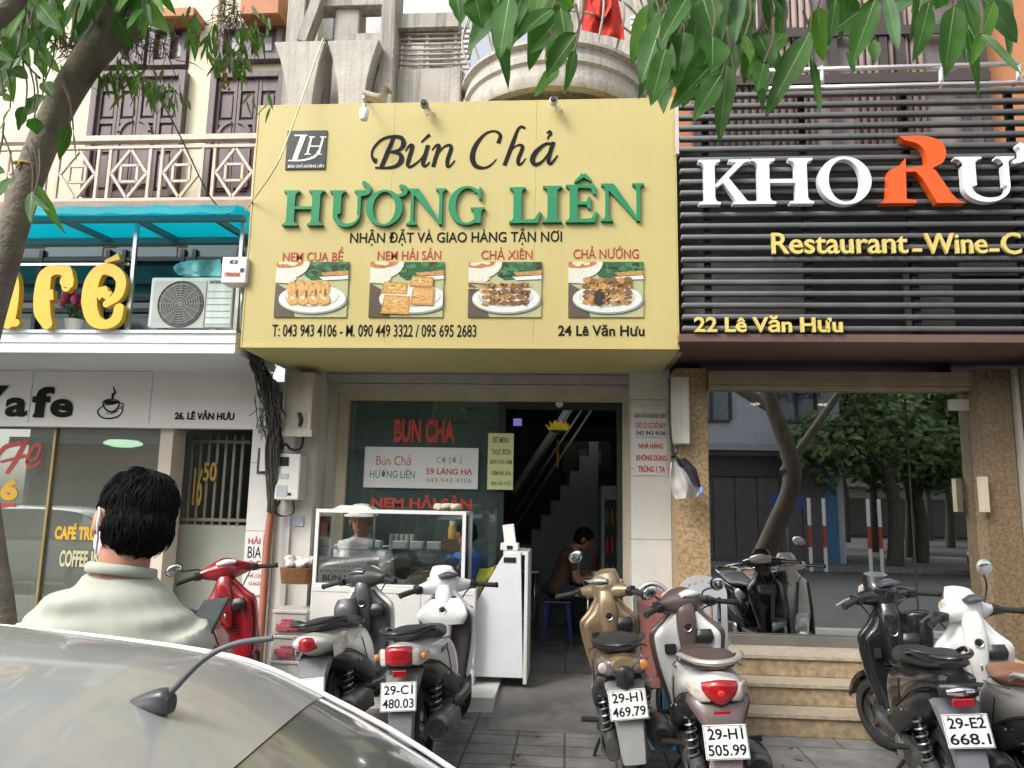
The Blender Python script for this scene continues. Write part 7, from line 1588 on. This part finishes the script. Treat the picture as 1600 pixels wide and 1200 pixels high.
def rglass(u, v):
    p = rr0[min(24, int(v*24+.5))]; s_ = v*2-1
    return p+Vector((.0+u*(.62+.0*s_), -s_*.07*u, -.002-(.235*u+.15*u*u)))
vs, fs = surf(rglass, 12, 24); g = MB(); g.add(*solid(vs, fs, -.006), 0, True); obj('rear_window', g, m_cglass, car)
g = MB()
for s_ in (1, -1):
    pts = [Vector((p.x, CY+s_*(CW+.004), p.z+.002)) for p in catmull(E_, 24)]+[rglass(k/6, (s_+1)/2)+Vector((0, s_*.004, .006)) for k in range(1, 7)]
    g.tube(pts, .0042, 8, samples=60)
obj('roof_trim', g, M('bright_trim', (.78, .78, .77), .25, .2), car, smooth=True)
# body below: side glass, pillars, lower shell, wheels (all real, though the frame cuts them off)
for s_ in (1, -1):
    def sg(u, v):
        e = edge(u); top = Vector((e.x, CY+s_*(CW+.002), e.z-.01)); bot = Vector((e.x*1.02, CY+s_*.83, .82)); return top.lerp(bot, v)
    vs, fs = surf(sg, 30, 4); g = MB(); g.add(*solid(vs, fs, .006), 0, True); obj('side_window', g, m_cglass, car)
    g = MB(); a_ = rglass(0, (s_+1)/2); b_ = rglass(1, (s_+1)/2)
    vs = [a_+Vector((-.06, s_*.003, 0)), a_+Vector((0, s_*.003, 0)), b_+Vector((0, s_*.02, 0)), Vector((b_.x-.05, CY+s_*.83, .8)), Vector((a_.x-.2, CY+s_*.83, .8))]
    g.add(*solid(vs, [(0, 1, 2, 3, 4)], .01)); obj('rear_pillar', g, m_car, car)
fr0 = [roof(0, j/24) for j in range(25)]
def wind(u, v): p = fr0[min(24, int(v*24+.5))]; s_ = v*2-1; return p+Vector((-u*.75, s_*.2*u, -.42*u-.06*u*u))
vs, fs = surf(wind, 8, 24); g = MB(); g.add(*solid(vs, fs, .006), 0, True); obj('windscreen', g, m_cglass, car)
xb0, xb1 = fr0[12].x-1.75, rr0[12].x+1.05
g = MB(); g.loft([(xb0, CY, .36, .70, .20, 4), (xb0+.15, CY, .40, .82, .28, 4.5), (xb0+1.0, CY, .43, .86, .36, 5), (fr0[12].x-.6, CY, .45, .87, .40, 5), (rr0[12].x+.45, CY, .46, .87, .41, 5), (xb1-.25, CY, .48, .84, .42, 5), (xb1, CY, .46, .74, .30, 4)], 'x', 32); obj('body_shell', g, m_car, car, smooth=True)
for xx in (xb0+.85, xb1-.85):
    for yy in (CY-.8, CY+.8):
        g = MB(); g.lathe([(0, -.06), (.19, -.06), (.20, -.09), (.20, .09), (.19, .06), (0, .06)], (xx, yy, .20), 'y', 28); wl = obj('wheel', g, m_cast, car)
        g = MB(); g.lathe([(.205, -.1), (.30, -.1), (.32, -.07), (.32, .07), (.30, .1), (.205, .1), (.205, -.1)], (xx, yy, .20), 'y', 32); obj('tyre', g, m_tyre, wl)
# shark-nose aerial
def roofz(x, y):
    q_ = [roof(k/70, (y-CY)/CW*.5+.5) for k in range(71)]; return min(q_, key=lambda p: abs(p.x-x)).z
yy = min([.3+.005*k for k in range(110)], key=lambda y: abs(P(237, 1106, y).z-roofz(P(237, 1106, y).x, y)))
ab = P(237, 1106, yy); ab.z = roofz(ab.x, yy)
g = MB(); g.loft([(-.030, 0, .0, .002, .003, 2), (-.017, 0, .003, .008, .007, 2.4), (.0, 0, .006, .011, .011, 2.6), (.014, 0, .007, .0115, .0125, 2.8), (.021, 0, .005, .009, .009, 2.6)], 'x', 18)
g.xf(Matrix.Translation(ab) @ Matrix.Rotation(R(-4), 4, 'Z')); ant = obj('aerial_base', g, M('grey_black_plastic', (.05, .052, .058), .3, var=.1), car, smooth=True)
tip = P(426, 997, yy+.01); a0 = ab+Vector((.012, 0, .012)); md = P(318, 1030, yy+.0)
g = MB(); g.tube([a0, P(268, 1080, yy), md, P(368, 1006, yy+.005), tip], [.0036, .0034, .0031, .0031, .0032], 10, samples=36); obj('aerial_whip', g, M('whip_rubber', (.10, .10, .105), .5, var=.08), ant, smooth=True)
# ================================================================ foliage
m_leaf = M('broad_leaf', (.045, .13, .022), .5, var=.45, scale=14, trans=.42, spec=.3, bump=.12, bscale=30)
m_leaf2 = M('sun_tint_leaf', (.09, .22, .03), .5, var=.35, scale=14, trans=.5, spec=.3, bump=.12, bscale=30)  # brighter copy of the broad leaf, sunlight painted into its green
m_leaf3 = M('blue_green_leaf', (.07, .155, .06), .5, var=.35, scale=14, trans=.3, spec=.35, bump=.12, bscale=30)
m_leafstrap = M('strap_leaf', (.12, .16, .05), .5, var=.35, scale=9, trans=.35)
m_bark = M('grey_brown_bark', (.075, .06, .046), .85, var=.35, scale=9, bump=.5, bscale=45, streak=.2, streakcol=(.22, .2, .16))
m_twig = M('twig_brown', (.10, .075, .05), .8, var=.3, scale=15)
m_root = M('dry_roots', (.20, .155, .115), .9, var=.4, scale=18)
def leaf(mb, base, tip, wd, rnd, mi=0, n=9, droop=.12, fold=.25, face=None):
    b, t = Vector(base), Vector(tip); ax = t-b; L = ax.length; ax.normalize()
    nrm_ = Vector(face) if face else Vector((rnd.gauss(0, .45), -1, rnd.gauss(.1, .45)))
    sd = ax.cross(nrm_); 
    if sd.length < .1: sd = ax.cross(Vector((1, 0, .3)))
    sd.normalize(); up = sd.cross(ax).normalized(); vs = []
    wav = rnd.uniform(0, 6.28); tw = rnd.uniform(-.35, .35)
    for i in range(n+1):
        u = i/n; w_ = wd*.5*(math.sin(math.pi*u**.8)**.75)*(1-.25*u); 
        if u < .06: w_ = wd*.03
        w_ *= 1+.14*noise.noise(Vector((wav*3, u*7, 0)))
        c = b+ax*L*u+up*(-droop*L*(u*u-.2*u))
        s2 = sd*math.cos(tw*u)+up*math.sin(tw*u); u2 = up*math.cos(tw*u)-sd*math.sin(tw*u)
        rip = .05*wd*math.sin(u*11+wav)
        vs += [c-s2*w_+u2*(fold*w_+rip), c-s2*w_*.5+u2*(fold*w_*.35), c, c+s2*w_*.5+u2*(fold*w_*.35), c+s2*w_+u2*(fold*w_-rip)]
    fs = [(i*5+j, i*5+j+1, i*5+j+6, i*5+j+5) for i in range(n) for j in range(4)]
    mb.add(vs, fs, mi, True)
    if n > 6:                               # pale midrib
        rb = []
        for i in range(n+1):
            c = vs[i*5+2]; q = (vs[i*5+3]-vs[i*5+1]); q = q.normalized()*wd*.022*(1-i/n*.8) if q.length else Vector((.0005, 0, 0)); f_ = Vector((0, -.0009, -.0003)); rb += [c-q+f_, c+q+f_]
        mb.add(rb, [(2*i, 2*i+1, 2*i+3, 2*i+2) for i in range(n)], 3, True)
rnd = random.Random(21)
def Z1(x, y): return (x/3.75, y/3.75)
def Z2(x, y): return (380+x/3.75, y/3.75)
def Z3(x, y): return (780+x/3.75, y/3.75)
def Z4(x, y): return (1180+x/3.75, y/3.75)
# street tree on the right, whose boughs hang into the picture
TX, TY = 2.75, 2.95
tree = thing('street_tree', 'street tree with a leaning trunk and broad leaves hanging in front of the slatted sign', 'tree', (TX, TY, 0))
g = MB(); g.tube([(TX-.55, TY, -.1), (TX-.42, TY, .5), (TX-.1, TY-.02, 1.2), (TX+.2, TY-.05, 2.0), (TX-.02, TY-.2, 3.0), (TX-.3, TY-.5, 4.4), (TX-.5, TY-.8, 6.0)], [.20, .15, .125, .115, .10, .08, .04], 14)
for pts, r_ in (([(TX+.08, TY-.05, 2.0), (TX+.9, TY-.5, 3.0), (TX+1.8, TY-.8, 4.2)], [.07, .05, .02]), ([(TX-.02, TY-.2, 2.9), (TX-.9, TY-.8, 3.5), (TX-1.9, TY-1.15, 3.35), (TX-2.6, TY-1.25, 3.1)], [.085, .055, .03, .012]), ([(TX-.3, TY-.5, 4.3), (TX+.5, TY-1, 5.4)], [.06, .02]),
                ([(TX-1.3, TY-.98, 3.46), (TX-1.4, TY-1.1, 3.0), (TX-1.25, TY-1.15, 2.72)], [.03, .018, .008])): g.tube(pts, r_, 10)
obj('trunk', g, m_bark, tree, smooth=True)
RIB = 3
LV = [MB(), MB(), MB()]; TW = MB()
def hang(b, t, wz, Y=None, mi=0):
    Y = Y or rnd.uniform(1.55, 2.0); bp, tp = P(*b, Y), P(*t, Y-rnd.uniform(-.06, .1)); leaf(LV[mi], bp, tp, wz/3.75*Y/FPX*rnd.uniform(1.05, 1.35), rnd, 0, droop=rnd.uniform(.0, .14), fold=rnd.uniform(.1, .4), face=(rnd.gauss(0, .22), -1, rnd.gauss(.1, .22)))
    up_ = P(b[0]+rnd.uniform(-20, 20), b[1]-70, Y+.05); TW.tube([bp, bp.lerp(up_, .5)+Vector((.01, 0, 0)), up_], [.0028, .003, .004], 5)
for b, t, w_, mi in ((Z4(1020,10), Z4(945,345), 115, 0), (Z4(1165,40), Z4(1105,458), 155, 0), (Z4(1230,0), Z4(1320,250), 105, 0), (Z4(1325,200), Z4(1575,425), 62, 2), (Z4(1335,-10), Z4(1555,240), 120, 2), (Z4(1240,165), Z4(1330,572), 55, 0),
                     (Z4(705,-10), Z4(560,378), 140, 0), (Z4(620,60), Z4(430,200), 115, 0), (Z4(770,-20), Z4(842,295), 75, 2), (Z4(960,-10), Z4(820,60), 120, 2), (Z4(320,190), Z4(60,685), 135, 0), (Z4(325,330), Z4(398,655), 52, 0), (Z4(170,190), Z4(0,400), 115, 1),
                     (Z4(50,-10), Z4(95,205), 45, 2), (Z4(50,370), Z4(15,532), 85, 0), (Z4(560,-20), Z4(520,180), 130, 0), (Z4(1100,-20), Z4(1060,40), 90, 0), (Z4(470,0), Z4(440,260), 80, 0),
                     (Z3(975,70), Z3(825,500), 160, 0), (Z3(1085,190), Z3(1040,495), 165, 0), (Z3(1250,210), Z3(1255,405), 175, 0), (Z3(1240,385), Z3(1000,640), 145, 0), (Z3(1300,440), Z3(1135,690), 125, 0), (Z3(1335,380), Z3(1297,808), 115, 0), (Z3(1495,370), Z3(1565,535), 105, 0),
                     (Z3(1440,210), Z3(1480,355), 75, 1), (Z3(1020,-10), Z3(900,105), 125, 0), (Z3(1190,-20), Z3(1260,200), 155, 0), (Z3(1100,-10), Z3(950,230), 145, 0), (Z3(1395,-20), Z3(1440,300), 175, 0), (Z3(1545,290), Z3(1455,455), 62, 1), (Z3(1160,100), Z3(1130,330), 150, 0), (Z3(1330,150), Z3(1380,430), 160, 0), (Z3(1090,380), Z3(920,580), 130, 0), (Z3(1050,250), Z3(900,470), 140, 0),
                     (Z3(60,-20), Z3(0,345), 160, 0), (Z3(310,55), Z3(115,185), 115, 0), (Z3(405,50), Z3(175,300), 155, 0), (Z3(455,195), Z3(268,445), 155, 0), (Z3(345,390), Z3(203,565), 115, 1), (Z3(445,290), Z3(388,535), 75, 0), (Z3(340,-10), Z3(445,45), 85, 1), (Z2(1360,-20), Z2(1400,160), 185, 0), (Z2(1545,80), Z2(1495,345), 135, 0), (Z2(1490,-10), Z2(1530,170), 170, 0), (Z2(1250,-30), Z2(1275,120), 110, 0)):
    hang(b, t, w_, None, mi)
for i in range(150):                         # the boughs above, mostly just over the frame's top edge
    x = rnd.choice((rnd.uniform(730, 900), rnd.uniform(1020, 1560), rnd.uniform(1020, 1210), rnd.uniform(1020, 1210))); y = rnd.uniform(-150, 15 if x < 1000 or x > 1230 else 85); hang((x, y), (x+rnd.gauss(-10, 30), y+rnd.uniform(45, 120)), rnd.uniform(60, 150), rnd.uniform(1.7, 2.5), rnd.choice((0, 0, 0, 1, 2)))
for i in range(900):                        # crown
    a = rnd.uniform(0, 6.28); q = rnd.uniform(0, 1)**.5*2.6; z_ = rnd.uniform(3.9, 7.5); c = Vector((TX+.3+math.cos(a)*q, TY-.9+math.sin(a)*q, z_)); e = c+Vector((rnd.gauss(0, .12), rnd.gauss(0, .12), -.16)); leaf(LV[rnd.choice((0, 0, 1, 2))], c, e, .075, rnd, 0, 4)
g = MB(); mm = [m_leaf, m_leaf2, m_leaf3, M('leaf_midrib', (.16, .24, .07), .5, var=.2)]
for k in range(3): n0 = len(g.m); g.add(LV[k].v, LV[k].f, k, True); g.m[n0:] = [3 if q == 3 else k for q in LV[k].m]
obj('crown', g, mm, tree, fix=False, smooth=True); obj('twigs', TW, m_twig, tree, smooth=True)
# slender leaning tree on the left
YT = 2.7
pp = [P(60, 1420, YT), P(2, 1000, YT), P(-14, 880, YT), P(-30, 760, YT), P(-38, 640, YT), P(-28, 540, YT), P(2, 425, YT), P(38, 300, YT), P(84, 185, YT), P(128, 108, YT), P(168, 52, YT), P(178, 0, YT), P(188, -60, YT), P(215, -200, YT-.1)]
pp[0].z = -.1
tl = thing('leaning_tree', 'slender grey tree leaning across the left side with a yellow cord round its trunk', 'tree', pp[0])
k_ = YT/FPX
g = MB(); g.tube(pp, [32*k_, 24*k_, 24*k_, 24*k_, 24*k_, 24*k_, 24*k_, 24*k_, 25*k_, 26*k_, 30*k_, 31*k_, 30*k_, 24*k_], 16, samples=90)
g.tube([P(170, 62, YT), P(196, 52, YT), P(214, 20, YT), P(224, -50, YT), P(250, -200, YT-.2)], [20*k_, 20*k_, 15*k_, 12*k_, 9*k_], 12)
g.tube([P(-60, 60, YT-.5), P(10, 15, YT-.5), P(60, -60, YT-.5)], [16*k_, 14*k_, 12*k_], 10); g.tube([P(184, 34, YT-.09), P(205, 28, YT-.08), P(222, 10, YT-.05), P(240, -30, YT)], [3*k_, 3*k_, 3*k_, 3*k_], 6)
g.tube([P(-30, 70, 2.5), P(30, 46, 2.5), P(40, 0, 2.5)], [.006, .007, .006], 6); g.tube([P(15, 70, 2.6), P(50, 110, 2.6), P(62, 122, 2.6)], [.004, .004, .006], 6)
trunk = obj('trunk', g, M('pale_grey_bark', (.175, .145, .108), .85, var=.35, scale=9, bump=.5, bscale=45, streak=.3, streakcol=(.26, .23, .18)), tl, smooth=True)
g = MB(); c0 = P(48, 262, YT); ax = (pp[8]-pp[7]).normalized(); sx_ = ax.cross(Vector((0, 1, 0))).normalized(); fy = sx_.cross(ax)
g.tube([c0+(sx_*math.cos(a)+fy*math.sin(a))*25.5*k_+ax*.006*math.sin(2*a) for a in [2*math.pi*i/20 for i in range(21)]], .0055, 6, samples=40)
g.tube([c0+fy*-25.8*k_, c0+fy*-27*k_-ax*.015, c0+fy*-27*k_-ax*.03+sx_*.004], .005, 6); obj('yellow_cord', g, M('yellow_cord_fibre', (.42, .30, .04), .7, var=.2), tl, smooth=True)
LV = [MB(), MB(), MB()]; TW = MB()
for b, t, w_, mi in ((Z1(120,330), Z1(-60,610), 190, 0), (Z1(60,400), Z1(165,455), 90, 0), (Z1(260,480), Z1(305,560), 75, 0), (Z1(250,560), Z1(150,680), 110, 0), (Z1(150,625), Z1(95,765), 85, 0), (Z1(410,728), Z1(338,935), 72, 0), (Z1(430,760), Z1(450,950), 18, 0), (Z1(60,630), Z1(0,760), 85, 0), (Z1(80,1035), Z1(-40,1140), 90, 0), (Z1(310,140), Z1(360,215), 60, 1),
                     (Z1(300,140), Z1(268,245), 55, 1), (Z1(440,-20), Z1(372,165), 95, 0), (Z1(545,-20), Z1(450,215), 115, 0), (Z1(850,-10), Z1(800,175), 95, 0), (Z1(860,20), Z1(880,150), 40, 0), (Z1(200,640), Z1(265,545), 70, 0), (Z1(230,20), Z1(330,160), 130, 0), (Z1(200,160), Z1(265,255), 60, 0), (Z1(160,180), Z1(120,265), 50, 1), (Z1(200,350), Z1(250,400), 45, 0), (Z1(200,690), Z1(215,790), 100, 0), (Z1(0,420), Z1(80,330), 90, 0), (Z1(-30,560), Z1(40,520), 70, 0),
                     (Z1(-20,240), Z1(50,190), 60, 1), (Z1(20,560), Z1(70,590), 50, 1), (Z1(290,-10), Z1(300,150), 120, 0), (Z1(200,1140), Z1(290,1230), 60, 0), (Z1(-40,980), Z1(30,1010), 60, 0), (Z1(215,1080), Z1(365,1370), 72, 1), (Z1(190,1120), Z1(170,1300), 70, 0), (Z1(130,170), Z1(40,230), 70, 0), (Z1(80,120), Z1(160,200), 60, 0), (Z1(60,240), Z1(130,330), 60, 0), (Z1(-20,290), Z1(60,350), 80, 0)):
    hang(b, t, w_, rnd.uniform(2.2, 2.62), mi)
for i in range(230):
    x = rnd.uniform(-90, 230); y = rnd.uniform(-190, 95-abs(x-20)*.4); hang((x, y), (x+rnd.gauss(0, 30), y+rnd.uniform(30, 75)), rnd.uniform(50, 120), rnd.uniform(2.2, 3.2), rnd.choice((0, 1, 1, 1)))
for i in range(420):
    a = rnd.uniform(0, 6.28); q = rnd.uniform(0, 1)**.5*1.1; c = Vector((-2.4+math.cos(a)*q, 2.7+math.sin(a)*q, rnd.uniform(4.0, 6.5))); leaf(LV[rnd.choice((0, 1, 2))], c, c+Vector((rnd.gauss(0, .1), rnd.gauss(0, .1), -.14)), .07, rnd, 0, 4)
g = MB()
for k in range(3): n0 = len(g.m); g.add(LV[k].v, LV[k].f, k, True); g.m[n0:] = [3 if q == 3 else k for q in LV[k].m]
obj('crown', g, mm, tl, fix=False, smooth=True); obj('twigs', TW, m_twig, tl, smooth=True)
# epiphytes hanging in the crown
def epi(label, cx, cy, rx, ry, Y, clumps, seed, flower=False):
    r_ = random.Random(seed); t = thing('hanging_orchid', label, 'plant', P(cx, cy, Y), 'orchids hanging in the left tree'); g = MB(); k = Y/FPX; c0 = P(cx, cy, Y)
    for i in range(70):
        a = c0+Vector((r_.gauss(0, rx*.5)*k, r_.gauss(0, .05), r_.gauss(0, ry*.4)*k)); b = a+Vector((r_.gauss(0, rx*.5)*k, r_.gauss(0, .05), -abs(r_.gauss(0, ry*.8))*k)); g.tube([a, a.lerp(b, .5)+Vector((r_.gauss(0, .03), r_.gauss(0, .02), r_.gauss(0, .02))), b], [.0022, .002, .001], 4, samples=6)
    g.tube([c0, c0+Vector((0, .03, .5)), c0+Vector((.05, .05, 1.4))], .006, 6)
    obj('roots', g, m_root, t, fix=False, smooth=True); m = MB()
    for (px, py, n_) in clumps:
        c = P(px, py, Y)
        for i in range(n_):
            a = c+Vector((r_.gauss(0, 14)*k, r_.gauss(0, .04), r_.gauss(0, 8)*k)); l_ = r_.uniform(20, 46)*k; d_ = Vector((r_.gauss(0, .45), r_.gauss(0, .2), -1)).normalized(); leaf(m, a, a+d_*l_, r_.uniform(4, 9)*k, r_, r_.choice((0, 0, 1)), 5, droop=.1)
    if flower:
        c = P(352, 118, Y)
        for i in range(26): m.ell(c+Vector((r_.gauss(0, 3)*k, r_.gauss(0, .01), r_.uniform(-22, 6)*k)), .006, .006, .008, 6, 2)
    obj('leaves', m, [m_leafstrap, m_leaf2, M('dry_ochre', (.42, .24, .07), .8)], t, fix=False, smooth=True)
epi('brown rooted orchid with strap leaves under the fork of the left tree', 225, 58, 52, 36, 2.75, ((182, 118, 26), (190, 105, 18), (236, 130, 26), (262, 140, 26), (215, 118, 12), (150, 88, 6)), 1)
epi('brown rooted orchid with strap leaves hanging clear of the left tree', 364, 22, 22, 34, 2.9, ((316, 35, 18), (322, 62, 14), (372, 78, 26), (345, 86, 18), (365, 98, 20), (398, 52, 14), (408, 30, 10), (398, 150, 6)), 2, True)
epi('dry root tangle with few leaves at the left of the leaning trunk', 110, 70, 24, 24, 2.75, ((80, 60, 6), (120, 95, 4)), 3)

# ================================================================ across the street (seen in the shop windows)
def house(name, label, x0, x1, y0, h, wallm, seed, lower):
    r_ = random.Random(seed); t = thing(name, label, 'building', ((x0+x1)/2, y0, 0)); g = MB(); g.box(x0, x1, y0-8, y0, 0, h); obj('wall', g, wallm, t)
    g = MB(); g.box(x0+.2, x1-.2, y0+.001, y0+.05, 0, 3.2); obj('ground_floor_front', g, lower, t)
    g = MB(); g.box(x0-.05, x1+.05, y0+.051, y0+.9, 3.3, 3.5); obj('ledge', g, M('ledge_grey', (.3, .3, .32), .7), t)
    nw = max(1, int((x1-x0)/2.2))
    for fl in range(1, int(h/3.3)):
        for k in range(nw):
            cx = x0+(x1-x0)*(k+.5)/nw; z_ = 3.3*fl+1.0; g = MB()
            for q in ((cx-.62, cx-.54, z_, z_+1.6), (cx+.54, cx+.62, z_, z_+1.6), (cx-.04, cx+.04, z_, z_+1.6), (cx-.54, cx+.54, z_-.08, z_), (cx-.54, cx+.54, z_+1.52, z_+1.6)): g.box(q[0], q[1], y0+.002, y0+.1, q[2], q[3])
            w_ = obj('window', g, m_white if r_.random() < .6 else m_darkwood, t); g = MB(); g.box(cx-.53, cx+.53, y0+.003, y0+.03, z_+.01, z_+1.51); obj('pane', g, M('far_pane', (.10, .13, .15), .08, var=.2), w_)
    g = MB(); n_ = 6; w_ = (x1-x0-1.2)/n_
    for k in range(n_): g.box(x0+.6+k*w_+.02, x0+.6+(k+1)*w_-.02, y0+.06, y0+.1, .05, 2.5)
    obj('door', g, M('far_door', (.10, .085, .08), .5, var=.2), t)
    g = MB(); g.box(x0+.4, x1-.4, y0+.06, y0+.16, 2.55, 3.15); obj('sign_band', g, M('far_sign_'+str(seed), [(.05, .045, .04), (.3, .07, .05), (.05, .12, .25), (.4, .38, .3)][seed % 4], .5), t)
    return t
hm = [M('grey_blue_render', (.40, .42, .46), .8, var=.1), M('pale_render', (.5, .47, .4), .8, var=.1), M('ochre_render', (.42, .33, .2), .8, var=.1), M('dull_green_render', (.3, .34, .28), .8, var=.1)]
m_bluew = M('blue_front', (.06, .16, .28), .6, var=.1)
YO = -11.0
house('shop_house', 'grey blue house with a blue ground floor across the street at the side street corner', 3.2, 8.4, YO, 6.9, hm[0], 1-1, m_bluew)
house('shop_house', 'pale house across the street next to the grey blue corner house', -1.6, 3.15, YO, 7.2, hm[1], 1, M('far_front', (.2, .19, .17), .6))
house('shop_house', 'ochre house across the street facing the noodle shop doorway', -6.6, -1.65, YO, 6.8, hm[2], 2, MATS['far_front'])
house('shop_house', 'dull green house across the street facing the cafe', -12.5, -6.65, YO, 7.4, hm[3], 3, MATS['far_front'])
house('shop_house', 'pale house furthest left across the street', -18.5, -12.55, YO, 6.8, hm[1], 5, MATS['far_front'])
house('shop_house', 'ochre house on the far corner of the side street across the way', 20.5, 27, YO-2, 8, hm[2], 6, MATS['far_front'])
house('shop_house', 'dull green house closing the view down the side street', 13, 36, -42, 8, hm[3], 7, MATS['far_front'])
g = MB(); g.box(8.6, 30, -41.8, -16.3, -.15, -.05); obj('side_street', g, m_road, kind='structure')
def far_tree(label, X, Y, h, cr, seed, n=5200):
    r_ = random.Random(seed); t = thing('street_tree', label, 'tree', (X, Y, 0), 'trees across the street'); g = MB(); g.tube([(X, Y, -.1), (X+.1, Y, h*.25), (X-.15, Y+.1, h*.5), (X+.05, Y, h*.8)], [.24, .19, .14, .05], 10)
    cl = []
    for k in range(11):
        a = r_.uniform(0, 6.28); q = cr*r_.uniform(.3, .85); e = Vector((X+math.cos(a)*q, Y+math.sin(a)*q, h*r_.uniform(.5, .98))); g.tube([(X, Y, h*r_.uniform(.3, .55)), Vector((X, Y, h*.5)).lerp(e, .5)+Vector((0, 0, .2)), e], [.08, .05, .015], 7); cl.append((e, cr*r_.uniform(.28, .5)))
    obj('trunk', g, m_bark, t, smooth=True); m = MB()
    for i in range(n):
        e, q = r_.choice(cl); d_ = Vector((r_.gauss(0, 1), r_.gauss(0, 1), r_.gauss(0, .8))).normalized(); c = e+d_*q*r_.uniform(.4, 1)**.5; l_ = r_.uniform(.18, .36); dd = Vector((r_.gauss(0, 1), r_.gauss(0, 1), -.5)).normalized()*l_; sd = dd.cross(d_).normalized()*l_*.24
        m.add([c, c+dd*.5+sd, c+dd, c+dd*.5-sd], [(0, 1, 2, 3)], r_.choice((0, 1, 1, 1)))
    obj('crown', m, [M('muted_leaf', (.075, .115, .05), .6, var=.4, scale=3, trans=.3), M('muted_sun_tint_leaf', (.12, .18, .07), .6, var=.4, scale=3, trans=.35)], t, fix=False); return t  # second leaf copy has sunlight painted in as a brighter green
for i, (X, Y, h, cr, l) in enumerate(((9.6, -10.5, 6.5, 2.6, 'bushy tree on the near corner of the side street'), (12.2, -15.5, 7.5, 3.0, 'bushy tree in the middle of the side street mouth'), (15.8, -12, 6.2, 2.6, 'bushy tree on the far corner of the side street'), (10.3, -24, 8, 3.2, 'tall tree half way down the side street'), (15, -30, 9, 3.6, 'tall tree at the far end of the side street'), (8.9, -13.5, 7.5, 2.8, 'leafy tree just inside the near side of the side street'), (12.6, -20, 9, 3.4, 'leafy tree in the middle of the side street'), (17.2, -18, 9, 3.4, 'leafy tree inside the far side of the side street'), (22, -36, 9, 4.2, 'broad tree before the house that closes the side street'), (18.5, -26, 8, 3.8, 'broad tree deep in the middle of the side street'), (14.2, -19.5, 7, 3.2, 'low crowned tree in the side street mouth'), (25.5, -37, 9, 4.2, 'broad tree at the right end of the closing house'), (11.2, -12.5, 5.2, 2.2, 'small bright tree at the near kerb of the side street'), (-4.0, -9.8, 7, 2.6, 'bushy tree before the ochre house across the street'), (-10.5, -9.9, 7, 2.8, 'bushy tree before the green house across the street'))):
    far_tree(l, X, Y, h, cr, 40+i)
board('blue_sign', 'plain blue sign plate on a thin pole across the street', (0, 0, 1, 1), 5, M('blue_sign_paint', (.01, .04, .2), .4), []) if False else None
t = thing('blue_sign', 'plain blue sign plate on a thin pole across the street', 'sign', (6.2, -9.2, 0)); obj('plate', MB().box(5.75, 6.65, -9.2, -9.17, 1.6, 2.0), M('blue_sign_paint', (.012, .045, .22), .4), t); g = MB(); g.tube([(6.2, -9.23, 0), (6.2, -9.23, 2.1)], .03, 8); obj('pole', g, m_grey, t)
# red and white posts by the far kerb
def marker_post(X, Y, lab):
    t = thing('marker_post', lab, 'post', (X, Y, -.02), 'red and white posts across the street')
    for nm, a, b, mt in (('lower_band', -.1, .55, m_white), ('red_band', .551, 1.15, M('post_red', (.4, .05, .03), .5)), ('upper_band', 1.151, 1.9, m_white)): g = MB(); g.lathe([(0, a), (.05, a), (.05, b), (0, b)], (X, Y, 0), 'z', 12); obj(nm, g, mt, t)
for i, (X, l) in enumerate(((6.75, 'first'), (7.15, 'second'), (8.35, 'third'), (8.65, 'last'))): marker_post(X, -9.0, l+' red and white kerb post from the grey blue house across the street')
# more parked cars, copies of the silver one
def copy_tree(o, parent=None):
    c = o.copy(); COL.objects.link(c); c.parent = parent
    for ch in list(o.children): copy_tree(ch, c)
    return c
m_cw = paint('white_car_paint', (.68, .68, .67), .2)
for X, Y, l, mt in ((-9.4, .5, 'white car parked along the kerb left of the silver one', m_cw), (13.2, -8.2, 'dark car parked across the street before the side street', paint('dark_car_paint', (.03, .035, .04), .2))):
    c = copy_tree(car); c.location = (X, Y, -.12); c['label'] = l
    for ch in c.children:
        if ch.name.split('.')[0] in ('roof', 'body_shell', 'rear_pillar'): ch.data = ch.data.copy(); ch.data.materials[0] = mt
# fallen leaves on the pavement
lt = MB(); rl = random.Random(6)
for i in range(70):
    x, y = rl.uniform(-2.5, 3.4), rl.uniform(2.8, 5.4); a = rl.uniform(0, 6.28); l_ = rl.uniform(.03, .07)
    leaf(lt, (x, y, .008), (x+math.cos(a)*l_, y+math.sin(a)*l_, .012), l_*.45, rl, 0, 5, droop=.1, face=(rl.gauss(0, .2), rl.gauss(0, .2), 1))
obj('leaf_litter', lt, M('dry_leaf', (.22, .10, .035), .7, var=.4, scale=20), None, label='scattered dry brown leaves fallen on the pavement', cat='leaves', kind='stuff', fix=False)
